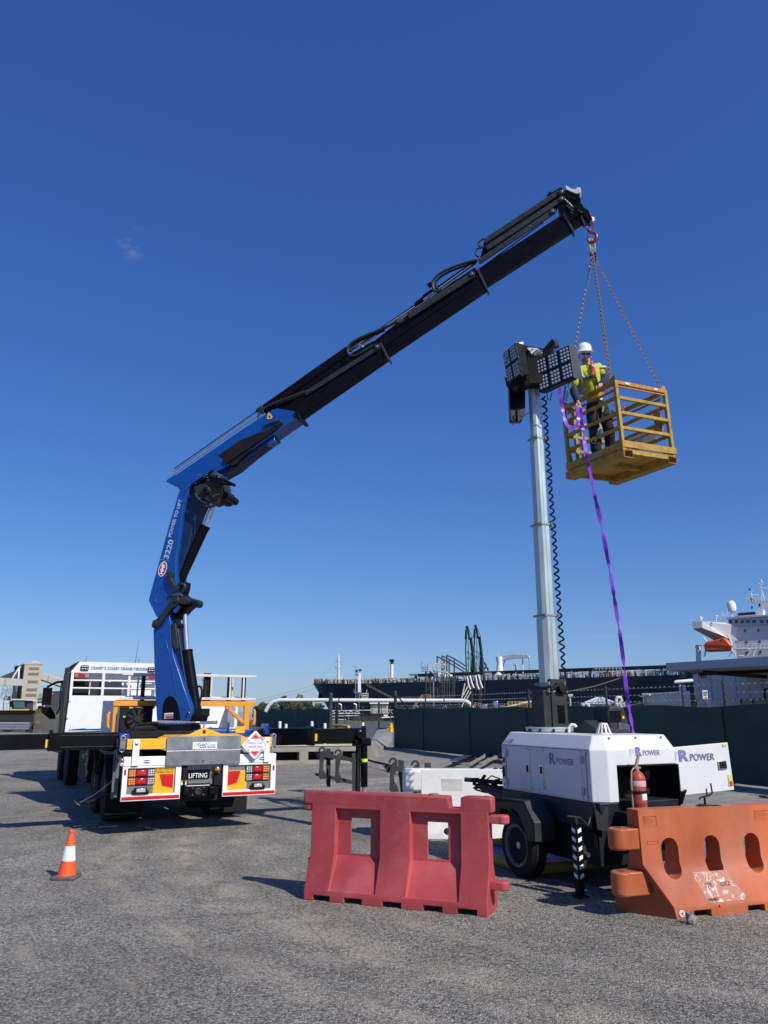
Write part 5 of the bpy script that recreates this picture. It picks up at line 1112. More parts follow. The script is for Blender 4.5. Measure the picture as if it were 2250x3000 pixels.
m = MB(); m.lathe((MC.x+.05, MC.y-.17, zs[0]-.09), (0, -1, 0), [(.05, 0), (.05, .03), (.02, .035), (.001, .035)], 14); m.tube([(MC.x-.12, MC.y-.18, zs[0]-.12), (MC.x-.03, MC.y-.18, zs[0]-.07), (MC.x+.05, MC.y-.18, zs[0]-.04), (MC.x+.13, MC.y-.18, zs[0]-.12)], .02, 6); m.build('mast_pulley', BLACKM, G)
m = MB()
for k_, s_ in enumerate((.222, .192, .166, .142)):
    z0_, z1_ = zs[k_], zs[k_+1]; m.bx(MC.x-.006, MC.x+.006, MC.y-s_/2-.004, MC.y-s_/2+.004, z0_, z1_-.02)
m.build('mast_rib', GALV, G)
# coiled cable down the mast
m = MB(); pts = []
zt, zb, n_ = zz(1160), zz(1965), 37
for i in range(n_*12+1):
    t = i/(n_*12); a_ = 2*PI*i/12; r_ = .026; w_ = 1+.3*math.sin(t*30)+.15*math.sin(t*71); pts.append(V(MC.x+.125+.07*t+r_*math.cos(a_)*w_, MC.y-.05+r_*math.sin(a_), zt+(zb-zt)*t**.97))
m.tube(pts, .0125, 6); m.build('coiled_cable', BLACKM, G)
m = MB(); m.tube([pts[-1], pts[-1]+V(0, 0, -.1), V(MC.x+.22, MC.y-.06, 1.95)], .014, 6); m.build('cable', BLACKM, G)
# flood banks
LEDG = mat('led_lens', (.36, .40, .46), .5, 0, coat=.1)
LEDB = mat('led_board', (.008, .018, .05), .35, coat=.3)
def gl(px, py, t_):
    r = ray(px, py); return CAM+r*t_
def flood(cor, nx, ny, depth, nl=(3, 4), name='floodlight_bank', side=DGREY):
    a_, b_, c_, d_ = cor  # TL TR BR BL world
    nn_ = (b_-a_).cross(d_-a_).normalized()
    if nn_.dot(CAM-a_) < 0: nn_ = -nn_
    ctr = (a_+b_+c_+d_)/4
    def Q(u, v, h=0): return a_.lerp(b_, u).lerp(d_.lerp(c_, u), v)+nn_*h
    m_ = MB(); bk = [ctr+(p-ctr)*.93 for p in (a_, b_, c_, d_)]
    m_.add([a_, b_, c_, d_]+[p-nn_*depth for p in bk], [(0, 1, 2, 3), (7, 6, 5, 4), (0, 4, 5, 1), (1, 5, 6, 2), (2, 6, 7, 3), (3, 7, 4, 0)])
    hs_ = m_.build(name, BLACK, G, world=True, bevel=.006); WM[hs_] = WM[G]
    for i in range(nx):
        for j in range(ny):
            u0, u1 = (i+.07)/nx, (i+.93)/nx; v0, v1 = (j+.05)/ny, (j+.95)/ny
            m_ = MB(); m_.prism([Q(u0, v0, .001), Q(u1, v0, .001), Q(u1, v1, .001), Q(u0, v1, .001)], nn_*.008); mod = m_.build('led_module', LEDB, hs_, world=True, smooth=0)
            m_ = MB()
            sx_ = (b_-a_).length/nx*.86/nl[0]
            for p in range(nl[0]):
                for q in range(nl[1]):
                    c0 = Q(u0+(u1-u0)*(p+.5)/nl[0]*.9+(u1-u0)*.05, v0+(v1-v0)*(q+.5)/nl[1]*.92+(v1-v0)*.04, .009)
                    rr_ = min(sx_, (d_-a_).length/ny*.9/nl[1])*.37
                    m_.lathe(c0, nn_, [(rr_, 0), (rr_, .003), (rr_*.8, .0045), (.0005, .005)], 12)
            m_.build('led_lenses', LEDG, hs_, world=True)
    return hs_, nn_
h1, n1 = flood((gl(1567, 1056, 10.72), gl(1668, 1009, 10.48), gl(1683, 1105, 10.38), gl(1579, 1150, 10.62)), 3, 2, .16)
m = MB(); P = [gl(1668, 1008, 10.47), gl(1682, 1012, 10.6), gl(1689, 1024, 10.66), gl(1705, 1095, 10.6), gl(1707, 1113, 10.58), gl(1698, 1111, 10.5), gl(1683, 1106, 10.37)]
m.prism(P, V(-.01, .0, 0)); m.build('side_plate', mat('lamp_grey', (.06, .065, .072), .5), h1, world=True)
h2, n2 = flood((gl(1473, 1036, 10.75), gl(1510, 1003, 10.42), gl(1528, 1098, 10.32), gl(1487, 1124, 10.65)), 2, 2, .14)
m = MB(); m.prism([gl(1510, 1002, 10.42), gl(1521, 1004, 10.46), gl(1539, 1097, 10.36), gl(1528, 1099, 10.32)], V(.0, .02, 0)); m.build('side_plate', mat('lamp_grey', (.06, .065, .072), .5), h2, world=True)
m = MB()
for t_ in (.1, .4, .6, .85): p_ = gl(1512, 1012, 10.40).lerp(gl(1530, 1090, 10.30), t_); m.ball(p_, .006, 6)
m.build('screw', CHROME, h2, world=True)
m = MB(); m.prism([gl(1478, 1106, 10.75), gl(1484, 1131, 10.72), gl(1540, 1102, 10.5), gl(1536, 1092, 10.5)], V(.05, .12, 0)); m.build('lamp_bracket', BLACKM, h2, world=True)
# hanging bank seen from behind
m = MB(); m.prism([gl(1492, 1128, 10.9), gl(1539, 1112, 10.9), gl(1539, 1196, 10.75), gl(1528, 1236, 10.7), gl(1496, 1236, 10.7), gl(1494, 1200, 10.75)], V(.0, .12, .02)); hb3 = m.build('floodlight_bank', BLACK, G, world=True, bevel=.006); WM[hb3] = WM[G]
m = MB(); m.prism([gl(1494, 1203, 10.72), gl(1508, 1203, 10.72), gl(1511, 1235, 10.68), gl(1498, 1233, 10.68)], V(0, -.01, 0)); m.prism([gl(1517, 1203, 10.72), gl(1539, 1196, 10.74), gl(1538, 1215, 10.7), gl(1523, 1234, 10.68), gl(1517, 1235, 10.68)], V(0, -.01, 0)); m.build('end_plate', DGREY, hb3, world=True)
m = MB(); m.cyl(gl(1503, 1236, 10.7), gl(1503, 1245, 10.7), .012, n=8); m.build('red_plug', RED, hb3, world=True)
m = MB()
for k in range(5): m.beam(gl(1529+k*1.6, 1138+k*-2, 10.88), gl(1531+k*1.6, 1128-k*2, 10.88), .005, .004)
for k in range(3): m.beam(gl(1531, 1160+k*3, 10.84), gl(1535, 1157+k*3, 10.84), .005, .004)
m.build('vent_slots', STEEL, hb3, world=True)
m = MB(); m.tube([gl(1503, 1219, 10.68), gl(1515, 1217, 10.65), gl(1532, 1220, 10.62), gl(1549, 1210, 10.65)], .008, 6); m.build('cable', DGREY, hb3, world=True)
# upper bank, seen from below / behind
m = MB(); m.prism([gl(1585, 1029, 10.9), gl(1618, 991, 10.9), gl(1622, 996, 10.85), gl(1628, 1010, 10.8), gl(1600, 1028, 10.75), gl(1588, 1034, 10.8)], V(.03, .25, .02)); hb4 = m.build('floodlight_bank', BLACK, G, world=True, bevel=.006); WM[hb4] = WM[G]
m = MB(); m.prism([gl(1623, 998, 10.8), gl(1631, 990, 10.9), gl(1636, 1001, 10.9), gl(1638, 1010, 10.85), gl(1628, 1015, 10.8)], V(.02, .1, 0)); m.build('end_plate', DGREY, hb4, world=True)
# head frame
m = MB(); m.prism([gl(1521, 1003, 10.6), gl(1532, 1001, 10.6), gl(1536, 1021, 10.55), gl(1525, 1021, 10.5)], V(.02, .06, 0)); m.prism([gl(1545, 1018, 10.6), gl(1574, 1020, 10.6), gl(1590, 1033, 10.6), gl(1560, 1040, 10.6)], V(0, .06, 0)); m.build('head_plate', WHITE2, G, world=True)
m = MB(); m.prism([gl(1545, 1020, 10.62), gl(1570, 1022, 10.62), gl(1574, 1095, 10.62), gl(1584, 1120, 10.62), gl(1548, 1122, 10.62), gl(1545, 1085, 10.62)], V(0, .14, 0)); m.prism([gl(1530, 1010, 10.7), gl(1590, 1020, 10.7), gl(1592, 1060, 10.7), gl(1530, 1050, 10.7)], V(0, .06, 0)); m.prism([gl(1545, 1090, 10.6), gl(1590, 1096, 10.6), gl(1590, 1122, 10.6), gl(1545, 1124, 10.6)], V(0, .2, 0)); m.prism([gl(1526, 1098, 10.6), gl(1552, 1096, 10.6), gl(1552, 1127, 10.6), gl(1538, 1127, 10.6)], V(0, .2, 0)); m.build('head_frame', BLACKM, G, world=True, bevel=.004)
m = MB(); m.cyl(gl(1563, 1040, 10.5), gl(1578, 1028, 10.5), .03, n=10); m.cyl(gl(1575, 1036, 10.5), gl(1586, 1028, 10.5), .018, n=8); m.build('head_motor', STEEL, G, world=True)
m = MB(); m.tube([gl(1562, 1022, 10.5), gl(1553, 1028, 10.48), gl(1549, 1040, 10.48), gl(1556, 1044, 10.48), gl(1562, 1036, 10.48)], .007, 6); m.tube([gl(1602, 1155, 10.5), gl(1606, 1172, 10.5), gl(1612, 1173, 10.5), gl(1617, 1150, 10.5)], .008, 6); m.tube([gl(1600, 1152, 10.5), gl(1640, 1132, 10.4), gl(1690, 1110, 10.35)], .008, 6); m.build('cable', BLACKM, G, world=True)
# wheels, fender, jack, drawbar
for sx_, xo in ((-1, -.28), (1, 1.48)):
    c0 = V(xo, 1.02, .335); a_ = V(sx_, 0, 0)
    m = MB(); m.lathe(c0-a_*.19, a_, [(.20, 0), (.30, .0), (.325, .02), (.335, .05), (.335, .15), (.325, .18), (.30, .20), (.215, .20), (.20, .17)], 36)
    for k in range(40):
        an = 2*PI*k/40; r_ = V(0, math.cos(an), math.sin(an)); tt = V(0, -math.sin(an), math.cos(an))
        for q_ in (.04, .095, .15): m.beam(c0-a_*(.19-q_)+r_*.332, c0-a_*(.19-q_)+r_*.341, .03, .038, up=tt)
    wh = m.build('wheel', RUBBER, G); WM[wh] = WM[G]
    m = MB(); m.lathe(c0-a_*.19, a_, [(.205, 0), (.205, .17), (.225, .2), (.228, .205), (.212, .205), (.19, .19), (.18, .10), (.08, .07), (.07, .11), (.05, .12), (.001, .12)], 32); m.build('rim', mat('rim_grey', (.09, .095, .105), .5, .4, dirt=.3), wh)
    m = MB(); m.lathe(c0-a_*.09, a_, [(.04, 0), (.045, .05), (.035, .075), (.001, .08)], 16)
    for k in range(5): an = 2*PI*k/5; m.cyl(c0-a_*.10+V(0, math.cos(an), math.sin(an))*.095, c0-a_*.07+V(0, math.cos(an), math.sin(an))*.095, .014, n=8)
    m.build('hub', STEEL, wh)
    fp = [(1.62, .55), (1.52, .72), (1.36, .77), (.84, .795), (.67, .61), (.67, .42), (.64, .42), (.64, .62), (.82, .83), (1.38, .81), (1.56, .76), (1.66, .56)]
    x0_, x1_ = (-.30, -.03) if sx_ < 0 else (1.23, 1.50)
    m = MB(); m.prism([V(x0_, y_, z_) for y_, z_ in fp], (x1_-x0_, 0, 0)); m.prism([V(x0_, y_, z_) for y_, z_ in ((1.62, .55), (1.56, .78), (1.38, .82), (.83, .83), (.64, .62), (.64, .42), (.81, .42), (.85, .56), (.95, .69), (1.06, .725), (1.3, .69), (1.42, .55))], (.012 if sx_ < 0 else -.012, 0, 0))
    m.build('fender', DGREY, G, bevel=.008)
m = MB(); m.bx(.1, .2, .0, 2.4, .48, .62); m.bx(1.0, 1.1, .0, 1.8, .48, .62); m.bx(-.1, 1.3, .98, 1.06, .32, .40); m.bx(.04, 1.16, -.02, 1.75, .25, .62); m.build('frame_with_shade_block', BLACKM, G, bevel=.006)  # rails and axle, plus a block added and deepened to shade the mat
m = MB(); m.beam((.15, 1.8, .55), (.35, 2.9, .62), .09, .09); m.beam((1.05, 1.8, .55), (.45, 2.9, .62), .09, .09); m.beam((.10, 1.75, .75), (-.02, 2.2, .88), .12, .08); m.build('drawbar', DGREY, G, bevel=.006)
m = MB()
rn = random.Random(8)
hub0 = V(.02, 2.15, .93)
m.beam(hub0+V(-.15, .05, .01), hub0+V(.2, -.1, -.02), .05, .05); m.cyl(hub0+V(-.25, .1, .02), hub0+V(-.13, .05, .01), .028, n=10)
for i in range(9): p_ = hub0+V(rn.uniform(-.15, .15), rn.uniform(-.1, .1), rn.uniform(-.10, .06)); m.box(p_, (rn.uniform(.03, .09), .05, rn.uniform(.02, .06)), Matrix.Rotation(rn.uniform(-1, 1), 3, 'Y'))
m.tube([hub0+V(-.15, 0, -.10), hub0+V(0, 0, -.14), hub0+V(.3, -.2, -.12)], .012, 6); m.tube([hub0, hub0+V(.1, 0, .06), hub0+V(.25, -.1, 0), hub0+V(.3, -.2, -.2)], .01, 6)
m.build('tow_hitch', BLACKM, G, bevel=.004)
m = MB(); m.prism([hub0+V(.10, -.2, -.05), hub0+V(.2, -.25, -.05), hub0+V(.18, -.25, -.38), hub0+V(.12, -.2, -.42), hub0+V(.05, -.2, -.2)], (0, .05, 0)); m.build('hitch_plate', DGREY, G)
JM = lp(GM, 1692, 2500, 1, -.05); jx = JM.x
m = MB(); m.bx(jx-.038, jx+.038, -.10, -.01, .16, .70); m.bx(jx-.043, jx+.043, -.11, 0, .685, .70); j_ = m.build('jack_stand', BLACK, G, bevel=.004); WM[j_] = WM[G]
m = MB(); m.bx(jx-.034, jx+.034, -.088, -.022, .03, .2); m.bx(jx-.06, jx+.06, -.115, .005, 0, .02); m.build('jack_foot', BLACKM, j_)
m = MB()
for k in range(6):
    z_ = .18+k*.085
    m.prism([V(jx-.022, -.1015, z_), V(jx+.022, -.1015, z_+.018), V(jx+.022, -.1015, z_+.055), V(jx-.022, -.1015, z_+.037)], (0, -.002, 0)); m.prism([V(jx-.0395, -.085, z_), V(jx-.0395, -.03, z_+.02), V(jx-.0395, -.03, z_+.055), V(jx-.0395, -.085, z_+.035)], (-.002, 0, 0))
m.build('reflective_mark', mat('mark_white', (.8, .8, .8), .35), j_)
m = MB(); m.cyl((jx, -.055, .70), (jx, -.055, .75), .016, n=8); m.tube([(jx-.11, -.06, .77), (jx+.0, -.055, .755), (jx+.06, -.05, .745), (jx+.17, -.02, .66), (jx+.2, -.01, .68), (jx+.23, 0, .74)], .009, 6); m.build('jack_handle', DGREY, j_)
m = MB(); m.prism([V(jx+.05, .02, .22), V(jx+.12, .02, .20), V(jx+.17, .02, .32), V(jx+.17, .02, .44), V(jx+.12, .02, .52), V(jx+.05, .02, .52)], (0, .03, 0)); m.build('jack_bracket', DGREY, G, bevel=.004)
m = MB(); m.lathe((jx+.16, .01, .38), (0, -1, 0), [(.025, 0), (.025, .03), (.001, .03)], 12); m.lathe((jx+.08, .0, .38), (0, -1, 0), [(.02, 0), (.02, .02), (.001, .02)], 12); m.build('bolt', STEEL, G)
m = MB(); m.tube([(jx+.2, .02, .72), (jx+.26, .02, .73), (jx+.28, .02, .70), (jx+.28, .02, .60)], .02, 8); m.cyl((jx+.28, .02, .60), (jx+.28, .02, .44), .035, n=12); m.build('side_jack', BLACK, G)
m = MB(); m.prism([V(.0, -.06, .62), V(.10, -.10, .60), V(.12, -.10, .83), V(.0, -.02, .86)], (0, .02, 0)); m.build('bumper_plate', DGREY, G)
m = MB(); m.bx(.22, 1.2, -.42, -.05, .72, .79); m.bx(.22, .40, -.44, -.10, .50, .72); m.build('step_box', BLACKM, G, bevel=.006)
m = MB(); m.bx(.29, .40, -.452, -.44, .66, .72); m.build('lamp', STEEL, G)
# rear jack crank seen above the orange barrier
m = MB(); m.bx(1.25, 1.36, -.32, -.22, .70, .83); m.cyl((1.30, -.27, .83), (1.30, -.27, .90), .012, n=8); m.tube([(1.22, -.27, .885), (1.24, -.27, .90), (1.38, -.27, .92), (1.42, -.27, .94), (1.41, -.27, 1.04)], .010, 6); m.cyl((1.34, -.27, .92), (1.34, -.27, .99), .008, n=6); m.build('crank_handle', BLACK, G, bevel=.004)

# fire extinguisher on the trailer
EX = thing('fire_extinguisher', 'weathered red fire extinguisher strapped upright on the front of the light tower', 'fire extinguisher', GM @ Matrix.Translation((.435, -.22, .79)))
ER = mat('extinguisher_red', (.36, .045, .035), .5, var=.25, scale=9, dirt=.8, dirtc=(.46, .17, .13), dscale=7)
EX.scale = (.92, .92, .92)
m = MB(); m.lathe((0, 0, 0), Z, [(.075, 0), (.085, .01), (.085, .09), (.088, .10), (.085, .11), (.085, .34), (.082, .37), (.06, .415), (.03, .435), (.025, .45)], 32); m.build('cylinder', ER, EX)
m = MB(); m.lathe((0, 0, .0), Z, [(.0862, .275), (.0862, .335), (.0855, .336)], 32); m.build('faded_band', mat('pale_red', (.55, .33, .31), .6, dirt=.6, dirtc=(.7, .6, .58)), EX)
m = MB(); P = [V(.0866*math.sin(t), -.0866*math.cos(t), 0) for t in [-.3+1.1*i/8 for i in range(9)]]
vs = [p+V(0, 0, .13) for p in P]+[p+V(0, 0, .21) for p in P]; m.add(vs, [(i, i+1, i+10, i+9) for i in range(8)]); m.build('paper_label', WHITE, EX, fix=False)
m = MB(); m.lathe((0, 0, .20), Z, [(.088, 0), (.094, .005), (.094, .025), (.088, .03)], 32); m.cyl((0, .08, .215), (0, .14, .215), .02, n=8); m.bx(-.13, -.08, -.02, .03, .2, .23); m.bx(.08, .13, -.03, .03, .18, .24); m.lathe((.11, -.02, .19), Z, [(.025, 0), (.028, .03), (.025, .06)], 10); m.build('strap', BLACKM, EX)
m = MB(); m.cyl((0, 0, .44), (0, 0, .49), .022, n=12); m.bx(-.045, .045, -.015, .015, .465, .485); m.prism([V(-.03, -.012, .485), V(.0, -.012, .485), V(.035, -.012, .56), V(.05, -.012, .62), (.03, -.012, .615), V(.0, -.012, .55)], (0, .024, 0)); m.tube([(-.02, 0, .47), (-.06, 0, .465), (-.085, 0, .43), (-.095, 0, .30), (-.10, 0, .08), (-.1, 0, .02)], .010, 6); m.build('valve_and_lever', mat('weathered_brass', (.33, .28, .20), .6, .4), EX)

# spill berm under the tower
SP = thing('spill_mat', 'bright blue spill mat with a yellow rim under the light tower', 'spill mat', GM @ Matrix.Translation((.70, 1.85, 0)) @ Matrix.Diagonal((.62, .68, 1, 1)))
m = MB(); n_ = 16; vs = []; rn = random.Random(2)
for j in range(n_+1):
    for i in range(n_+1):
        x_, y_ = -1.35+2.7*i/n_, -1.15+2.5*j/n_; vs.append((x_, y_, .015+.02*rn.random()+.012*math.sin(x_*9)*math.sin(y_*7)))
m.add(vs, [(j*(n_+1)+i, j*(n_+1)+i+1, (j+1)*(n_+1)+i+1, (j+1)*(n_+1)+i) for j in range(n_) for i in range(n_)]); m.build('sheet', mat('blue_sheet', (.006, .04, .33), .75, var=.2, scale=4, spec=.2), SP, fix=False, smooth=60)
m = MB(); m.tube([V(x_, y_, .055+.01*rn.random()) for x_, y_ in [(-1.35, -1.15), (-.7, -1.18), (0, -1.14), (.7, -1.17), (1.35, -1.15), (1.37, -.4), (1.34, .5), (1.35, 1.35), (.5, 1.37), (-.5, 1.34), (-1.35, 1.35), (-1.37, .5), (-1.33, -.4)]], .06, 10, closed=True); m.build('rim', mat('yellow_rim_shaded', (.38, .28, .02), .6, dirt=.5), SP)  # rim yellow dimmed and mottled to stand for the tower's shade across it
# ================================================================ MAN BASKET
BKM = FR(3.53, 10.73, 0, 27.4) @ Matrix.Translation((0, 0, 5.43)) @ Matrix.Rotation(math.radians(-2.6), 4, 'Y')
BK = thing('man_basket', 'rusty yellow steel crane basket hanging from four chains with a worker standing inside', 'man basket', BKM)
BY = mat('basket_yellow', (.38, .24, .03), .7, var=.3, scale=7, dirt=.95, dirtc=(.15, .08, .035), dscale=9, bump=.15)
BYR = mat('basket_yellow_rusty', (.42, .20, .03), .65, var=.3, scale=9, dirt=.95, dirtc=(.13, .045, .03), dscale=7, bump=.2)
W_, D_, H_ = 1.09, 1.23, 1.22     # width (x), depth (y), top height above underside
TUB = .055
def bar(x0, y0, z0, x1, y1, z1, w=.04, h=.05, name='rail', mt=BY):
    m_ = MB(); m_.beam((x0, y0, z0), (x1, y1, z1), w, h); return m_.build(name, mt, BK, bevel=.004)
t2 = TUB/2
for x_, y_ in ((t2, t2), (W_-t2, t2), (t2, D_-t2), (W_-t2, D_-t2)):
    m = MB(); m.bx(x_-t2, x_+t2, y_-t2, y_+t2, .10, H_-.002); m.build('corner_post', BY, BK, bevel=.005)
z3 = (.95, .71, .47)
for z_ in z3:
    bar(TUB, t2, z_, W_-TUB, t2, z_); bar(t2, TUB, z_, t2, D_-TUB, z_); bar(W_-t2, TUB, z_, W_-t2, D_-TUB, z_); bar(TUB, D_-t2, z_, W_-TUB, D_-t2, z_)
for a_ in ((TUB, t2, 1.19, W_-TUB, t2, 1.19), (t2, TUB, 1.19, t2, D_-TUB, 1.19), (W_-t2, TUB, 1.19, W_-t2, D_-TUB, 1.19), (TUB, D_-t2, 1.19, W_-TUB, D_-t2, 1.19)):
    bar(*a_, w=.055, h=.06, name='top_rail', mt=BYR)
bar(TUB, .02, 1.13, W_-TUB, .02, 1.13, .02, .02, 'handrail', BYR); bar(t2+.05, TUB, 1.10, t2+.05, D_-TUB, 1.10, .03, .03, 'handrail', BYR); bar(W_-t2-.05, TUB, 1.08, W_-t2-.05, D_-TUB, 1.08, .03, .03, 'handrail', BYR)
# gate posts on the far-left side
for x_ in (.20, .34): m = MB(); m.bx(x_, x_+.05, D_-.05, D_-.0, .15, 1.17); m.build('gate_post', BY, BK, bevel=.004)
m = MB(); m.prism([V(.02, D_-.06, .13), V(.05, D_-.06, .13), V(.12, D_-.06, .13), V(.06, D_-.06, .42), V(.02, D_-.06, .52)], (0, .02, 0)); m.build('gusset', BY, BK)
# toe boards + floor
m = MB(); m.bx(-.01, W_+.02, -.012, .0, .155, .26); m.bx(-.01, W_+.02, D_, D_+.012, .155, .26); m.bx(-.012, .0, -.012, D_+.012, .14, .245); m.bx(W_, W_+.012, -.0, D_, .14, .245); m.build('toe_board', BY, BK, bevel=.003)
m = MB(); m.bx(.01, W_-.01, .01, D_-.01, .13, .145); m.build('floor_plate', BYR, BK)
m = MB()
for x0, x1 in ((0, .19), (W_-.17, W_+.01)):
    m.bx(x0, x0+.008, -.005, D_+.05, .0, .12); m.bx(x1-.008, x1, -.005, D_+.05, .0, .12); m.bx(x0+.008, x1-.008, -.005, D_+.05, .0, .01); m.bx(x0+.008, x1-.008, -.005, D_+.05, .11, .12)
m.build('fork_pocket', BY, BK, bevel=.002)
m = MB()
for x0, x1 in ((0, .19), (W_-.17, W_+.01)): m.bx(x0+.012, x1-.012, .30, D_-.3, .012, .108)
m.build('pocket_inside', BLACKM, BK)
m = MB(); m.bx(.19, W_-.17, .0, .05, .06, .125); m.bx(.19, W_-.17, D_-.05, D_, .03, .125); m.bx(.19, W_-.17, .55, .68, .05, .125); m.bx(.02, .03, 0, D_, .02, .13); m.build('floor_joist', BY, BK, bevel=.003)
m = MB(); m.bx(.20, W_-.18, .06, D_-.06, .112, .124); m.build('floor_underside', mat('underside_ply', (.50, .27, .03), .6, var=.25, scale=4, dirt=.5, dirtc=(.2, .10, .03), dscale=5), BK)
# lifting lugs
for x_, y_, sx_ in ((t2, t2, 1), (W_-t2, t2, -1), (t2, D_-t2, 1), (W_-t2, D_-t2, -1)):
    m = MB(); m.prism([V(x_-.02*sx_, y_-.005, 1.20), V(x_+.10*sx_, y_-.005, 1.22), V(x_+.02*sx_, y_-.005, 1.30), V(x_-.02*sx_, y_-.005, 1.29)] if y_ < .5 and x_ > .5 else [V(x_-.005, y_-.02, 1.20), V(x_-.005, y_+(.18 if y_ < .5 else -.15), 1.20), V(x_-.005, y_+(.03 if y_ < .5 else -.03), 1.31), V(x_-.005, y_-.02, 1.30)], (.01, .01, 0)); m.build('lifting_lug', BYR, BK, bevel=.002)
# load plate on the far right side rail (reads from inside)
m = MB(); m.bx(W_-.032-.03, W_-.032, .30, 1.10, .50, .675); lpn = m.build('load_plate', mat('load_plate', (.66, .68, .68), .5, dirt=.4, dirtc=(.3, .28, .22)), BK)
text('MAX SAFE WORKING LOAD 250 KG\nMAX PEOPLE 2', 'lettering', BLACKM, lpn, V(W_-.063, 1.06, .535), V(0, -1, 0), Z, .72, .10, bold=.01)
m = MB(); m.bx(W_-.09, W_-.01, .16, .28, .58, .68); m.bx(W_-.1, W_-.02, .16, .24, .62, .9); m.build('document_box', BYR, BK)
m = MB(); m.prism([V(-.014, .46, .165), V(-.014, .62, .165), V(-.014, .62, .225), V(-.014, .46, .235)], (-.002, 0, 0)); m.build('blue_sticker', mat('sticker_blue', (.15, .33, .5), .5, dirt=.4), BK)
for a_ in ((.32, .02, .445), (.86, .02, .30)): pass
m = MB(); m.tube([V(t2-.02, .58+.05*math.cos(t), .44+.05*math.sin(t)) for t in [2*PI*i/14 for i in range(14)]], .007, 6, closed=True); m.build('tie_ring', mat('ring_brass', (.6, .5, .3), .4, .7), BK)
m = MB(); m.tube([V(W_-t2-.02, .22+.045*math.cos(t), .26+.045*math.sin(t)) for t in [2*PI*i/14 for i in range(14)]], .006, 6, closed=True); m.build('tie_ring', STEEL, BK)
for x_ in (.20, .80): m = MB(); m.bx(x_, x_+.08, -.035+t2-.0, -.004, 1.175, 1.205); m.build('white_tape', WHITE, BK)
# door inside (leaning yellow brace)
m = MB(); m.beam((.35, .75, .15), (.33, .8, .75), .05, .03); m.beam((.42, .74, .15), (.36, .8, .5), .04, .03); m.build('brace', BY, BK)

# ================================================================ HOOK + CHAIN SLING
HT = pc(1730, 634); hk = thing('crane_hook', 'dark red swivel lifting hook hanging from the tip of the crane boom', 'hook', HT)
HR = mat('hook_red', (.22, .012, .018), .35, dirt=.3, dirtc=(.1, .05, .05), coat=.2)
pxs = lambda px, py: onp(px, py, HT, cn)-HT
m = MB(); P = [(1718, 652), (1722, 648), (1731, 648), (1738, 655), (1740, 665), (1736, 674), (1726, 675), (1717, 670), (1716, 660)]; m.tube([pxs(*p) for p in P], .014, 8, closed=True); m.build('swivel_bow', HR, hk)
m = MB(); m.lathe(pxs(1727, 681), Z, [(.015, 0), (.035, .02), (.035, .04), (.02, .06)], 14); m.build('swivel_body', HR, hk)
m = MB(); P = [(1729, 676), (1729, 683), (1740, 682), (1748, 690), (1747, 700), (1739, 710), (1729, 711), (1722, 705), (1720, 697)]; rr_ = [.014, .018, .024, .028, .032, .032, .028, .02, .01]
Q_ = [pxs(*p) for p in P]; m.tube(Q_, rr_, 10); m.build('hook_body', HR, hk)
m = MB(); m.beam(pxs(1723, 683), pxs(1720, 700), .02, .012); m.build('safety_latch', mat('latch_blue', (.02, .03, .10), .5), hk)
m = MB(); m.beam(pxs(1722, 632), pxs(1729, 656), .03, .03); m.tube([pxs(1733, 636), pxs(1738, 640), pxs(1738, 648)], .012, 6); m.build('eye', STEEL, hk)

SL0 = pc(1733, 706); sl_ = thing('chain_sling', 'four leg rusty chain sling with a yellow master link between hook and basket', 'chain sling', SL0)
CHM = mat('rusty_chain', (.34, .23, .17), .5, .6, var=.3, scale=20, dirt=.5, dirtc=(.12, .07, .05), dscale=20)
MLK = mat('master_link_yellow', (.62, .46, .20), .4, .4)
ps = lambda px, py: onp(px, py, SL0, cn)-SL0
m = MB(); m.tube([ps(*p) for p in ((1727, 702), (1729, 698), (1733, 700), (1738, 706), (1743, 716), (1743, 728), (1738, 732), (1730, 726), (1725, 714))], .011, 8, closed=True); m.build('master_link', MLK, sl_)
for k, dx_ in enumerate((-3, 3)):
    m = MB(); m.tube([ps(1736+dx_+a_, b_) for a_, b_ in ((-3, 726), (0, 723), (3, 726), (4, 738), (1, 743), (-2, 740))], .009, 6, closed=True); m.build('sub_link', MLK, sl_)
m = MB(); 
for dx_ in (-5, 6): m.beam(ps(1736+dx_, 738), ps(1737+dx_*1.3, 752), .02, .02); m.ball(ps(1736+dx_*1.2, 745), .018, 6)
m.build('shortening_clutch', BLACKM, sl_)
m = MB(); m.beam(ps(1744, 752), ps(1745, 768), .012, .03); m.build('sling_tag', BLACKM, sl_)
def chain(a, b, name, mt, par, pitch=.042, r=.0065, sag=0):
    a, b = Vector(a), Vector(b); n_ = max(2, int((b-a).length/pitch)); d = (b-a).normalized(); u = d.orthogonal().normalized(); v_ = d.cross(u); m_ = MB()
    for i in range(n_):
        t = (i+.5)/n_; c0 = a.lerp(b, t)+V(0, 0, -sag*4*t*(1-t)); w_ = u if i % 2 else v_; w_ = (w_+(v_ if i % 2 else -u)*.35).normalized(); P_ = []
        for k in range(10):
            th = 2*PI*k/10; P_.append(c0+d*((pitch*.62)*math.cos(th))+w_*(.0155*math.sin(th)))
        m_.tube(P_, r, 5, closed=True)
    return m_.build(name, mt, par)
sp = ps(1736, 742)
BKW = WM[BK]
for x_, y_ in ((t2, .10), (W_-.05, .08), (t2, D_-.1), (W_-t2, D_-.12)):
    e_ = BKW @ V(x_, y_, 1.30)-SL0; chain(sp+(e_-sp).normalized()*.03, e_, 'chain_leg', CHM, sl_)
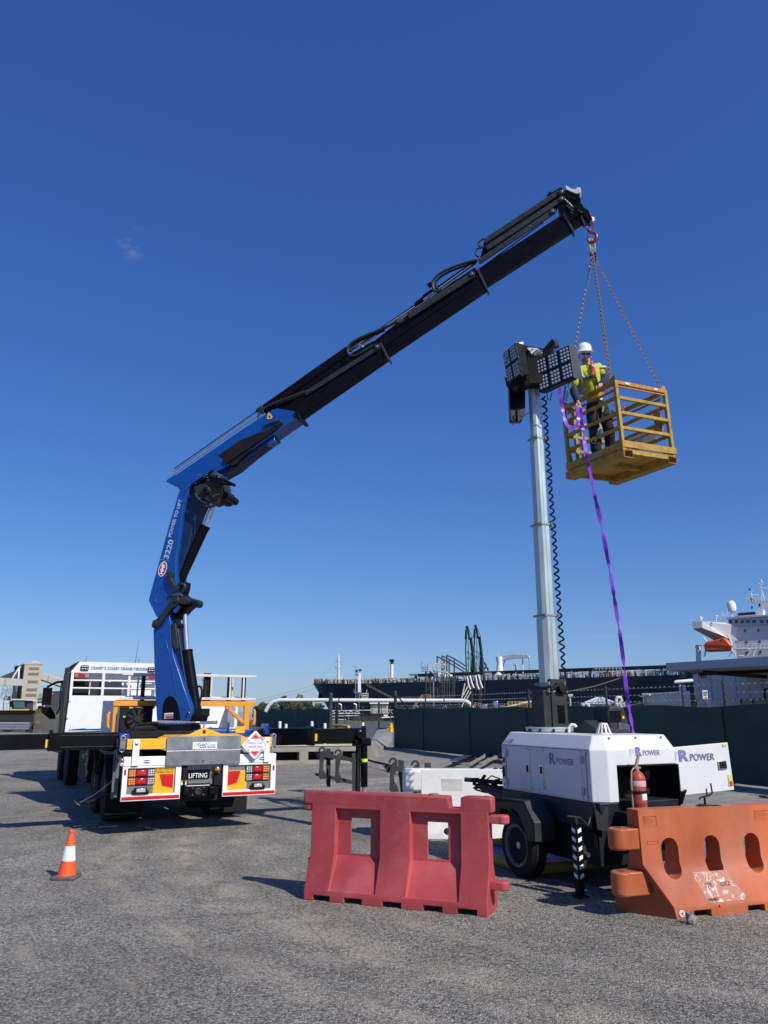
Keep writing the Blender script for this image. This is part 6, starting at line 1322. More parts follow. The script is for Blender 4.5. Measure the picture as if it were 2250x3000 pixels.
# loose lengths hanging inside the cage
chain(BKW @ V(W_-.10, .80, 1.28)-SL0, BKW @ V(.72, .72, .80)-SL0, 'chain_tail', CHM, sl_)
chain(at(1657, 1130, 11.9)-SL0, at(1649, 1185, 11.9)-SL0, 'chain_tail', BLACKM, sl_)

# ================================================================ WORKER
MY = 11.38
def J(px, py, dy=0): return at(px, py, MY+dy)
PB = J(1755, 1349); pr = thing('person', 'worker in white hard hat, sunglasses and yellow hi vis shirt leaning on the basket rail', 'person', V(PB.x, PB.y, 5.56))
SKIN = mat('skin', (.46, .25, .17), .55, var=.08); SHY = mat('shirt_yellow', (.43, .47, .03), .8, var=.15, bump=.3, bscale=14); SHN = mat('shirt_navy', (.012, .016, .045), .85, var=.2, bump=.3, bscale=14)
TRO = mat('trousers_black', (.006, .006, .008), .85, var=.3, bump=.4, bscale=12); STRP = mat('reflective_strip', (.42, .42, .38), .5)
RWEB = mat('red_webbing', (.62, .03, .03), .7); BOOT = mat('boots', (.03, .025, .02), .7)
O0 = pr.location
def skin_obj(name, pts, edges, rad, mt, parent, sub=2, root=0):
    me = bpy.data.meshes.new(name); me.from_pydata([tuple(Vector(p)-O0) for p in pts], edges, []); o_ = bpy.data.objects.new(name, me); C.objects.link(o_)
    o_.modifiers.new('s', 'SKIN'); o_.modifiers['s'].use_smooth_shade = True
    if not me.skin_vertices: 
        bm_ = bmesh.new(); bm_.from_mesh(me); bm_.verts.layers.skin.verify(); bm_.to_mesh(me); bm_.free()
    for i, r_ in enumerate(rad): me.skin_vertices[0].data[i].radius = r_ if isinstance(r_, tuple) else (r_, r_); me.skin_vertices[0].data[i].use_root = (i == root)
    sb = o_.modifiers.new('sub', 'SUBSURF'); sb.levels = sub; sb.render_levels = sub
    bpy.context.view_layer.update()
    me2 = bpy.data.meshes.new_from_object(o_.evaluated_get(bpy.context.evaluated_depsgraph_get())); bpy.data.objects.remove(o_)
    me2.materials.clear(); me2.materials.append(mt); me2.shade_smooth(); me2.name = name
    o2 = bpy.data.objects.new(name, me2); C.objects.link(o2); o2.parent = parent; WM[o2] = WM[parent]; return o2
pel, wai, che, nk = J(1743, 1178), J(1736, 1146), J(1728, 1105), J(1722, 1078, -.03)
hl, hr = J(1733, 1188), J(1757, 1184)
shR, shL = J(1755, 1079, -.02), J(1698, 1092, -.06)
elR, wrR, haR = J(1774, 1113, -.10), J(1761, 1127, -.28), J(1753, 1131, -.36)
elL, wrL, haL = J(1681, 1147, -.18), J(1693, 1178, -.36), J(1697, 1190, -.42)
knL, anL, knR, anR = J(1741, 1252, -.06), J(1748, 1335, 0), J(1783, 1248, -.10), J(1792, 1335, .06)
# continuous body in one surface (skin where bare: head, hands; clothes are children over it)
hd0, hd1 = J(1716, 1060, -.05), J(1713, 1042, -.07)
body = skin_obj('body', [pel, wai, che, nk, hd0, hd1, shR, elR, wrR, haR, shL, elL, wrL, haL, hl, knL, anL, hr, knR, anR],
    [(0, 1), (1, 2), (2, 3), (3, 4), (4, 5), (2, 6), (6, 7), (7, 8), (8, 9), (2, 10), (10, 11), (11, 12), (12, 13), (0, 14), (14, 15), (15, 16), (0, 17), (17, 18), (18, 19)],
    [(.13, .09), (.125, .09), (.14, .10), (.055, .055), (.072, .08), (.085, .095), .065, .04, .028, (.040, .02), .065, .04, .028, (.040, .02), .085, .06, .04, .085, .06, .04], SKIN, pr)
tor = skin_obj('shirt', [pel-V(0, 0, .02), wai, che, nk-V(0, 0, .04), shR, shL, shR.lerp(elR, .72), shL.lerp(elL, .85)], [(0, 1), (1, 2), (2, 3), (2, 4), (2, 5), (4, 6), (5, 7)], [(.19, .145), (.19, .14), (.205, .15), (.09, .09), .11, .11, .09, .09], SHY, pr)
sl1 = skin_obj('sleeve', [shR.lerp(elR, .56), elR, wrR], [(0, 1), (1, 2)], [.088, .076, .052], SHN, pr)
sl2 = skin_obj('sleeve', [shL.lerp(elL, .8), elL, wrL], [(0, 1), (1, 2)], [.086, .076, .052], SHN, pr)
tr = skin_obj('trousers', [pel, hl, knL, anL, hr, knR, anR, pel+V(0, 0, .1)], [(0, 1), (1, 2), (2, 3), (0, 4), (4, 5), (5, 6), (0, 7)], [(.18, .135), .125, .098, .086, .125, .098, .086, (.165, .12)], TRO, pr)
col_ = skin_obj('collar', [nk-V(0, 0, .03)+V(-.06, -.02, 0), nk-V(0, .05, .05), nk+V(.06, -.02, -.02)], [(0, 1), (1, 2)], [.035, .03, .035], SHN, pr, root=1)
for a_ in (anL, anR): skin_obj('boot', [a_, a_+V(0, -.02, -.07), a_+V(-.03, -.17, -.09)], [(0, 1), (1, 2)], [.055, .055, .045], BOOT, pr)
pm = lambda p: Vector(p)-O0
fr = J(1713, 1046, -.07)   # head centre
hc = pm(fr); fwd = V(-.08, -.97, -.16).normalized(); rgt = fwd.cross(Z).normalized(); upv = rgt.cross(fwd)
def H(x_, y_, z_): return hc+rgt*x_+fwd*y_+upv*z_
# face features
m = MB(); m.add([H(-.016, .085, -.035), H(.016, .085, -.035), H(0, .092, .02), H(0, .125, -.03)], [(0, 1, 3), (1, 2, 3), (2, 0, 3)]); m.build('nose', SKIN, pr)
m = MB(); m.ball(H(-.083, .0, .0), .025, 8); m.ball(H(.083, .0, .0), .025, 8); m.build('ear', SKIN, pr)
BE = mat('beard', (.20, .13, .09), .9, var=.3, scale=60)
m = MB(); m.ball(H(0, .050, -.072), .046, 12, .75); m.build('beard', BE, pr); m = MB(); m.beam(H(-.022, .097, -.055), H(.022, .097, -.055), .010, .007); m.build('mouth', mat('lips', (.28, .09, .07), .6), pr)
m = MB()
for s_ in (-1, 1): m.prism([H(s_*.006, .098, .004), H(s_*.060, .086, .006), H(s_*.068, .080, .040), H(s_*.006, .100, .042)], fwd*.012)
m.beam(H(-.07, .07, .04), H(-.09, .0, .035), .01, .01); m.beam(H(.07, .07, .04), H(.09, .0, .035), .01, .01); m.build('sunglasses', BLACKM, pr)
m = MB(); hatc = H(0, .0, .085); m.lathe(hatc, upv+fwd*.05, [(.132, -.012), (.136, 0), (.122, .02), (.118, .06), (.095, .11), (.055, .142), (.001, .152)], 28); ht = m.build('hard_hat', mat('hat_white', (.78, .80, .82), .25, coat=.4, var=.03), pr)
m = MB(); P = [H(.145*math.sin(t)*1.02, .150*math.cos(t)+.005, .075-.010*math.cos(t)) for t in [2*PI*i/28 for i in range(28)]]; P2 = [H(.12*math.sin(t), .12*math.cos(t), .092) for t in [2*PI*i/28 for i in range(28)]]
m.add(P+P2, [(i, (i+1) % 28, 28+(i+1) % 28, 28+i) for i in range(28)]); m.tube(P, .004, 5, closed=True); m.build('hat_brim', mat('hat_white', (.78, .80, .82), .25), pr, fix=False)
# hands: palm plus five curled fingers
def hand(w_, h_, along, down, thumbside):
    """w_ wrist, h_ knuckle centre (world), down = curl direction"""
    d = (h_-w_).normalized(); s_ = along.normalized(); dn = down.normalized()
    for k, (o_, L_) in enumerate(((-.030, .070), (-.010, .080), (.011, .076), (.031, .060))):
        b0 = h_+s_*o_; P_ = [h_+s_*o_*.5-d*.02, b0+d*.012, b0+d*.03+dn*L_*.30, b0+d*.026+dn*L_*.66, b0+d*.008+dn*L_*.95]
        skin_obj('finger', P_, [(i, i+1) for i in range(4)], [.011, .0115, .0105, .0095, .008], SKIN, pr, 1)
    b0 = w_.lerp(h_, .45); P_ = [b0, b0+s_*thumbside*.035+d*.01, b0+s_*thumbside*.048+d*.035+dn*.02, b0+s_*thumbside*.040+d*.045+dn*.045]
    skin_obj('thumb', P_, [(i, i+1) for i in range(3)], [.014, .013, .011, .009], SKIN, pr, 1)
hand(wrR, haR, V(.9, .2, .1), V(0, -.15, -1), 1)
hand(wrL, haL, V(.9, .2, -.1), V(.1, -.15, -1), -1)
# hi-vis bands, harness
def band(p, ax, r1, r2, h_, mt, name):
    p = pm(p); ax = ax.normalized(); u = ax.orthogonal().normalized(); m_ = MB(); m_.lathe(p-ax*h_/2, ax, [(r1*.98, 0), (r1, .004), (r1, h_-.004), (r1*.98, h_)], 20)
    if r2 != r1:
        for i, v in enumerate(m_.v): m_.v[i] = V(v.x, p.y+(v.y-p.y)*r2/r1, v.z)
    return m_.build(name, mt, pr)
band(shR.lerp(elR, .25), elR-shR, .112, .112, .04, STRP, 'reflective_strip'); band(shL.lerp(elL, .30), elL-shL, .112, .112, .04, STRP, 'reflective_strip')
band(wai.lerp(che, .05), che-wai, .196, .146, .055, STRP, 'reflective_strip')
def webb(pts, w_, mt, name, dy=-.20):
    P_ = [pm(J(a_, b_, dy if c0 is None else c0-.055)) for a_, b_, c0 in pts]; m_ = MB()
    for i in range(len(P_)-1): m_.beam(P_[i], P_[i+1], w_, .012, up=(0, 1, 0))
    return m_.build(name, mt, pr)
webb([(1733, 1058, -.10), (1738, 1080, -.16), (1743, 1098, -.16)], .05, RWEB, 'harness_strap'); webb([(1736, 1068, -.168), (1739, 1076, -.17)], .052, STEEL, 'buckle')
webb([(1705, 1112, -.155), (1722, 1107, -.16), (1741, 1101, -.16)], .045, BLACKM, 'chest_strap'); webb([(1741, 1098, -.16), (1748, 1118, -.15), (1752, 1140, -.13)], .04, BLACKM, 'harness_strap'); webb([(1699, 1105, -.15), (1700, 1125, -.16), (1701, 1155, -.15)], .045, BLACKM, 'harness_strap')
webb([(1767, 1150, -.16), (1760, 1168, -.17)], .045, RWEB, 'lanyard'); webb([(1761, 1163, -.175), (1757, 1170, -.175)], .055, WHITE, 'carabiner'); webb([(1758, 1170, -.17), (1750, 1188, -.16)], .06, BLACKM, 'tool_pouch')
webb([(1770, 1175, -.14), (1766, 1205, -.16), (1765, 1235, -.17)], .025, mat('green_webbing', (.12, .2, .15), .7), 'lanyard')
m = MB(); m.tube([pm(J(a_, b_, -.2)) for a_, b_ in ((1762, 1245), (1752, 1262), (1754, 1280), (1764, 1272), (1760, 1255), (1756, 1240))], .008, 6); m.build('lanyard_loop', STRP, pr)

# ================================================================ PURPLE TAG LINE
tg = thing('round_sling', 'long purple webbing tag line held by the worker and hanging towards the ground', 'sling', V(haL.x, haL.y, 1.2))
PU = mat('purple_webbing', (.16, .035, .48), .45, var=.15, scale=12, coat=.1)
def ribbon(pts, w0, w1, tw, name, th=.006):
    P = [Vector(p)-Vector(tg.location) for p in pts]
    for _ in range(3):
        Q = [P[0]]
        for i in range(len(P)-1): Q += [P[i].lerp(P[i+1], .25), P[i].lerp(P[i+1], .75)]
        P = Q+[P[-1]]
    n_ = len(P); vs = []; Ls = [0]
    for i in range(1, n_): Ls.append(Ls[-1]+(P[i]-P[i-1]).length)
    for i in range(n_):
        t = (P[min(i+1, n_-1)]-P[max(i-1, 0)]).normalized(); s_ = t.cross(V(0, 1, 0)).normalized(); q = t.cross(s_)
        s0 = Ls[i]; a_ = tw*math.sin(s0*9.1)+tw*.6*math.sin(s0*21.7+1)
        w_ = (w0+(w1-w0)*i/n_)/2; d_ = s_*math.cos(a_)+q*math.sin(a_); e_ = t.cross(d_)*th/2
        vs += [P[i]+d_*w_+e_, P[i]-d_*w_+e_, P[i]-d_*w_-e_, P[i]+d_*w_-e_]
    m_ = MB(); fs = [(0, 1, 2, 3), (4*n_-1, 4*n_-2, 4*n_-3, 4*n_-4)]
    for i in range(n_-1):
        for k in range(4): l_ = (k+1) % 4; fs.append((4*i+k, 4*i+l_, 4*i+4+l_, 4*i+4+k))
    m_.add(vs, fs); return m_.build(name, PU, tg, smooth=60)
YF = 10.75
ribbon([at(1637, 1132, 10.9), at(1641, 1160, 10.9), at(1648, 1200, 10.9), at(1655, 1236, 10.85), at(1672, 1258, 10.8), at(1686, 1252, 10.8), at(1695, 1232, 10.8), at(1694, 1210, 10.85), at(1693, 1192, 10.88)], .055, .05, .35, 'upper_loop')
ribbon([at(1700, 1195, 10.86), at(1702, 1225, 10.82), at(1708, 1260, 10.78), at(1714, 1310, 10.75), at(1722, 1345, 10.75), at(1731, 1400, 10.8), at(1742, 1450, 10.85), at(1760, 1530, 10.95), at(1785, 1660, 11.05), at(1806, 1790, 11.15), at(1824, 1910, 11.25), at(1834, 2010, 11.3), at(1842, 2070, 11.3), at(1852, 2130, 11.3), at(1862, 2180, 11.3)], .062, .055, .85, 'hanging_tail')
# ================================================================ YARD ITEMS BEHIND THE BARRIERS
CG = mat('carriage_grey', (.035, .035, .034), .6, dirt=.3, dirtc=(.11, .10, .08), bump=.1)
def carriage(name, lab, Y, ox, oy, s, pieces):
    P0 = at(ox, oy, Y); t_ = thing(name, lab, 'forklift attachment', V(P0.x, Y, 0), 'dark grey forklift carriages standing in the yard')
    return t_
def pp(poly, Y, th, par, name, mt, bevel=.004, slope=0, ox=850, oy=1800, s=2.765):
    P = [at(ox+x/s, oy+y/s, Y+slope*(x-poly[0][0])) for x, y in poly]; m_ = MB(); m_.prism(P, V(0, th, 0)); return m_.build(name, mt, par, world=True, bevel=bevel)
t1 = thing('fork_carriage', 'dark grey steel fork carriage with two curled hooks, standing left of the stabiliser leg', 'forklift attachment', V(-1.2, 18.4, 0), 'dark grey steel fork carriages standing in the yard')
def hookplate(par, cx, top, bot, Y, s=1, lean=0):
    c0, c1 = cx+8*s, top+30*s; ring = [(c0+31*s*math.cos(t), c1-31*s*math.sin(t)) for t in [PI*1.12-PI*1.22*i/12 for i in range(13)]]+[(c0+15*s*math.cos(t), c1-15*s*math.sin(t)) for t in [-PI*.1+PI*1.22*i/12 for i in range(13)]]
    pp(ring, Y-.07, .07, par, 'hook', CG)
    pp([(cx-8*s, top+52*s), (cx+20*s, top+26*s), (cx+40*s, top+34*s), (cx+38*s, top+62*s), (cx+24*s, top+105*s), (cx+14*s, bot-110*s), (cx+18*s, bot-70*s), (cx+40*s, bot-38*s), (cx+50*s, bot-4*s), (cx-4*s, bot), (cx-18*s, bot-16*s), (cx-14*s, bot-110*s), (cx-14*s, top+80*s)], Y-.09, .10, par, 'leg_plate', CG)
hookplate(t1, 250, 1073, 1335, 18.4); hookplate(t1, 380, 1093, 1368, 18.2)
pp([(198, 1122), (250, 1118), (500, 1165), (540, 1205), (535, 1225), (480, 1190), (245, 1152), (225, 1175)], 18.42, .10, t1, 'top_bar', CG); pp([(200, 1290), (235, 1288), (525, 1350), (525, 1372), (480, 1372), (205, 1305)], 18.42, .10, t1, 'bottom_bar', CG)
pp([(292, 1088), (326, 1088), (326, 1400), (300, 1395), (292, 1370)], 18.55, .08, t1, 'upright', CG); pp([(500, 1125), (528, 1125), (530, 1430), (502, 1430)], 18.1, .08, t1, 'upright', CG)
t2_ = thing('fork_carriage', 'dark grey steel fork carriage with two curled hooks, standing directly behind the white barrier', 'forklift attachment', V(.4, 16.6, 0), 'dark grey steel fork carriages standing in the yard')
hookplate(t2_, 825, 1160, 1440, 16.8, 1.15); hookplate(t2_, 1005, 1182, 1450, 16.6, 1.15)
pp([(748, 1215), (800, 1218), (1100, 1270), (1290, 1285), (1290, 1300), (960, 1290), (815, 1262), (790, 1285)], 16.82, .10, t2_, 'top_bar', CG); pp([(875, 1178), (922, 1185), (922, 1245), (918, 1440), (895, 1440), (878, 1300)], 16.95, .08, t2_, 'upright', CG); pp([(1090, 1205), (1140, 1205), (1140, 1275), (1090, 1270)], 16.9, .08, t2_, 'upright', CG)
# planks / pallet parts on the apron
tim = mat('weathered_timber', (.24, .21, .17), .85, var=.3, scale=8)
def onap(px, py, dz=.06):  # point on the sloping apron (fit z by fence distance)
    z = .15
    for _ in range(6):
        P = atz(px, py, z); d = (V(P.x, P.y, 0)-FA).dot(-fn); z = .3*max(0, min(1, 1-d/7.5))
    P = atz(px, py, z); return P+V(0, 0, dz)
for a_, b_, w_, lab in (((1378, 2254), (1442, 2215), .08, 'weathered timber plank, upper of the two crossed planks on the concrete apron'), ((1408, 2253), (1475, 2222), .10, 'weathered timber plank, lower of the two planks beside the light tower')):
    m = MB(); A_, B_ = onap(*a_, .14), onap(*b_, .14); m.beam(A_, B_, w_, .07)
    for t_ in (.25, .6, .85): m.beam(A_.lerp(B_, t_)+V(-.04, 0, .05), A_.lerp(B_, t_)+V(.04, .02, .05), .05, .03)
    single(m, 'timber_plank', tim, lab, 'plank', 'planks lying on the apron', bevel=.005, smooth=0)
fr_ = thing('metal_frame', 'flat pale metal frame with dark slats lying on the concrete apron', 'frame', onap(1390, 2233, 0))
m = MB()
for k, (a_, b_) in enumerate((((1325, 2240), (1395, 2236)), ((1345, 2232), (1420, 2232)), ((1358, 2224), (1425, 2226)), ((1365, 2219), (1420, 2222)))): m.beam(onap(*a_, .06), onap(*b_, .06), .10, .04)
m.build('slat', BLACKM, fr_, world=True); m = MB(); m.beam(onap(1330, 2238, .10), onap(1372, 2222, .10), .3, .02); m.build('sheet', STEEL, fr_, world=True)
m = MB(); m.tube([onap(1068, 2227, .03), onap(1098, 2235, .03), onap(1130, 2242, .03), onap(1200, 2262, .03), onap(1290, 2272, .03)], .035, 6); single(m, 'hose', BLACKM, 'black hose lying along the foot of the concrete apron', 'hose')
P = atz(2235, 2352, .1); m = MB(); m.lathe((P.x+.3, P.y, 0), (0, 0, 1), [(.20, .0), (.34, .0), (.36, .05), (.36, .17), (.33, .21), (.20, .21), (.18, .1)], 28); single(m, 'old_tyre', RUBBER, 'black tyre lying flat on the concrete at the right edge above the orange barrier', 'tyre')

# ================================================================ OFFICE, LOW SHED, TANK, SIGN
OW = mat('office_panel', (.44, .45, .47), .6, var=.06, scale=1); OR = mat('office_roof', (.30, .34, .40), .5, var=.08); OS = mat('soffit', (.25, .25, .24), .8, var=.15, scale=1.5)
A_ = at(1952, 1943, 30); zr = A_.z; of = thing('office_building', 'grey panelled office with a wide flat oversailing roof behind the shade cloth fence', 'building', V(16, 36, 0))
def fl(px, py, z): return atz(px, py, z)
B_ = V(A_.x+2.3*1.7, A_.y-3.9*1.7, zr); D_pt = V(A_.x+7.0, A_.y+6.6, zr); C_ = B_+(D_pt-A_)*1.8
Dd = A_+(D_pt-A_)*1.0
m = MB(); m.prism([A_, B_, B_+(D_pt-A_)*1.6, A_+(D_pt-A_)*1.6], V(0, 0, -.04)); 
m.build('roof', OR, of, world=True, smooth=0)
m = MB(); 
for p, q in ((A_, B_), (A_, A_+(D_pt-A_)*1.6)): m.beam(p+V(0, 0, -.14), q+V(0, 0, -.14), .05, .29)
m.build('fascia', OR, of, world=True, smooth=0)
ins = ((B_-A_).normalized()+(D_pt-A_).normalized())*.25
m = MB(); m.prism([A_+ins+V(0, 0, -.27), B_+ins+V(0, 0, -.27), B_+(D_pt-A_)*1.55+V(0, 0, -.27), A_+(D_pt-A_)*1.55+V(0, 0, -.27)], V(0, 0, .03)); m.build('soffit', OS, of, world=True, smooth=0)
m = MB(); u_ = (D_pt-A_)
for k in (.12, .75): m.beam(A_+(B_-A_)*(k)+u_*.15+V(0, 0, -.33), A_+(B_-A_)*(k)+u_*1.2+V(0, 0, -.33), .15, .14)
m.beam(A_+u_*.28+V(0, 0, -.33), A_+u_*.28+(B_-A_)*.9+V(0, 0, -.33), .12, .12); m.build('roof_beam', BLACKM, of, world=True)
WL, WR = V(.4022*37, 0, 0), 0
W0 = at(2030, 1980, 37); W1 = at(2300, 1966, 33.5); W1.z = W0.z = 3.5
wdir = (W1-W0).normalized(); wn_ = V(-wdir.y, wdir.x, 0); wn_ = wn_ if wn_.y > 0 else -wn_
m = MB(); m.prism([V(W0.x, W0.y, 2.35), V(W1.x, W1.y, 2.35), V(W1.x, W1.y, 3.5), V(W0.x, W0.y, 3.5)], wn_*4); m.build('upper_wall', OW, of, world=True, smooth=0)
m = MB(); a0 = W0+wn_*.12; a1 = W1+wn_*.12; m.prism([V(a0.x, a0.y, 0.3), V(a1.x, a1.y, .3), V(a1.x, a1.y, 2.35), V(a0.x, a0.y, 2.35)], wn_*3.8); m.build('lower_wall', mat('office_lower', (.52, .53, .56), .6, var=.08), of, world=True, smooth=0)
m = MB(); Lw_ = (W1-W0).length
k = .28
while k < Lw_: p = W0+wdir*k; m.beam(V(p.x, p.y, 2.36)-wn_*.004, V(p.x, p.y, 3.49)-wn_*.004, .015, .01); k += .60
m.build('panel_joint', mat('joint_dark', (.06, .07, .09), .7), of, world=True)
def onw(px, py, off): return onp(px, py, W0-wn_*off, wn_)
m = MB(); m.prism([onw(2168, 2050, .0), onw(2245, 2050, .0), onw(2245, 2082, .0), onw(2172, 2082, .0)], wn_*-.03); wn2 = m.build('window', GLASS, of, world=True)
m = MB(); m.prism([onw(2240, 2020, .0), onw(2262, 2020, .0), onw(2262, 2045, .0), onw(2240, 2045, .0)], wn_*-.03); m.build('window', GLASS, of, world=True)
m = MB()
for a_, b_ in (((2168, 2050), (2245, 2050)), ((2170, 2050), (2174, 2082)), ((2206, 2050), (2208, 2082)), ((2240, 2018), (2262, 2018)), ((2240, 2018), (2241, 2046))): m.beam(onw(*a_, .04), onw(*b_, .04), .05, .05)
m.build('window_frame', BLACKM, of, world=True)
m = MB(); m.bx(0, 0, 0, 0, 0, 0); P = at(2016, 2080, 36); m = MB(); m.bx(P.x-.16, P.x+.0, P.y, P.y+.2, .3, zr-.3 if 0 else 3.0); m.build('downpipe', mat('pillar_blue', (.035, .06, .12), .5), of, world=True)
m = MB(); P = at(2008, 2080, 36); m.bx(P.x-.10, P.x+.05, P.y+.1, P.y+.25, .3, 3.0); m.build('corner_trim', mat('trim_white', (.5, .53, .58), .6), of, world=True)
m = MB(); m.tube([at(1976, 2000, 35), at(1980, 1998, 35), at(2029, 1994, 35)], [.05, .08, .08], 10); m.build('awning', WHITE2, of, world=True)
for px in (1999, 2062, 2234): P = at(px, 1960, 36); m = MB(); m.bx(P.x-.12, P.x+.12, P.y, P.y+.2, 3.3, zr-.2); m.build('roof_stub', BLACKM, of, world=True)
sh = thing('low_shed', 'low pale shed with a sloping eave left of the grey office', 'building', V(14, 41, 0))
m = MB(); a, b = at(1889, 2034, 42), at(2020, 2024, 39); m.prism([V(a.x, a.y, .2), V(b.x, b.y, .2), V(b.x, b.y, b.z), V(a.x, a.y, a.z)], V(1, 3, 0)); m.build('wall', mat('shed_wall', (.52, .52, .53), .7, var=.1), sh, world=True, smooth=0)
m = MB(); m.beam(at(1884, 2033, 41.6), at(1942, 2031, 40.8), .25, .06); m.beam(at(1878, 2040, 41.5), at(1905, 2036, 41), .2, .05); m.beam(at(1889, 2034, 41.9), at(2008, 2026, 39.2), .1, .05); m.build('eave', WHITE, sh, world=True); m = MB(); P = at(1889, 2060, 41.8); m.bx(P.x-.05, P.x+.05, P.y, P.y+.1, .2, 2.7); m.build('downpipe', STEEL, sh, world=True)
sg2 = thing('street_sign', 'small white notice with arrow on a dark post in front of the grey office wall', 'sign', V(at(2070, 2050, 25).x, 25, 0))
m = MB(); a, b, c0, d0 = at(2058, 2022, 25), at(2073, 2022, 25), at(2074, 2048, 25), at(2059, 2048, 25); m.prism([a, b, c0, d0], V(0, .02, 0)); s2 = m.build('sign_plate', mat('sign_white', (.55, .57, .6), .5), sg2, world=True)
u_ = (b-a).normalized(); text('TAXIS', 'lettering', BLACKM, sg2, (a.lerp(d0, .36)+u_*.02+V(0, -.003, 0)), u_, Z, .13, .06, world=True, bold=.02); text('ONLY', 'lettering', BLACKM, sg2, (a.lerp(d0, .66)+u_*.02+V(0, -.003, 0)), u_, Z, .13, .06, world=True, bold=.02)
m = MB(); q = a.lerp(d0, .87)+u_*.03+V(0, -.004, 0); m.beam(q, q+u_*.09, .004, .02, up=Z); m.prism([q+u_*.075+V(0, 0, .025), q+u_*.12, q+u_*.075-V(0, 0, .025)], (0, -.003, 0)); m.build('arrow', BLACKM, sg2, world=True)
m = MB(); P = at(2077, 2060, 25.1); m.bx(P.x-.11, P.x+.05, 25.05, 25.15, .2, 2.22); m.build('post', mat('pillar_blue', (.035, .06, .12), .5), sg2, world=True)

def corr():
    m_ = mat('tank_blue_grey', (.28, .36, .42), .4, .4, var=.08)
    return m_
tk = thing('water_tank', 'corrugated steel rainwater tank with a conical lid and white pipes behind the fence', 'tank', V(at(1757, 2060, 44).x, 44, 0)); R_t = 52/2250*44
m = MB(); prof = []; z_ = .3
while z_ < 2.16: prof += [(R_t, z_), (R_t+.03, z_+.05)]; z_ += .1
prof += [(R_t, 2.18), (R_t+.05, 2.2)]; m.lathe((0, 0, 0), Z, prof, 40); m.build('shell', corr(), tk)
m = MB(); m.lathe((0, 0, 0), Z, [(R_t+.06, 2.2), (R_t*.4, 2.42), (.12, 2.56), (.001, 2.57)], 20); m.build('lid', mat('tank_lid', (.40, .47, .52), .4, .3), tk)
m = MB()
for k in range(20): t_ = 2*PI*k/20; m.tube([(R_t*math.cos(t_), R_t*math.sin(t_), 2.23), (.15*math.cos(t_), .15*math.sin(t_), 2.57)], .015, 4)
m.build('lid_rib', WHITE2, tk)
m = MB(); m.tube([(.6, -R_t-.1, 2.1), (.6, -R_t-.1, 2.42), (.65, -R_t-.1, 2.55), (.85, -R_t-.1, 2.55), (.9, -R_t-.1, 2.4), (.75, -R_t-.1, 2.2), (.85, -R_t-.1, 2.0)], .09, 8); m.tube([(-1.15, -.6, 1.9), (-1.1, -.7, 2.15), (-.98, -.7, 2.25), (-.85, -.75, 2.15), (-.8, -.8, 1.9)], .10, 8); m.build('pipe', mat('pipe_white', (.6, .6, .56), .5, dirt=.3), tk)
m = MB(); m.cyl((.95, -1.0, 1.2), (.95, -1.0, 2.3), .17, n=14); m.build('filter_tank', mat('filter_blue', (.25, .34, .42), .5), tk)
# white T post, utility boxes, yellow rails beyond fence
m = MB(); P = at(1671, 2050, 60); m.bx(P.x-.05, P.x+.05, 60, 60.1, 1.6, P.z+.3); m.bx(P.x-.2, P.x+.22, 59.99, 60.09, P.z+.25, P.z+.42); single(m, 'marker_post', mat('post_pale', (.35, .35, .36), .6), 'pale T shaped marker post against the dark ship hull', 'post')
yr = thing('handrail', 'yellow handrails of the wharf walkway above the green cloth, left of the mast', 'handrail', V(at(1530, 2070, 80).x, 80, 1))
m = MB()
for py in (2055, 2063, 2071): m.tube([at(1488, py+2, 82), at(1578, py, 80)], .07, 5)
for k in range(9): m.tube([at(1488+k*11, 2056, 81), at(1489+k*11, 2080, 81)], .06, 5)
m.build('rail', mat('dull_yellow', (.45, .28, .06), .6), yr, world=True)
m = MB(); m.tube([at(1470, 2075, 80), at(1530, 2060, 80), at(1572, 2052, 80)], .08, 5); m.build('gangway_rail', CREAM, yr, world=True)
ub = thing('pump_skid', 'grey pump cabinet and valve boxes on the wharf just above the green cloth', 'pump unit', V(at(1440, 2070, 82).x, 82, 1))
for (x0, y0, x1, y1, mt_) in ((1448, 2054, 1460, 2078, STEEL), (1412, 2064, 1428, 2078, STEEL), (1430, 2068, 1447, 2078, DGREY), (1466, 2066, 1484, 2078, STEEL), (1478, 2062, 1490, 2078, DGREY)):
    a, b = at(x0, y0, 82), at(x1, y1, 82); m = MB(); m.bx(a.x, b.x, 82, 83, b.z-.8, a.z); m.build('cabinet', mt_, ub, world=True, bevel=.03)
# yellow access stairs
for lab, pts in (('yellow steel stair rising behind the white pipe at the left of the gantry', [(1210, 2072), (1236, 2036), (1262, 2036)]), ('yellow steel stair at the foot of the loading arms', [(1384, 2078), (1392, 2058), (1408, 2062), (1412, 2078)])):
    m = MB(); 
    for dy in (0, 6): m.tube([at(a_, b_+dy, 85) for a_, b_ in pts], .035, 5)
    for a_, b_ in pts: m.tube([at(a_, b_, 85), at(a_, b_+14, 85)], .03, 5)
    single(m, 'stair', mat('dull_yellow', (.45, .28, .06), .6), lab, 'stair')

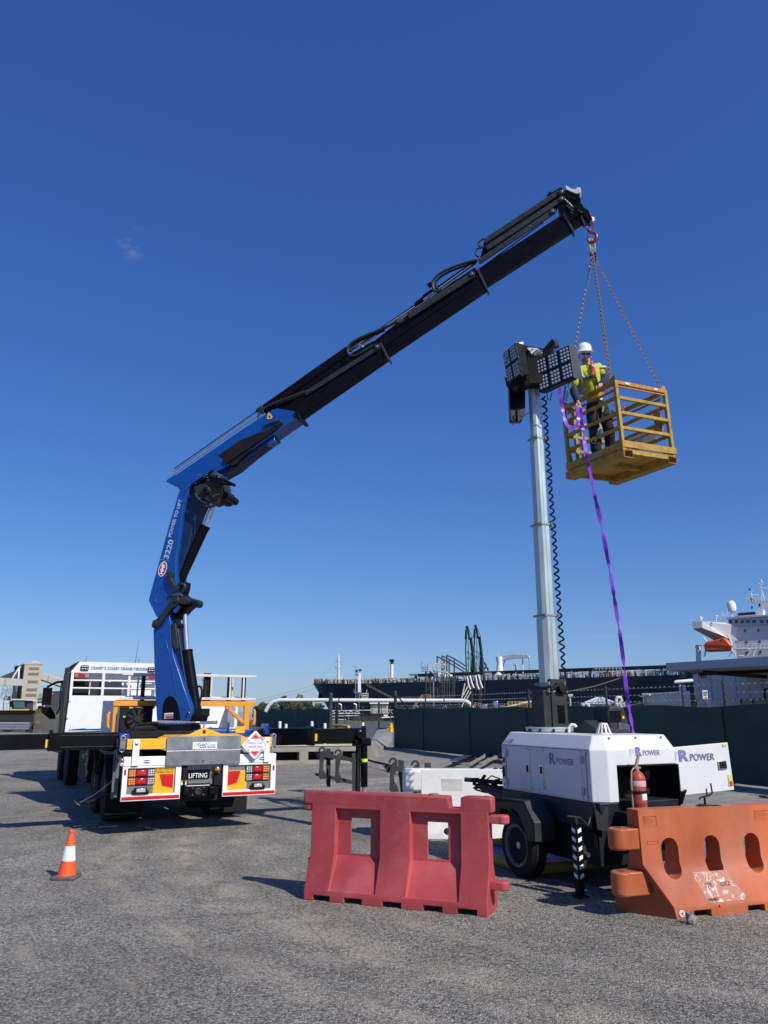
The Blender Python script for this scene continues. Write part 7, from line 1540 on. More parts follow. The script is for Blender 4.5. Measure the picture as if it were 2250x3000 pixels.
# ================================================================ PIPELINE
pl_ = thing('pipeline', 'long white elevated pipe bent down at both ends, running across behind the fences', 'pipe', V(3, 62, 0))
PW = mat('pipe_paint_white', (.66, .66, .64), .45, dirt=.3, dirtc=(.3, .28, .24)); Yp = 62
m = MB(); pth = [at(778, 2085, Yp), at(787, 2068, Yp), at(800, 2056, Yp), at(818, 2051, Yp), at(900, 2051, Yp), at(1000, 2051.5, Yp), at(1150, 2052, Yp), at(1355, 2052.5, Yp), at(1368, 2055, Yp), at(1378, 2063, Yp), at(1384, 2075, Yp), at(1386, 2090, Yp)]
m.tube(pth, .145, 14); m.build('pipe', PW, pl_, world=True)
for px in (911, 985, 989, 1110, 1234, 1345): P = at(px, 2051, Yp); m = MB(); m.bx(P.x-.08, P.x+.08, Yp-.08, Yp+.08, .3, P.z-.12); m.build('support', DGREY, pl_, world=True)
m = MB()
for px in (992, 1155, 1300): m.cyl(at(px, 2051.5, Yp), at(px+3, 2051.5, Yp), .19, n=14)
m.build('flange', STEEL, pl_, world=True)
m = MB()
for px in (1308, 1224): m.tube([at(px, 2075, 61), at(px, 2070, 61), at(px-6, 2069, 61), at(px-10, 2071, 61), at(px-10, 2078, 61)], .05, 6)
for px in (998, 1042): m.tube([at(px+2, 2082, 61), at(px+2, 2064, 61), at(px-6, 2062, 61)], .06, 6)
m.build('branch_pipe', STEEL, pl_, world=True)

# ================================================================ JETTY seen through the gate gap
def boxpx(par, name, x0, y0, x1, y1, Y, dep, mt, bevel=0):
    a, b = at(x0, y0, Y), at(x1, y1, Y); m_ = MB(); m_.bx(a.x, b.x, Y, Y+dep, b.z, a.z); return m_.build(name, mt, par, world=True, bevel=bevel)
def bars(par, name, segs, Y, rpx, mt):
    m_ = MB()
    for s_ in segs: m_.tube([at(s_[i], s_[i+1], Y) for i in range(0, len(s_), 2)], rpx*Y/2250*(1.4 if 108 <= Y <= 113 else 1), 5)
    return m_.build(name, mt, par, world=True)
sh2 = thing('wharf_shed', 'small pale green shed on legs beside the ship, seen through the gate gap', 'shed', V(at(1110, 2080, 130).x, 130, 0))
boxpx(sh2, 'wall', 1086, 2064, 1137, 2090, 130, 3, mat('shed_green', (.42, .44, .34), .7)); boxpx(sh2, 'roof', 1083, 2058, 1139, 2062, 129.5, 4, WHITE2); boxpx(sh2, 'verandah', 1085, 2090, 1138, 2094, 129, 4, DGREY)
bars(sh2, 'post', [(1090, 2094, 1090, 2116), (1105, 2096, 1105, 2116), (1118, 2094, 1118, 2116), (1132, 2094, 1132, 2116)], 129, .8, DGREY); bars(sh2, 'rail', [(1085, 2079, 1138, 2079), (1085, 2084, 1138, 2084), (1104, 2064, 1104, 2090), (1120, 2064, 1120, 2090)], 129, .5, STEEL)
bars(sh2, 'window_bar', [(1088, 2070, 1136, 2070), (1088, 2077, 1136, 2077)], 129.8, .5, CREAM)
br = thing('truss_walkway', 'white lattice truss walkway low over the water, between the gate posts', 'walkway', V(at(1010, 2085, 125).x, 125, 0))
bars(br, 'chord', [(970, 2082, 1150, 2080), (970, 2091, 1052, 2090), (970, 2099, 1050, 2096), (972, 2108, 1014, 2108)], 125, 1.0, PW); bars(br, 'lattice', [(974+k*9, 2091 if k % 2 else 2083, 983+k*9, 2083 if k % 2 else 2091) for k in range(9)]+[(1137, 2092, 1143, 2081, 1150, 2092)], 125, .8, PW)
bars(br, 'post', [(979, 2096, 979, 2116), (989, 2058, 989, 2116), (1021, 2090, 1021, 2116)], 125, 1.2, STEEL)
bars(br, 'understructure', [(1055, 2092, 1080, 2094), (1055, 2100, 1140, 2102), (1060, 2094, 1060, 2116), (1072, 2090, 1076, 2116), (1095, 2094, 1100, 2116)], 128, 1.2, DGREY)
wf = thing('wharf_deck', 'dark timber and concrete wharf below the ship', 'wharf', V(0, 150, 0))
a, b = at(950, 2096, 140), at(1180, 2112, 140); m = MB(); m.bx(a.x-5, 90, 138, 150, .0, 1.0); m.build('deck', mat('wharf_dark', (.03, .03, .032), .9), wf, world=True)
bt = thing('launch_boat', 'small white launch moored under the ship, right of the wharf shed', 'boat', V(at(1140, 2100, 122).x, 122, 0))
m = MB(); m.prism([at(1118, 2102, 122), at(1150, 2098, 122), at(1160, 2098, 122), at(1160, 2112, 122), at(1124, 2112, 122)], V(0, 2, 0)); m.build('hull', BLACKM, bt, world=True)
bars(bt, 'gunwale', [(1116, 2103, 1155, 2100)], 121.5, 1.6, WHITE); boxpx(bt, 'cabin', 1124, 2094, 1136, 2099, 122.2, 1.2, WHITE)
mt_ = thing('mooring_tower', 'white mooring tower with a caged platform in front of the ship bow', 'tower', V(at(1053, 2080, 135).x, 135, 0))
boxpx(mt_, 'column', 1049, 1972, 1057, 2030, 135, .8, WHITE2); boxpx(mt_, 'platform', 1041, 1974, 1051, 1978, 134.5, 1.5, STEEL); boxpx(mt_, 'cabin', 1041, 1962, 1048, 1969, 134.6, .6, DGREY); boxpx(mt_, 'base_platform', 1037, 2027, 1059, 2030, 134.5, 1.5, STEEL)
bars(mt_, 'leg', [(1042, 2030, 1042, 2050), (1052, 2030, 1053, 2116), (1042, 2004, 1042, 2030), (1038, 2006, 1042, 2004)], 135, 1.1, STEEL); bars(mt_, 'railing', [(1040, 1970, 1050, 1970), (1040, 1966, 1040, 1978), (1040, 1960, 1040, 1952, 1043, 1952), (1037, 2022, 1059, 2022), (1037, 2018, 1037, 2028), (1059, 2018, 1059, 2028), (1052, 1972, 1054, 1964)], 134.6, .5, STEEL)
m = MB(); m.lathe(at(1052, 2030, 135.4), V(0, 0, -1), [(.5, 0), (.1, 1.2)], 8); m.build('funnel', STEEL, mt_, world=True); m = MB(); m.ball(at(1055, 1963, 135), .25, 8); m.build('monitor', DGREY, mt_, world=True)
mt2 = thing('fire_monitor_tower', 'short cream platform tower in front of the ship, just right of the mooring tower', 'tower', V(at(1072, 2040, 135).x, 135, 0))
bars(mt2, 'frame', [(1060, 2032, 1078, 2032), (1060, 2045, 1078, 2045), (1060, 2030, 1060, 2048), (1066, 2030, 1066, 2048), (1072, 2028, 1072, 2048), (1078, 2030, 1078, 2048), (1074, 2028, 1074, 2022, 1076, 2021), (1060, 2038, 1078, 2038)], 135, .8, CREAM)

# ================================================================ TANKER
SM = FR(*(lambda p: (p.x, p.y, 0))(at(917, 2085, 266)), -36.9)
SHP = thing('tanker_ship', 'long dark navy tanker with a white bridge block, moored across the whole background', 'ship', SM)
HN = mat('hull_navy', (.008, .011, .020), .45, var=.2, scale=.15, dirt=.35, dirtc=(.02, .018, .022), dscale=.3, streak=3)
def spx(px, py, yl=0): return lp(SM, px, py, 1, yl)
BX0 = spx(917, 2002, 13).x; BZ0 = spx(917, 2002, 13).z
def xs_(x): return x+BX0*(1-x/60) if x < 60 else x
def hb_(x):
    t = min(1, max(0, x)/26); return 13*(1-(1-t)**2.3)+.05
def shull():
    st = []
    for x_ in (0, 1.5, 3, 7, 12, 18, 25, 35, 60, 100, 150, 185):
        t = min(1, x_/26); bt_ = 13*(1-(1-t)**2.3)+.05; xb = 9+x_*.7 if x_ < 30 else x_; tb = min(1, max(0, (x_)/30)); bb = 13*(1-(1-tb)**1.8)+.02
        zt = 10.6+ ((BZ0-10.6)*(1-x_/24)**1.3 if x_ < 24 else 0)
        st.append((xs_(x_), xs_(xb), bt_, bb, zt))
    return st
m = MB(); rows = []
for x_, xb, bt_, bb, zt in shull():
    sec = []
    for s_ in (-1, 1):
        pts = []
        for k in range(6):
            f_ = k/5; e_ = f_**1.6
            pts.append(V(xb+(x_-xb)*f_, 13+s_*(bb+(bt_-bb)*e_), -1+(zt+1)*f_))
        sec += pts if s_ < 0 else pts[::-1]
    rows.append(sec)
vs = [v for r_ in rows for v in r_]; n_ = 12; fs = []
for i in range(len(rows)-1):
    for k in range(n_): l_ = (k+1) % n_; fs.append((i*n_+k, (i+1)*n_+k, (i+1)*n_+l_, i*n_+l_))
fs.append(tuple(range(n_))); fs.append(tuple(range(len(vs)-1, len(vs)-n_-1, -1)))
m.add(vs, fs); m.build('hull', HN, SHP, smooth=40)
m = MB(); P = spx(950, 2044); m.prism([spx(934, 2030, 11), spx(944, 2038, 11), spx(948, 2046, 11), spx(931, 2046, 11)], (0, 1, 0)); m.build('anchor', BLACKM, SHP)
# deck clutter: small fittings along the deck edge
rn = random.Random(12)
cl_w = {'pale_fitting': (MB(), mat('fit_white', (.55, .56, .54), .6)), 'cream_fitting': (MB(), mat('fit_cream', (.50, .43, .26), .6)), 'rusty_fitting': (MB(), mat('fit_rust', (.30, .09, .04), .7)), 'dark_fitting': (MB(), mat('fit_dark', (.03, .03, .035), .7)), 'green_fitting': (MB(), mat('fit_green', (.12, .20, .15), .7))}
keys = list(cl_w)
for i in range(1500):
    x_ = rn.uniform(1.5, 160); y_ = 13-hb_(x_)*.93+rn.random()**2*(5 if x_ > 12 else 1.5)
    zt = 10.6 + ((BZ0-10.6)*(1-x_/24)**1.3 if x_ < 24 else 0); x_ = xs_(x_)
    k_ = rn.choices(keys, (6, 2.5, 1.2 if x_ > 30 else 5, 5, 1.2))[0]; h_ = rn.uniform(.5, 1.6); w_ = rn.uniform(.10, .45)
    typ = rn.random()
    if typ < .6: cl_w[k_][0].bx(x_, x_+w_, y_, y_+.2, zt-.05, zt+h_)
    elif typ < .85: z_ = zt+rn.uniform(.3, 1.5); cl_w[k_][0].bx(x_, x_+rn.uniform(.8, 4), y_, y_+.12, z_, z_+rn.uniform(.08, .2))
    else: cl_w[k_][0].beam((x_, y_, zt), (x_+rn.uniform(-1, 1), y_, zt+h_*1.2), .12, .12)
for k_ in keys: cl_w[k_][0].build(k_, cl_w[k_][1], SHP, smooth=0)['kind'] = 'stuff'
m = MB(); 
for y_, z_ in ((5, 12.9), (8, 12.6)): m.bx(36, 152, y_, y_+1.3, z_, z_+.45)
for k in range(24): m.bx(38+k*4.8, 38.3+k*4.8, 5, 6, 10.6, 12.9)
m.build('deck_pipes', DGREY, SHP, smooth=0)
def sb(name, segs, rpx, mt_x, yl=3):
    m_ = MB()
    for s_ in segs:
        P_ = [spx(s_[i], s_[i+1], yl) for i in range(0, len(s_), 2)]; m_.tube(P_, rpx*.105, 6)
    return m_.build(name, mt_x, SHP)
def sbox(name, x0, y0, x1, y1, mt_x, yl=2, dep=3, bevel=0):
    a_, b_ = spx(x0, y0, yl), spx(x1, y1, yl); c0, d0 = spx(x1, y0, yl), spx(x0, y1, yl); m_ = MB(); m_.prism([a_, c0, b_, d0], (0, dep, 0)); return m_.build(name, mt_x, SHP, bevel=bevel)
m = MB(); m.tube([spx(992, 1996, 13), spx(992, 1955, 13), spx(992, 1930, 13), spx(992, 1914, 13)], [.62, .42, .36, .08], 10); fm_ = m.build('foremast', mat('mast_cream', (.60, .58, .50), .6), SHP); WM[fm_] = WM[SHP]
sb('mast_platform', [(983, 1957, 1001, 1957), (984, 1937, 1000, 1936), (990, 1925, 994, 1925), (983, 1953, 983, 1957), (1001, 1952, 1001, 1957), (984, 1933, 984, 1937), (1000, 1932, 1000, 1936)], .9, CREAM, 13); sb('foremast_block', [(999, 1994, 999, 1978, 1003, 1978, 1003, 1996)], .6, WHITE, 12)
sb('stay', [(938, 1982, 984, 1942), (963, 1996, 963, 1972)], .2, WHITE2, 13)
m = MB(); m.tube([spx(1147, 2004, 8), spx(1148, 1946, 8)], .55, 10); m.build('vent_post', WHITE, SHP); sb('vent_post_cage', [(1142, 1938, 1155, 1938), (1142, 1944, 1155, 1944), (1142, 1937, 1142, 1945), (1155, 1937, 1155, 1945), (1148, 1946, 1148, 1931)], .6, BLACKM, 8); m = MB(); m.tube([spx(1148, 1947, 8), spx(1148, 1940, 8), spx(1148, 1932, 8)], [.2, .5, .9], 8); m.build('vent_cap', BLACKM, SHP)
for x0, x1, y_ in ((1064, 1128, 1979), (1164, 1222, 1975), (1740, 1820, 1954)): sb('arched_railing', [(x0-4, y_+12, x0+3, y_, x1, y_+1, x1+4, y_+12), (x0, y_+4, x1, y_+5)]+[(x0+6+k*10, y_+1, x0+6+k*10, y_+10) for k in range(int((x1-x0)/10))], .45, WHITE, 5)
# ship crane
SW = mat('ship_white', (.70, .71, .72), .5, dirt=.1, dirtc=(.4, .3, .2), var=.05)
m = MB(); m.tube([spx(1464, 1978, 6), spx(1464, 1968, 6), spx(1464, 1940, 6), spx(1462, 1925, 6)], [1.6, 1.0, .85, 1.0], 12); m.prism([spx(1456, 1937, 6), spx(1462, 1924, 6), spx(1500, 1918, 6), spx(1546, 1920, 6), spx(1547, 1926, 6), spx(1500, 1930, 6), spx(1466, 1935, 6)], (0, 1.2, 0)); cr_ = m.build('deck_crane', SW, SHP)
sb('deck_crane_mast', [(1532, 1985, 1531, 1924), (1468, 1963, 1480, 1935)], 1.7, SW, 7); sb('deck_crane_rail', [(1460, 1920, 1460, 1911, 1490, 1911), (1488, 1908, 1514, 1908), (1488, 1908, 1488, 1918), (1500, 1908, 1500, 1918), (1514, 1908, 1514, 1918), (1488, 1913, 1545, 1915), (1530, 1913, 1530, 1920), (1545, 1915, 1545, 1920)], .5, SW, 6); sb('deck_crane_rope', [(1549, 1921, 1551, 1975), (1548, 1920, 1549, 1930)], .5, DGREY, 6)
sb('light_post', [(1512, 1972, 1512, 1946)], 3.2, SW, 8); sb('light_post_top', [(1502, 1948, 1519, 1948), (1502, 1944, 1519, 1944), (1506, 1950, 1506, 1942), (1515, 1950, 1515, 1942), (1512, 1946, 1512, 1940)], .9, SW, 8)
sbox('hatch_orange', 1440, 1978, 1462, 1984, mat('fit_orange', (.6, .3, .05), .6), 2, 1); sbox('deckhouse', 1415, 1968, 1440, 1980, SW, 5, 3); sbox('deck_tank', 1275, 1975, 1310, 1997, SW, 5, 4)
m = MB(); m.tube([spx(1300, 1998, 5), spx(1300, 1975, 5)], 1.6, 12); m.tube([spx(1288, 1998, 5), spx(1288, 1972, 5)], 1.9, 12); m.build('deck_tank', SW, SHP)
# bridge block
SO = mat('superstructure_white', (.55, .56, .60), .55, dirt=.2, dirtc=(.40, .38, .38), dscale=.3, var=.05)
x0v = spx(2117, 1900).x
def S(px, py): return spx(px, py, 0)
zb, zt_, ztt = S(2160, 1935).z, S(2160, 1835).z, S(2160, 1812).z
xa = S(2152, 1880).x
m = MB(); m.bx(xa, 185, 0.5, 24, 10.5, zt_); blk = m.build('bridge_block', SO, SHP, smooth=0); WM[blk] = WM[SHP]
m = MB(); xw = S(2132, 1830).x; m.bx(xa-.6, 180, 0, 24, zt_, ztt); m.bx(xa-1.2, 182, -.6, 25, ztt, ztt+.35); wh_ = m.build('wheelhouse', mat('wheelhouse_white', (.40, .42, .47), .5), SHP, smooth=0); WM[wh_] = WM[SHP]
m = MB()
for px in (2134, 2152, 2169, 2186, 2204, 2226, 2244):
    a_, b_ = spx(px, 1817, -.03), spx(px+11, 1825, -.03); m.bx(a_.x, b_.x, -.05, 0, b_.z, a_.z)
m.build('wheelhouse_window', GLASS, wh_)
for px, py in ((2180, 1844), (2219, 1842), (2184, 1878), (2223, 1876), (2186, 1908), (2225, 1906)):
    a_, b_ = spx(px, py, .45), spx(px+6, py+8, .45); m = MB(); m.bx(a_.x, b_.x, .42, .5, b_.z, a_.z); m.build('porthole', GLASS, blk)
a_, b_ = spx(2135, 1846, .4), spx(2148, 1855, .4); m = MB(); m.bx(a_.x, b_.x, .4, .5, b_.z, a_.z); m.build('vent_grille', STEEL, blk)
m = MB(); m.prism([spx(2027, 1820, -4), spx(2056, 1820, -4), spx(2058, 1839, -4), spx(2030, 1842, -4)], (.0, 3, 0)); m.build('wing_end', SO, SHP)
m = MB(); m.prism([spx(2056, 1820, -4), spx(2132, 1825, 0), spx(2160, 1832, .4), spx(2160, 1878, .4), spx(2132, 1870, 0), spx(2116, 1862, -2), spx(2058, 1840, -4)], (.0, 3.2, 0)); m.build('bridge_wing', SW, SHP, smooth=0)
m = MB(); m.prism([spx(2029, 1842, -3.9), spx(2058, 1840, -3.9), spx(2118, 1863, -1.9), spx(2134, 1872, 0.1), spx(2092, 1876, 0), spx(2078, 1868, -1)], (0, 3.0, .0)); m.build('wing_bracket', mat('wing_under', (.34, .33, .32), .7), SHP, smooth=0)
sb('wing_lamp', [(2026, 1820, 2028, 1822), (2053, 1817, 2053, 1812), (2098, 1820, 2098, 1808)], 1.3, WHITE, -3)
m = MB(); m.ball(spx(2053, 1812, -3), .5, 8); m.lathe(spx(2098, 1806, 0), Z, [(.5, 0), (.5, .2), (.1, .3)], 8); m.build('wing_light', WHITE, SHP)
m = MB(); c_r = spx(2143, 1776, 6); m.lathe(c_r, Z, [(.9, -1.2), (1.05, -.6), (1.05, .3), (.85, .9), (.45, 1.3), (.001, 1.4)], 18); m.build('radome', mat('radome_white', (.78, .79, .8), .4), SHP); sb('radome_post', [(2144, 1808, 2143, 1782)], 2.4, SW, 6)
sb('top_railing', [(2110, 1808, 2112, 1799, 2118, 1799, 2120, 1808), (2112, 1803, 2165, 1806), (2111, 1798, 2160, 1800)]+[(2111+k*7, 1808, 2111+k*7, 1798) for k in range(8)]+[(2130, 1802, 2130, 1780), (2115, 1800, 2115, 1788)], .5, SW, 3)
m = MB(); a_, b_ = spx(2162, 1795, 2), spx(2211, 1803, 2); m.prism([spx(2162, 1796, 2), spx(2211, 1792, 2), spx(2212, 1800, 2), spx(2162, 1804, 2)], (0, .3, 0)); nb = m.build('name_board', BLACKM, SHP)
xx_ = (spx(2211, 1800, 2)-spx(2162, 1804, 2)).normalized(); O_ = spx(2164, 1802.6, 1.97)
text('SEARANGER', 'lettering', mat('name_red', (.30, .05, .03), .6), SHP, O_, xx_, V(0, 0, 1), (spx(2209, 1800, 2)-spx(2164, 1802, 2)).length, .50, bold=.02)
m = MB(); m.prism([spx(2215, 1830, 1), spx(2222, 1775, 1), spx(2208, 1765, 1), spx(2188, 1763, 1), spx(2190, 1760, 1), spx(2250, 1760, 1), spx(2254, 1768, 1), spx(2236, 1772, 1), spx(2234, 1830, 1)], (0, 2.5, 0)); m.build('radar_tower', SW, SHP, smooth=0)
sb('tower_railing', [(2189, 1752, 2250, 1746), (2189, 1756, 2250, 1752), (2189, 1763, 2189, 1750)]+[(2195+k*9, 1762, 2195+k*9, 1750) for k in range(7)], .5, SW, 1)
sb('radar_mast', [(2232, 1760, 2228, 1704), (2226, 1722, 2238, 1722), (2222, 1714, 2236, 1712), (2204, 1757, 2200, 1732, 2206, 1732), (2192, 1744, 2222, 1742), (2240, 1760, 2232, 1730), (2228, 1706, 2230, 1696)], 1.1, SW, 3); sb('radar_scanner', [(2222, 1708, 2226, 1713), (2240, 1724, 2262, 1720), (2194, 1727, 2197, 1724), (2230, 1702, 2234, 1708)], 1.3, SW, 3)
m = MB(); m.prism([spx(2197, 1750, 1), spx(2204, 1752, 1), spx(2208, 1758, 1), spx(2199, 1760, 1)], (0, .1, 0)); m.build('flag', mat('flag_red', (.5, .02, .02), .7), SHP)
sb('searchlight', [(2196, 1724, 2196, 1730), (2203, 1776, 2203, 1784), (2226, 1768, 2226, 1776)], 1.6, BLACKM, 1)
sb('deck_railing', [(2152, 1888, 2252, 1884), (2152, 1893, 2252, 1889), (2152, 1899, 2252, 1897)]+[(2155+k*12, 1886, 2155+k*12, 1900) for k in range(9)], .5, SW, -1)
sb('deck_rim', [(2150, 1901, 2254, 1900)], 1.6, SO, -1)
sb('davit', [(2060, 1867, 2070, 1880), (2132, 1858, 2142, 1880, 2146, 1915), (2136, 1925, 2146, 1895), (2064, 1924, 2067, 1905)], 1.8, SW, -3); sb('davit_strap', [(2133, 1885, 2136, 1905), (2150, 1905, 2156, 1922)], 1.0, SW, -3.2)
sb('deck_boom', [(2188, 1922, 2200, 1905, 2192, 1902), (2206, 1922, 2210, 1908, 2222, 1896), (2165, 1921, 2180, 1922)], 1.6, SW, -2)
lb = thing('lifeboat', 'bright orange enclosed lifeboat slung under the bridge wing of the tanker', 'lifeboat', SM @ Matrix.Translation(spx(2100, 1893, -4)))
LO = mat('lifeboat_orange', (.62, .085, .015), .4, var=.08); l0 = spx(2100, 1893, -4)
def lpx(px, py, y_=0): return spx(px, py, -4+y_)-l0
m = MB(); m.prism([lpx(2060, 1889), lpx(2070, 1879), lpx(2103, 1873), lpx(2115, 1868), lpx(2124, 1870), lpx(2135, 1881), lpx(2145, 1893), lpx(2140, 1900), lpx(2130, 1907), lpx(2065, 1909)], (0, 2.4, 0)); m.build('hull', LO, lb, bevel=.35)
m = MB(); m.tube([lpx(2060, 1890, -.05), lpx(2100, 1889, -.05), lpx(2145, 1893, -.05)], .10, 6); m.build('rubbing_strake', mat('lifeboat_orange_dark', (.35, .05, .01), .5), lb); m = MB(); m.prism([lpx(2112, 1872, .3), lpx(2120, 1871, .3), lpx(2120, 1875, .3), lpx(2112, 1875, .3)], (0, -.35, 0)); m.build('hatch', mat('lifeboat_orange_dark', (.35, .05, .01), .5), lb)
m = MB(); P = spx(2047, 1935, -2); m.tube([spx(2047, 1940, -2), spx(2046, 1893, -2)], .6, 10); m.prism([spx(2038, 1890, -2), spx(2052, 1890, -2), spx(2052, 1899, -2), spx(2038, 1899, -2)], (0, .8, 0)); m.build('vent_stack', SO, SHP); m = MB(); m.prism([spx(2037, 1891, -2.1), spx(2047, 1891, -2.1), spx(2047, 1898, -2.1), spx(2037, 1898, -2.1)], (0, .1, 0)); m.build('stack_mouth', BLACKM, SHP)
# mooring ropes
ROPE = mat('mooring_rope', (.25, .22, .15), .8)
for i, (pts, Y0, lab) in enumerate((([(1072, 2006), (1105, 2024), (1150, 2047)], 150, 'mooring rope running down the hull from the bow deck to the wharf'), ([(1650, 2030), (1740, 2012), (1815, 1988)], 150, 'mooring rope sloping up the hull between mast and purple strap'), ([(930, 2016), (900, 2024), (870, 2032), (750, 2060)], 250, 'faint bow mooring rope running out to the left of the ship'), ([(918, 2006), (870, 2022), (750, 2052)], 250, 'upper faint bow rope running out to the left of the ship'), ([(1570, 2060), (1460, 2076)], 120, 'pale rope just above the green cloth left of the mast'), ([(1815, 2072), (1888, 2058)], 120, 'pale rope between the water tank and the low shed'))):
    m = MB(); m.tube([at(a_, b_, Y0) for a_, b_ in pts], (.5 if i < 2 or i > 3 else .3)*Y0/2250, 5)
    if i < 2: m.tube([at(a_+3, b_-2.5, Y0) for a_, b_ in pts], .4*Y0/2250, 5)
    single(m, 'mooring_rope', ROPE if i not in (2, 3) else mat('rope_dark', (.08, .09, .11), .8), lab, 'rope', 'mooring ropes of the tanker')

# ================================================================ LOADING GANTRY AND ARMS
gt = thing('pipe_gantry', 'dark steel pipe gantry with railed platform and three sloping pipes before the ship', 'gantry', V(at(1290, 2080, 110).x, 110, 0))
DK = mat('gantry_dark', (.03, .03, .035), .6)
bars(gt, 'column', [(1281, 1923, 1281, 2045), (1301, 1931, 1301, 2045), (1295, 1921, 1295, 2050), (1309, 1919, 1309, 2045), (1316, 1932, 1316, 2050), (1331, 1930, 1331, 2048), (1260, 1966, 1260, 2040), (1247, 1966, 1248, 2040), (1326, 1985, 1326, 2050)], 110, 1.5, DK)
bars(gt, 'sloping_pipe', [(1278, 1923, 1301, 1933, 1366, 1972), (1294, 1921, 1316, 1932, 1368, 1964), (1308, 1920, 1331, 1930, 1368, 1954)], 110, 1.5, mat('gantry_blue_grey', (.05, .055, .07), .5))
bars(gt, 'brace', [(1262, 1970, 1290, 2000), (1250, 1970, 1262, 2000, 1250, 2030), (1265, 1970, 1292, 2002), (1282, 2020, 1300, 2000), (1248, 2000, 1330, 2000), (1248, 2020, 1300, 2022), (1260, 2034, 1284, 2004), (1300, 2024, 1326, 2036), (1248, 2045, 1330, 2046), (1284, 2034, 1294, 2024)], 110, .9, DK)
bars(gt, 'railing', [(1234, 1955, 1253, 1955), (1234, 1961, 1253, 1961), (1234, 1967, 1256, 1967), (1234, 1953, 1234, 1967), (1240, 1953, 1240, 1967), (1246, 1944, 1246, 1967), (1253, 1946, 1253, 1967), (1234, 1942, 1239, 1941), (1234, 1942, 1234, 1955)], 109.8, .6, STEEL)
bars(gt, 'stair', [(1262, 1968, 1292, 2002), (1268, 1962, 1296, 1996)], 109.5, 1.0, DK)
bars(gt, 'pipework', [(1256, 1966, 1256, 1945, 1262, 1939, 1268, 1942, 1268, 1960), (1262, 1950, 1300, 1955), (1266, 1942, 1308, 1950), (1270, 1940, 1270, 1962, 1310, 1972), (1290, 1936, 1305, 1950), (1300, 1964, 1318, 1976), (1280, 1944, 1280, 1966)], 109.6, 1.2, mat('pipe_pale_green', (.42, .46, .40), .6))
rn = random.Random(31)
bars(gt, 'small_pipes', [(lambda a_, b_: (a_, b_, a_+rn.choice((0, 0, 12, 20)), b_+rn.choice((18, 26, 0, 6))))(rn.uniform(1248, 1325), rn.uniform(1990, 2045)) for _ in range(34)], 111, .8, DK)
bars(gt, 'lamp_post', [(1270, 1996, 1271, 2070)], 109, 1.2, STEEL)
bars(gt, 'access_stair', [(1355, 2056, 1374, 2022), (1362, 2058, 1380, 2026), (1355, 2040, 1371, 2010), (1353, 2045, 1362, 2002), (1350, 2078, 1362, 2050)], 108.5, 1.2, CREAM)
GRN = mat('arm_green', (.02, .13, .08), .5); ARD = mat('arm_dark', (.012, .02, .035), .5); ARW = mat('arm_white', (.6, .61, .63), .5)
for dx_, lab in ((0, 'green and black loading arm folded upright, left one of the pair'), (25, 'green and black loading arm folded upright, right one of the pair')):
    dyy = 3 if dx_ == 0 else 0
    la = thing('loading_arm', lab, 'loading arm', V(at(1378+dx_, 2080, 112).x, 112, 0), 'marine loading arms')
    Yl = 112
    def sh_(segs): return [tuple(v+(dx_ if i % 2 == 0 else dyy*(1 if v < 2000 else 0)) for i, v in enumerate(s_)) for s_ in segs]
    bars(la, 'green_riser', sh_([(1368, 1835, 1364, 1900, 1367, 1970, 1372, 1985), (1365, 1840, 1363, 1870)]), Yl, 1.5, GRN); bars(la, 'green_lattice', sh_([(1372, 1845, 1372, 1968), (1365, 1900, 1373, 1915, 1366, 1935, 1373, 1950), (1366, 1950, 1374, 1975)]), Yl, .8, mat('arm_green_pale', (.12, .42, .26), .5))
    bars(la, 'outboard_arm', sh_([(1370, 1835, 1375, 1868), (1378, 1868, 1386, 1925, 1390, 1970), (1381, 1870, 1384, 1920, 1382, 1968)]), Yl-.5, 2.3, ARD); bars(la, 'counterweight', sh_([(1378, 1958, 1388, 1958, 1388, 1972, 1378, 1972)]), Yl-.6, 3.5, BLACKM)
    bars(la, 'cable', sh_([(1371, 1834, 1383, 1864, 1390, 1960), (1383, 1868, 1392, 1940, 1396, 1965), (1372, 1905, 1384, 1925), (1384, 1900, 1374, 1930), (1378, 1922, 1378, 1960)]), Yl-.8, .6, ARD)
    bars(la, 'head_sheave', sh_([(1364, 1835, 1371, 1833)]), Yl-.7, 2.2, BLACKM); bars(la, 'elbow_sheave', sh_([(1371, 1869, 1383, 1867)]), Yl-.7, 2.0, BLACKM)
    bars(la, 'white_sleeve', sh_([(1368, 1978, 1372, 2005, 1378, 2020), (1376, 1976, 1382, 1998, 1388, 2016)]), Yl-1, 2.0, ARW); bars(la, 'grey_sleeve', sh_([(1373, 1980, 1378, 2005, 1383, 2022), (1366, 1990, 1370, 2012)]), Yl-.9, 1.8, DGREY)
    bars(la, 'lower_leg', sh_([(1384, 2000, 1384, 2074), (1379, 2005, 1380, 2074), (1368, 1985, 1360, 2030), (1394, 1965, 1394, 2030)]), Yl, 1.3, DK)
    if dx_: bars(la, 'hose_elbow', [(1417, 1940, 1424, 1948, 1424, 1955, 1418, 1960), (1428, 1955, 1430, 1965)], Yl, 1.8, BLACKM)

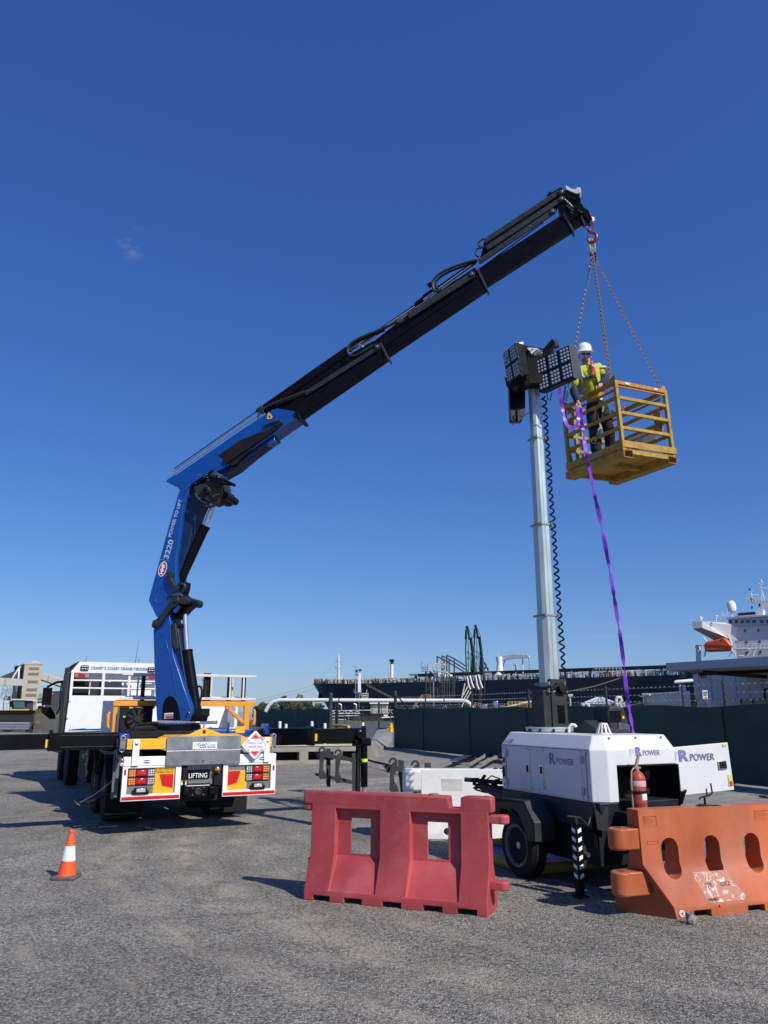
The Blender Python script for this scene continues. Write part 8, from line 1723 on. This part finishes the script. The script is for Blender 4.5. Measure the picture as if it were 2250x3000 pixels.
# ================================================================ LEFT BACKGROUND
TWC = mat('tower_cream', (.50, .44, .33), .7, var=.06, scale=.5); TWD = mat('tower_dark', (.055, .057, .06), .7, var=.15, scale=.5); CONV = mat('conveyor_cream', (.48, .47, .42), .7, var=.08, scale=.5)
tw = thing('transfer_tower', 'tall cream clad tower with six louvre bands and a dark grey side', 'tower', V(at(90, 2080, 170).x, 170, 0)); Yt = 170
a, b = at(69, 1947, Yt), at(120.5, 1947, Yt); zt2 = a.z
x0, x1 = at(62, 2040, Yt).x, at(115, 2040, Yt).x
m = MB(); m.prism([V(x0, Yt, 0), V(x1, Yt, 0), V(x1, Yt, zt2), V(x0, Yt, zt2)], V(-5.2, 9, 0)); m.build('clad_wall', TWC, tw, world=True, smooth=0)
m = MB(); m.prism([V(x0-.1, Yt-.1, zt2), V(x1+.1, Yt-.1, zt2), V(x1+.1, Yt-.1, zt2+.3), V(x0-.1, Yt-.1, zt2+.3)], V(-5.2, 9, 0)); m.build('parapet', TWC, tw, world=True)
for py in (1958.5, 1974, 1997, 2020, 2036, 2059): 
    zc = at(90, py, Yt).z; xc = (x0+x1)/2+.2; m = MB(); m.bx(xc-1.15, xc+1.15, Yt-.06, Yt, zc-.27, zc+.27)
    lv = m.build('louvre', mat('louvre_grey', (.36, .33, .27), .7), tw, world=True); 
    m = MB()
    for k in range(5): m.bx(xc-1.12, xc+1.12, Yt-.1, Yt-.06, zc-.24+k*.11, zc-.2+k*.11)
    m.build('louvre_blade', mat('louvre_dark', (.27, .25, .21), .7), tw, world=True)
m = MB(); a, b = at(36, 1960, Yt+2), at(60, 2080, Yt+2); m.bx(at(40, 1990, Yt+2).x, x0, Yt+2, Yt+8, 0, at(60, 1950, Yt+2).z); m.prism([at(42, 1953, Yt+2), at(52, 1952, Yt+2), at(52, 1970, Yt+2), at(42, 1970, Yt+2)], V(0, 4, 0)); m.build('dark_wall', TWD, tw, world=True)
m = MB(); m.bx(at(86, 1940, Yt).x, at(93, 1940, Yt).x, Yt+2, Yt+3, zt2, at(86, 1940, Yt).z); m.bx(at(86, 1940, Yt).x, at(96, 1940, Yt).x, Yt+1.5, Yt+3.5, at(86, 1940, Yt).z, at(86, 1936, Yt).z); m.build('roof_cowl', WHITE2, tw, world=True)
bars(tw, 'chute', [(60, 1953, 53, 1960, 36, 1988), (56, 1955, 54, 1990), (48, 2008, 48, 2026)], Yt-1, 2.6, WHITE2)
cv = thing('conveyor_gallery', 'cream enclosed conveyor gallery entering the tower from the left edge', 'conveyor', V(at(30, 2080, 165).x, 165, 0))
m = MB(); m.prism([at(-30, 1983, 165), at(62, 1989, 165), at(61, 2009, 165), at(-30, 2005, 165)], V(0, 3, 0)); m.build('gallery', CONV, cv, world=True, smooth=0); m = MB(); m.prism([at(14, 1985.5, 164.9), at(19, 1986, 164.9), at(18, 2007, 164.9), at(13, 2006.5, 164.9)], V(0, .1, 0)); m.build('panel_band', mat('band_olive', (.36, .36, .26), .7), cv, world=True)
m = MB(); m.prism([at(0, 1983, 172), at(42, 1966, 172), at(42, 1988, 172), at(0, 1988, 172)], V(0, 3, 0)); m.build('dark_hopper', TWD, cv, world=True)
bars(cv, 'trestle', [(12, 2007, 2, 2045), (32, 2008, 33, 2056), (2, 2040, 20, 2018, 33, 2045), (10, 2020, 33, 2030), (15, 2008, 33, 2025), (15, 2028, 15, 2055), (37, 2009, 36, 2030), (14, 2056, 22, 2018)], 165, 1.1, mat('trestle_steel', (.25, .31, .34), .5, .4))
cv2 = thing('conveyor_gallery', 'cream enclosed conveyor gallery sloping down right from the tower behind the truck cab', 'conveyor', V(at(160, 2080, 172).x, 172, 0))
m = MB(); m.prism([at(119, 1970, 172), at(190, 1996, 172), at(230, 2012, 172), at(230, 2035, 172), at(188, 2013, 172), at(117, 1990, 172)], V(0, 3, 0)); m.build('gallery', CONV, cv2, world=True, smooth=0); bars(cv2, 'underside', [(117, 1991, 190, 2017, 230, 2035)], 171.8, 1.8, BLACKM); m = MB()
for px, py in ((142, 1978), (170, 1988)): m.prism([at(px, py, 171.9), at(px+2.5, py+1, 171.9), at(px-1, py+19, 171.9), at(px-3.5, py+18, 171.9)], V(0, .1, 0))
m.build('panel_band', mat('band_olive', (.36, .36, .26), .7), cv2, world=True)
ds = thing('dark_shed', 'dark grey steel shed with a white downpipe, left of the truck cab', 'building', V(at(160, 2080, 140).x, 140, 0))
m = MB(); m.prism([V(at(127, 2026, 140).x, 140, 0), V(at(260, 2026, 140).x, 140, 0), at(260, 2019, 140), at(128, 2027, 140)], V(0, 10, 0)); m.build('wall', TWD, ds, world=True, smooth=0); bars(ds, 'downpipe', [(129, 2088, 131, 2050, 134, 2035, 142, 2033, 156, 2032)], 139.5, .9, WHITE2); bars(ds, 'roof_rail', [(127, 2025, 260, 2017), (127, 2020, 144, 2010, 160, 2014), (146, 2018, 162, 2008)], 139.8, .5, WHITE2)
wh2 = thing('white_shed', 'pale shed partly hidden between the cream tower and the dark shed', 'building', V(at(118, 2060, 150).x, 150, 0)); boxpx(wh2, 'wall', 110, 2045, 127, 2085, 150, 4, WHITE2); boxpx(wh2, 'roof', 113, 2032, 129, 2043, 149.5, 4, mat('olive_roof', (.30, .30, .14), .7)); boxpx(wh2, 'opening', 111, 2068, 126, 2086, 149.4, .3, BLACKM); boxpx(wh2, 'shadow_gap', 110, 2054, 122, 2057, 149.8, .2, DGREY)
wh3 = thing('white_warehouse', 'long low white warehouse at the left edge behind the wheel loader', 'building', V(at(10, 2060, 160).x, 160, 0)); boxpx(wh3, 'wall', -40, 2052, 45, 2090, 160, 6, mat('warehouse_white', (.55, .6, .62), .6)); bars(wh3, 'downpipe', [(12, 2052, 10, 2088), (30, 2052, 29, 2088)], 159.8, .5, DGREY)
rw = thing('retaining_wall', 'low weathered concrete wall with grass tufts growing along the top, left of the truck', 'wall', V(at(150, 2130, 70).x, 70, 0))
a, b = at(100, 2098, 70), at(300, 2098, 70); m = MB(); m.bx(at(101.5, 2098, 70).x, b.x, 70, 70.5, 0, a.z); m.build('wall', mat('old_concrete', (.10, .098, .085), .9, var=.3, scale=.6, dirt=.5, dirtc=(.16, .14, .11)), rw, world=True, smooth=0)
gs = thing('grass_tufts', 'dry yellow green grass tufts', 'grass', V(at(140, 2095, 70).x, 70, 1.4)); gs['kind'] = 'stuff'; gs['label'] = 'dry yellow green grass tufts along the top of the low concrete wall'
m = MB(); rn = random.Random(21)
for i in range(700):
    px = rn.choice((rn.gauss(112, 4), rn.gauss(122, 6), rn.uniform(105, 180), rn.gauss(160, 8))); P = at(px, 2099, 70.1); P.z = a.z; h_ = rn.uniform(.15, .62)*(1.2 if 105 < px < 125 else .7); d_ = V(rn.uniform(-.5, .5), rn.uniform(-.3, .3), 1)*h_
    if rn.random() < .15: d_ = V(rn.uniform(-.3, .3), -.25, -1)*h_*1.2
    m.add([P+V(-.02, 0, 0), P+V(.02, 0, 0), P+d_], [(0, 1, 2)])
m.build('blades', mat('dry_grass', (.22, .19, .06), .9, var=.4, scale=.8), gs, world=True, fix=False, smooth=0)
# wheel loader
wl = thing('wheel_loader', 'yellow wheel loader facing the camera with a wide worn steel bucket raised off the ground', 'wheel loader', V(at(50, 2140, 72).x, 72, 0)); Yl = 72
def wp(pts, Y, dep, name, mt_x, **k):
    m_ = MB(); m_.prism([at(a_, b_, Y) for a_, b_ in pts], V(0, dep, 0)); return m_.build(name, mt_x, wl, world=True, **k)
BKT = mat('bucket_steel', (.055, .05, .05), .6, .3, dirt=.5, dirtc=(.11, .09, .08), dscale=.8)
zb0, zb1 = at(50, 2140, Yl).z, at(50, 2081, Yl).z; xb0, xb1 = at(-40, 2100, Yl).x, at(102, 2100, Yl).x
m = MB(); prof = [(0, zb0), (.0, zb0+.05), (1.1, zb0+.22), (1.4, zb0+.7), (1.2, zb1-.2), (.9, zb1), (1.0, zb1), (1.5, zb0+.9), (1.45, zb0+.3), (1.2, zb0)]
m.prism([V(xb0, Yl+y_, z_) for y_, z_ in prof], (xb1-xb0, 0, 0)); bkt = m.build('bucket', BKT, wl, world=True); WM[bkt] = WM[wl]
m = MB(); m.prism([V(xb1-.04, Yl, zb0), V(xb1-.04, Yl+.2, zb0+.9), V(xb1-.04, Yl+.9, zb1), V(xb1-.04, Yl+1.4, zb0+.8), V(xb1-.04, Yl+1.3, zb0+.1)], (.05, 0, 0)); m.build('bucket_side', BKT, wl, world=True)
m = MB()
for k in range(4): z_ = zb0+.10+k*.16; m.prism([V(xb0, Yl-.02+k*.02, z_), V(at(86, 2110, Yl).x, Yl-.02+k*.02, z_), V(at(86, 2110, Yl).x, Yl+.1+k*.03, z_+.12), V(xb0, Yl+.1+k*.03, z_+.12)], (0, .02, .01))
m.build('cutting_edge', mat('polished_steel', (.62, .62, .68), .3, .7), wl, world=True)
wp([(34, 2050), (75, 2051), (76, 2081), (33, 2081)], 74.5, 1.6, 'cab', mat('loader_frame', (.05, .05, .05), .6), bevel=.05); wp([(38, 2053), (71, 2054), (73, 2074), (41, 2074)], 74.3, .05, 'windscreen', mat('loader_glass', (.06, .12, .14), .1, coat=.5)); wp([(34, 2047), (76, 2049), (78, 2052), (32, 2051)], 74.2, 2, 'cab_roof', CREAM)
wp([(27, 2054), (35, 2053), (35, 2072), (29, 2071)], 74.2, .2, 'mirror', BLACKM); wp([(76, 2052), (82, 2055), (81, 2064), (75, 2062)], 74.2, .2, 'mirror', BLACKM)
wp([(32, 2077), (76, 2077), (78, 2082), (30, 2082)], 74.0, .6, 'hood', mat('loader_yellow', (.62, .48, .12), .5)); wp([(65, 2044), (68, 2044), (68, 2047), (65, 2047)], 74.6, .1, 'beacon', AMBER)
bars(wl, 'handrail', [(20, 2080, 20, 2060, 27, 2060), (80, 2081, 82, 2074, 88, 2074, 90, 2059, 84, 2058)], 74, .5, BLACKM)
for px in (20, 85): P = at(px, 2120, 75); m = MB(); m.lathe((P.x-.4, 75.5, .85), X, [(.4, 0), (.85, .05), (.85, .75), (.4, .8)], 20); m.build('wheel', RUBBER, wl, world=True)

# ================================================================ TREES
LEAF = [mat('leaf_a', (.055, .075, .018), .8, var=.4, scale=1.2), mat('leaf_b', (.09, .105, .03), .8, var=.4, scale=1.2), mat('leaf_c', (.13, .12, .05), .8, var=.3, scale=1.2)]
BARK = mat('bark', (.10, .075, .05), .9, var=.3)
def tree(px, ptop, w_px, Y, lab, seed, mi=0, base=.3):
    rn = random.Random(seed); P = at(px, 2085, Y); top = at(px, ptop, Y).z; wd = w_px*Y/2250
    t_ = thing('tree', lab, 'tree', V(P.x, Y, base), 'trees beyond the fences'); H_ = top-base
    m_ = MB(); m_.tube([(0, 0, 0), (.05*wd, 0, H_*.35), (0, 0, H_*.7)], [.05*wd, .035*wd, .015*wd], 8)
    for k in range(6): a_ = rn.uniform(0, 2*PI); z0 = H_*rn.uniform(.25, .5); m_.tube([(0, 0, z0), (math.cos(a_)*wd*.2, math.sin(a_)*wd*.2, z0+H_*.15), (math.cos(a_)*wd*.35, math.sin(a_)*wd*.35, z0+H_*.3)], [.02*wd, .014*wd, .006*wd], 6)
    m_.build('trunk', BARK, t_)
    m_ = MB(); s_ = .03*wd+.08
    for k in range(34):
        a_ = rn.uniform(0, 2*PI); r_ = wd*.5*rn.uniform(.15, .95); z0 = H_*(.14+.78*rn.random()*(1-.35*(r_/(wd*.5))**2)); c0 = V(r_*math.cos(a_)*.85, r_*math.sin(a_)*.5, z0); cr = wd*rn.uniform(.10, .17)
        for j in range(110):
            d_ = V(rn.gauss(0, 1), rn.gauss(0, 1), rn.gauss(0, .75)); d_ = d_.normalized()*cr*rn.uniform(.55, 1.05); p = c0+d_; n1_ = V(rn.uniform(-1, 1), rn.uniform(-1, 1), rn.uniform(-1, 1)).normalized(); u_ = n1_.orthogonal().normalized()*s_*rn.uniform(.7, 1.3); v_ = n1_.cross(u_)*.8
            m_.add([p-u_, p+v_*.5, p+u_, p-v_*.5], [(0, 1, 2, 3)])
    m_.build('crown', LEAF[mi], t_, fix=False, smooth=0)
tree(835, 2036, 52, 210, 'rounded olive green tree, highest on the left of the group behind the pipe', 1, 0)
tree(883, 2034, 60, 215, 'broad olive tree with a pointed top, right of the rounded one', 2, 0)
tree(785, 2052, 62, 205, 'low spreading paler tree at the left of the group', 3, 1)
tree(925, 2062, 60, 190, 'low shrubby tree under the ship bow, partly behind the pipe', 4, 0)
tree(860, 2058, 70, 180, 'wide shrub like tree in front of the group, directly behind the pipe', 5, 1)
tree(18, 2022, 26, 230, 'dark tree seen through the trestle legs at the left edge', 6, 0)
tree(755, 2068, 40, 190, 'small tree just right of the orange gantry end', 7, 0)
for i, (px, s_, lab) in enumerate(((125, 5, 'tall bare mast far behind the truck'),)): pass
lp_ = thing('lamp_mast', 'slim distant lamp mast with crossarms seen between the ladder rungs', 'mast', V(at(592, 2085, 140).x, 140, 0)); bars(lp_, 'pole', [(592, 2085, 593, 1984)], 140, .5, DGREY); bars(lp_, 'crossarm', [(586, 1995, 600, 1994), (588, 1991, 598, 1991)], 140, .6, DGREY)
# faint high cloud wisps handled in the sky shader below
cl = nt.nodes; lk = nt.links
def wisp(px, py, size, stren, stretch, seed, prev):
    d = ray(px, py).normalized(); tcn = cl.new('ShaderNodeTexCoord'); vm = cl.new('ShaderNodeVectorMath'); vm.operation = 'DISTANCE'; lk.new(tcn.outputs['Generated'], vm.inputs[0]); vm.inputs[1].default_value = d
    fall = cl.new('ShaderNodeMapRange'); fall.inputs[1].default_value = size; fall.inputs[2].default_value = 0; fall.inputs[3].default_value = 0; fall.inputs[4].default_value = 1; fall.interpolation_type = 'SMOOTHSTEP'; lk.new(vm.outputs['Value'], fall.inputs[0])
    mp = cl.new('ShaderNodeMapping'); mp.inputs['Scale'].default_value = stretch; mp.inputs['Rotation'].default_value = (0, math.radians(38), 0); mp.inputs['Location'].default_value = (seed, 0, 0); lk.new(tcn.outputs['Generated'], mp.inputs[0]); ns = cl.new('ShaderNodeTexNoise'); ns.inputs['Scale'].default_value = 14; ns.inputs['Detail'].default_value = 5; lk.new(mp.outputs[0], ns.inputs['Vector'])
    r_ = cl.new('ShaderNodeMapRange'); r_.inputs[1].default_value = .5; r_.inputs[2].default_value = .78; r_.inputs[4].default_value = stren; lk.new(ns.outputs['Fac'], r_.inputs[0]); ml = cl.new('ShaderNodeMath'); ml.operation = 'MULTIPLY'; lk.new(r_.outputs[0], ml.inputs[0]); lk.new(fall.outputs[0], ml.inputs[1])
    mx = cl.new('ShaderNodeMix'); mx.data_type = 'RGBA'; lk.new(ml.outputs[0], mx.inputs[0]); lk.new(prev, mx.inputs[6]); mx.inputs[7].default_value = (7, 8, 9.5, 1); return mx.outputs[2]
o_ = wisp(395, 712, .026, .28, (2.5, 1, 7), 0, SKYOUT); o_ = wisp(1790, 1855, .07, .15, (.6, 1, 14), 3, o_); o_ = wisp(600, 1952, .06, .15, (.6, 1, 14), 5, o_)
lk.new(o_, bg.inputs[0])
